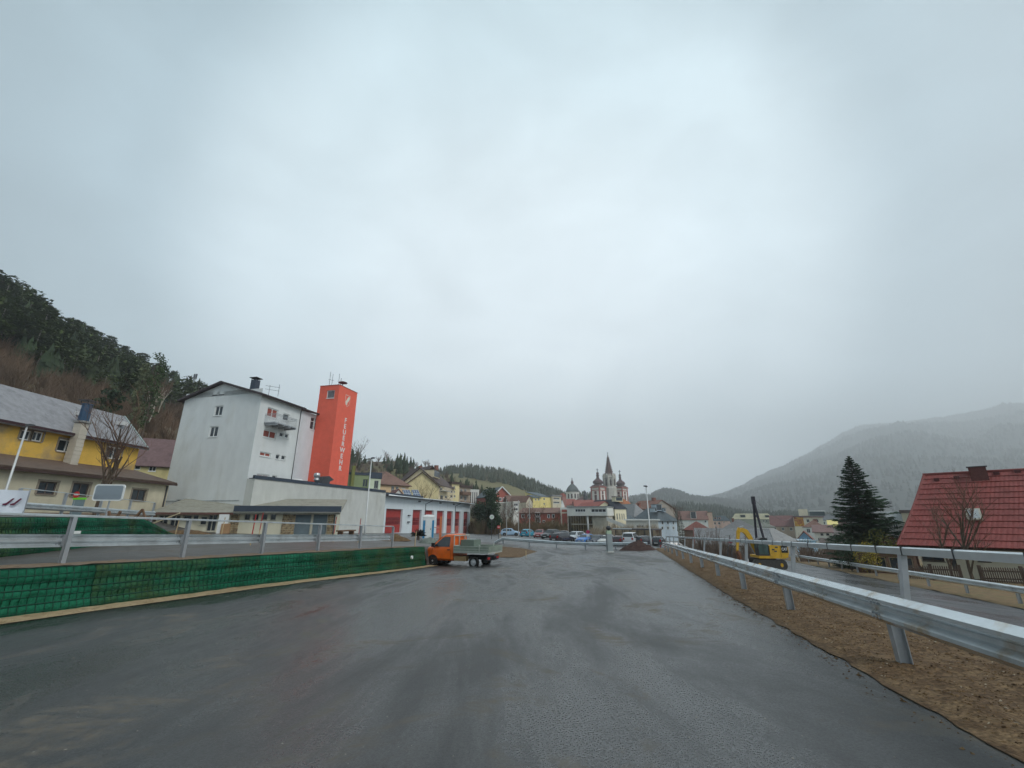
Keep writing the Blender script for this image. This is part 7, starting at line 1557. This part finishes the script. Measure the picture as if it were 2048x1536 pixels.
def hill(name, mt, prof, foot, back=1.35, nb=26, rough=.03, shape=.75, nf=.01):
    """prof: (u, v, Y) skyline points; foot: (u->Y, z)"""
    cols = []
    us = frange(prof[0][0], prof[-1][0], (prof[-1][0] - prof[0][0]) / 70)
    def interp(u):
        for a, b in zip(prof, prof[1:]):
            if a[0] <= u <= b[0]: t = (u - a[0]) / (b[0] - a[0]); t2 = t * t * (3 - 2 * t) * .5 + t * .5; return lerp(a[1], b[1], t2), lerp(a[2], b[2], t)
        return prof[-1][1:]
    grid = []
    for u in us:
        v, Yr = interp(u); top = P(u, v, Yr); Yf, zf = foot(u); col_ = []
        k = top.x / top.y; drop = interp_drop(u)
        for i in range(nb + 1):
            t = i / nb; Y = lerp(Yf, Yr, t); x = Y * k; z = lerp(zf, top.z - drop, t ** (1 / shape) if False else 1 - (1 - t) ** (1 / shape)) if shape < 1 else lerp(zf, top.z - drop, t)
            z += rough * (top.z - zf) * mnoise.fractal(Vector((x * nf, Y * nf, 0)), 1, 2, 4) * math.sin(math.pi * t) 
            col_.append(Vector((x, Y, z)))
        for t in (1.1, back, back * 1.4): col_.append(Vector((top.x * t, top.y * t, lerp(top.z - drop, zf, (t - 1) / (back * 1.4 - 1)))))
        grid.append(col_)
    o = sheet(name, mt, grid)
    def at(a, b):
        i = a * (len(grid) - 1); i0 = min(int(i), len(grid) - 2); j = b * nb; j0 = min(int(j), nb - 1); fi, fj = i - i0, j - j0
        return grid[i0][j0].lerp(grid[i0 + 1][j0], fi).lerp(grid[i0][j0 + 1].lerp(grid[i0 + 1][j0 + 1], fi), fj)
    return at
rg = random.Random(5)
# near wooded slope on the left
interp_drop = lambda u: 8.5
LH = [(-420, 380, 105), (-200, 455, 110), (0, 548, 120), (60, 582, 128), (150, 645, 142), (250, 703, 160), (330, 742, 180), (430, 768, 210), (520, 800, 240), (620, 845, 270), (700, 885, 300), (745, 925, 320), (790, 960, 330)]
at = hill('wooded_slope', mat('slope_soil', (.11, .075, .045), .95, .4, .3, .4, 2, col2=(.07, .07, .03), c2sc=.06), LH, lambda u: (lerp(52, 130, smooth(250, 760, u)), lerp(3.5, -2, smooth(0, 700, u))), rough=.05, shape=.9)
mb = MB(); mp_ = MB(); mw = MB()
for _ in range(1500):
    a, b = rg.random(), rg.random() ** .7
    p = at(a, b); lim = .42 + .12 * mnoise.noise(Vector((a * 9, 3, 0))) + .25 * smooth(.55, .75, a)
    if b > lim and not (a > .62 and rg.random() < .45):
        h = rg.uniform(7, 12); 
        if rg.random() < .35: cone_tree(mb, p.x, p.y, p.z - .5, h, h * .2, rg, 11, 9)
        else: blob_tree(mp_, p.x, p.y, p.z - .5, h * .9, h * .3, rg, 120)
        if rg.random() < .4: mw.tube([(p.x, p.y, p.z - 1), (p.x, p.y, p.z + h * .75)], [.2, .1], 4, cap=False)
tag(mb.build('hillside_spruces', NEEDF, fix=False), 'dark spruces covering the upper part of the left hillside', 'forest', kind='stuff')
tag(mp_.build('hillside_pines', mat('pine_needles', (.07, .1, .026), .9, .6, .12, col2=(.03, .045, .016), c2sc=.08), fix=False), 'dark green pines covering the upper part of the left hillside', 'forest', kind='stuff')
tag(mw.build('hillside_trunks', BARKG, fix=False), 'thin trunks between the pines on the left hillside', 'forest', kind='stuff')
mb = MB()
for _ in range(2300):
    a, b = rg.random(), rg.random() ** 1.3 * .8; lim = .5 + .12 * mnoise.noise(Vector((a * 9, 3, 0))) + .4 * smooth(.55, .75, a)
    if b < lim: p = at(a, b); twig_bush(mb, p.x, p.y, p.z - .3, rg.uniform(3, 6.5), rg.uniform(1.2, 2.4), 26, rg)
tag(mb.build('hillside_scrub', mat('scrub_twigs', (.15, .1, .066), .95, .35, .1, col2=(.19, .12, .075), c2sc=.05), fix=False), 'brown leafless scrub on the lower left hillside', 'scrub', kind='stuff')
# skyline pines one can tell apart
labs = iter(['ragged pine at the top of the slope by the left edge', 'second ragged pine down the skyline', 'pine pair leader on the upper skyline', 'leaning pine on the upper skyline', 'round-topped pine on the skyline', 'flat-topped pine halfway down the skyline', 'tall open pine halfway down the skyline', 'tiered pine below the middle of the skyline', 'layered pine right of the tiered one', 'spreading flat pine near the skyline foot', 'last broad pine before the bare trees', 'small pine above the grey gable'])
for u, v, Y, h in ((8, 552, 118, 11), (35, 566, 122, 10), (50, 580, 126, 10), (78, 592, 130, 10), (105, 610, 134, 9), (160, 640, 142, 9), (182, 652, 146, 10), (226, 672, 154, 11), (255, 692, 160, 10), (292, 706, 166, 10), (318, 726, 172, 10), (350, 742, 182, 9)):
    t = P(u, v, Y); tb = MB(); tb.tube([(0, 0, -2), (.1, 0, h * .6), (0, 0, h * .97)], [.22, .14, .03], 5); mb = MB()
    for k in range(7):
        zz = h * (.5 + .07 * k); rr = h * .24 * (1 - k * .1) * rg.uniform(.6, 1.15)
        for j in range(5):
            a = rg.random() * 6.28; l = rr * rg.uniform(.5, 1.1); c = Vector((math.cos(a) * l, math.sin(a) * l, zz + rg.uniform(0, .3))); tb.tube([(0, 0, zz - .3), c], [.06, .03], 3, cap=False); leafy(mb, c, .95, .95, .28, 26, .34, rg)
    tree('skyline_pine', next(labs), (t.x, t.y, t.z - h), tb, mb, BARKG, NEEDF, 'pines along the left skyline')
# birches and ivy-clad trees on the slope
for i, (u, v, vt, Y) in enumerate(((305, 815, 757, 92), (322, 800, 765, 98), (283, 835, 760, 88))):
    p = P(u, v, Y); h = zat(vt, Y) - p.z + 3; tb, cb = bare_mesh(h * 1.05, .3, 4, 7, r0=.13, lean=(.1, 0), start=.45); tree('birch_tree', ['pale birch trunk left of the grey gable', 'second pale birch close to the grey gable', 'thin pale birch beside the ivy-clad trees'][i], (p.x, p.y, p.z - 3), tb, cb, mat('birch_bark', (.42, .37, .3), .9, .2, 5), TWIG, 'birches on the slope')
for i, (u, vb_, vt, Y, w_) in enumerate(((286, 860, 715, 84, 1.7), (262, 850, 735, 80, 1.1), (205, 850, 795, 66, 2.0))):
    p = P(u, vb_, Y); h = zat(vt, Y) - p.z; mb = MB()
    for k in range(18): leafy(mb, (rg.uniform(-.5, .5) * w_, rg.uniform(-.5, .5) * w_, h * k / 18 + 1), w_ * .7, w_ * .7, h * .06, 60, .3, rg)
    tb = MB(); tb.tube([(0, 0, -2), (0, 0, h * .95)], [.25, .08], 6); tree('ivy_clad_tree', ['tall ivy-green tree left of the birches', 'pale mossy tree left of the ivy-green one', 'dark evergreen bush behind the yellow house chimney'][i], (p.x, p.y, p.z), tb, mb, BARK, [mat('ivy', (.05, .085, .025), .8, .5, .4), mat('moss', (.12, .14, .07), .9, .4, .4), EVER][i])
# telecom mast
t = P(392, 748, 205); tmst = thing('telecom_mast', 'small antenna mast on the skyline above the grey gable', 'mast', (t.x, t.y, t.z - 9)); mb = MB(); mb.tube([(0, 0, -3), (0, 0, 9)], .18, 6); mb.build('pole', STEEL, tmst)
for x in (-.6, .5): mb = MB(); mb.box(x - .25, x + .25, -.2, .2, 6.6, 9.0); mb.build('antenna', DARK, tmst)
# meadow ridge with spruces behind the green building
interp_drop = lambda u: .0
at = hill('meadow_ridge', mat('ridge_grass', (.14, .125, .055), .95, .35, .05, col2=(.11, .075, .05), c2sc=.02), [(640, 930, 300), (745, 924, 285), (790, 922, 280), (830, 938, 270), (880, 948, 260), (940, 975, 240), (1010, 1010, 220)], lambda u: (170, 0), rough=.03, shape=.9)
mb = MB(); ms = MB()
for _ in range(420):
    a, b = rg.random(), rg.uniform(.05, .95); p = at(a, b)
    if rg.random() < .25: cone_tree(mb, p.x, p.y, p.z - .4, rg.uniform(5, 9), rg.uniform(1.4, 2), rg)
    else: twig_bush(ms, p.x, p.y, p.z - .3, rg.uniform(3, 6.5), rg.uniform(1.2, 2.6), 24, rg)
tag(mb.build('ridge_spruces', NEEDF, fix=False), 'young spruces scattered over the meadow ridge', 'forest', kind='stuff'); tag(ms.build('ridge_scrub', mat('ridge_twigs', (.13, .095, .075), .95, .35, .1), fix=False), 'brown leafless copse on the meadow ridge', 'scrub', kind='stuff')
for i, (u, vb_, vt, Y) in enumerate(((793, 942, 904, 230), (807, 942, 902, 232), (800, 950, 915, 228), (812, 950, 910, 231), (782, 945, 915, 234))):
    p = P(u, vb_, Y); h = zat(vt, Y) - p.z; mb = MB(); cone_tree(mb, 0, 0, 0, h, h * .17, rg, 11, 13); tb = MB(); tb.tube([(0, 0, -3), (0, 0, h * .9)], [.25, .05], 5)
    tree('ridge_spruce', ['tall pointed spruce on the ridge, leftmost of the close pair', 'tallest pointed spruce on the ridge', 'lower spruce between the tall ridge pair', 'spruce at the right flank of the tall ridge pair', 'grey-green spruce left of the tall ridge pair'][i], (p.x, p.y, p.z), tb, mb, BARK, NEEDF, 'spruces on the meadow ridge')
for i, (u, vb_, vt, Y) in enumerate(((757, 928, 912, 280), (775, 935, 903, 270), (833, 938, 923, 268), (850, 938, 920, 262), (858, 942, 921, 258), (713, 930, 880, 240))):
    p = P(u, vb_, Y); tb, cb = bare_mesh((zat(vt, Y) - p.z) * 1.05, .5, 5, 8, r0=.22, start=.2); tree('ridge_tree', ['round leafless tree on the meadow skyline', 'tall leafless tree left of the ridge spruces', 'small pale leafless tree right of the ridge spruces', 'wide leafless tree on the ridge above the cream gable', 'reddish leafless tree beside the steep dark roof', 'dense leafless tree right of the red tower'][i], (p.x, p.y, p.z), tb, cb, BARKG, TWIG, 'leafless trees on the ridge')
# wooded hill with meadow behind the basilica
interp_drop = lambda u: 9
at = hill('wooded_hill', mat('hill_meadow', (.17, .15, .06), .95, .25, .02, col2=(.15, .125, .055), c2sc=.012), [(780, 985, 520), (850, 950, 540), (890, 933, 560), (930, 928, 580), (1000, 937, 600), (1060, 955, 600), (1100, 971, 590), (1135, 985, 580), (1175, 982, 600), (1230, 996, 620), (1290, 1012, 640)], lambda u: (lerp(260, 480, smooth(1030, 1110, u)), -3), rough=.02, shape=.85)
mb = MB(); n = 0
for _ in range(5200):
    a, b = rg.random(), rg.random(); p = at(a, b); u = lerp(780, 1290, a)
    wood = b > .86 or u > 985 + (b - .5) * -260 or (920 < u < 985 and .6 < b < .72 and rg.random() < .5)
    if p.y > 465 and wood and not (u < 1010 and b < .84 and not (.6 < b < .72)): h = rg.uniform(8, 14); cone_tree(mb, p.x, p.y, p.z - .5, h, h * .2, rg, 5, 3)
tag(mb.build('hill_forest', mat('hill_needles', (.04, .055, .03), .95, .5, .04, col2=(.09, .075, .045), c2sc=.02), fix=False), 'dark forest covering the hill behind the basilica', 'forest', kind='stuff')
# low dark wood right of the centre
interp_drop = lambda u: 9
at = hill('low_wood_hill', mat('low_hill_soil', (.06, .07, .045), .95, .3, .02), [(1250, 1030, 700), (1330, 1010, 760), (1365, 1002, 780), (1430, 1008, 800), (1490, 1020, 800), (1570, 1021, 760), (1640, 1024, 740), (1720, 1028, 720), (1820, 1030, 700), (1960, 1034, 700)], lambda u: (420, -11), rough=.02, shape=.8)
mb = MB()
for _ in range(3200):
    a, b = rg.random(), rg.uniform(.25, 1); p = at(a, b); h = rg.uniform(8, 14); cone_tree(mb, p.x, p.y, p.z - .5, h, h * .22, rg, 5, 3)
tag(mb.build('low_wood', mat('low_needles', (.035, .05, .032), .95, .5, .03), fix=False), 'low dark wood behind the right half of the town', 'forest', kind='stuff')
# far hills and the misty mountain
MT = mat('far_forest', (.02, .027, .025), .95, .5, .012, .0, col2=(.045, .045, .04), c2sc=.004, c2lo=.45, c2hi=.75)
interp_drop = lambda u: 0
def far_hill(name, label, prof, foot, ntree, hmin, hmax, rough):
    at = hill(name, MT, prof, foot, rough=rough, shape=.9, nf=.0022, nb=36); mb = MB()
    for _ in range(ntree):
        a, b = rg.random(), rg.random() ** .6; p = at(a, b); h = rg.uniform(hmin, hmax); cone_tree(mb, p.x, p.y, p.z - h * .15, h, h * .28, rg, 5, 2)
    tag(mb.build(name + '_trees', mat('far_needles', (.016, .024, .022), .95, .5, .006, col2=(.04, .042, .034), c2sc=.003, c2lo=.45, c2hi=.7), fix=False), label, 'forest', kind='stuff')
far_hill('far_hill', 'distant forest on the small peaks behind the lamp post', [(1150, 1020, 1500), (1240, 1000, 1500), (1285, 992, 1500), (1300, 993, 1500), (1312, 984, 1500), (1332, 979, 1520), (1348, 981, 1540), (1385, 993, 1600), (1420, 997, 1650), (1500, 1005, 1700)], lambda u: (900, -12), 3500, 9, 17, .03)
far_hill('mountain', 'misty forest covering the big mountain on the right', [(1330, 1012, 3915), (1390, 1001, 3915), (1440, 990, 3915), (1480, 975, 4014), (1520, 955, 4111), (1560, 939, 4208), (1610, 912, 4306), (1650, 889, 4405), (1690, 866, 4502), (1720, 857, 4599), (1765, 851, 4698), (1850, 843, 4698), (1900, 838, 4599), (1960, 825, 4502), (2000, 817, 4502), (2048, 813, 4502), (2200, 800, 4502), (2320, 795, 4495)], lambda u: (900, -12), 17000, 15, 28, .09)
# air between here and the hills
mb = MB(); mb.box(-6200, 6200, -700, 5600, -14.5, 1200)
hz = mb.build('haze', None); hz['kind'] = 'stuff'; hz['label'] = 'thin pale mist hanging over the whole valley'; hz['category'] = 'haze'
hm = bpy.data.materials.new('haze_air'); hm.use_nodes = True; t_ = hm.node_tree
for x in list(t_.nodes):
    if x.type == 'BSDF_PRINCIPLED': t_.nodes.remove(x)
pv = t_.nodes.new('ShaderNodeVolumePrincipled'); pv.inputs['Color'].default_value = (.97, .985, 1, 1); pv.inputs['Density'].default_value = .00043; pv.inputs['Anisotropy'].default_value = .5
t_.links.new(pv.outputs[0], [x for x in t_.nodes if x.type == 'OUTPUT_MATERIAL'][0].inputs['Volume']); hz.data.materials.append(hm)
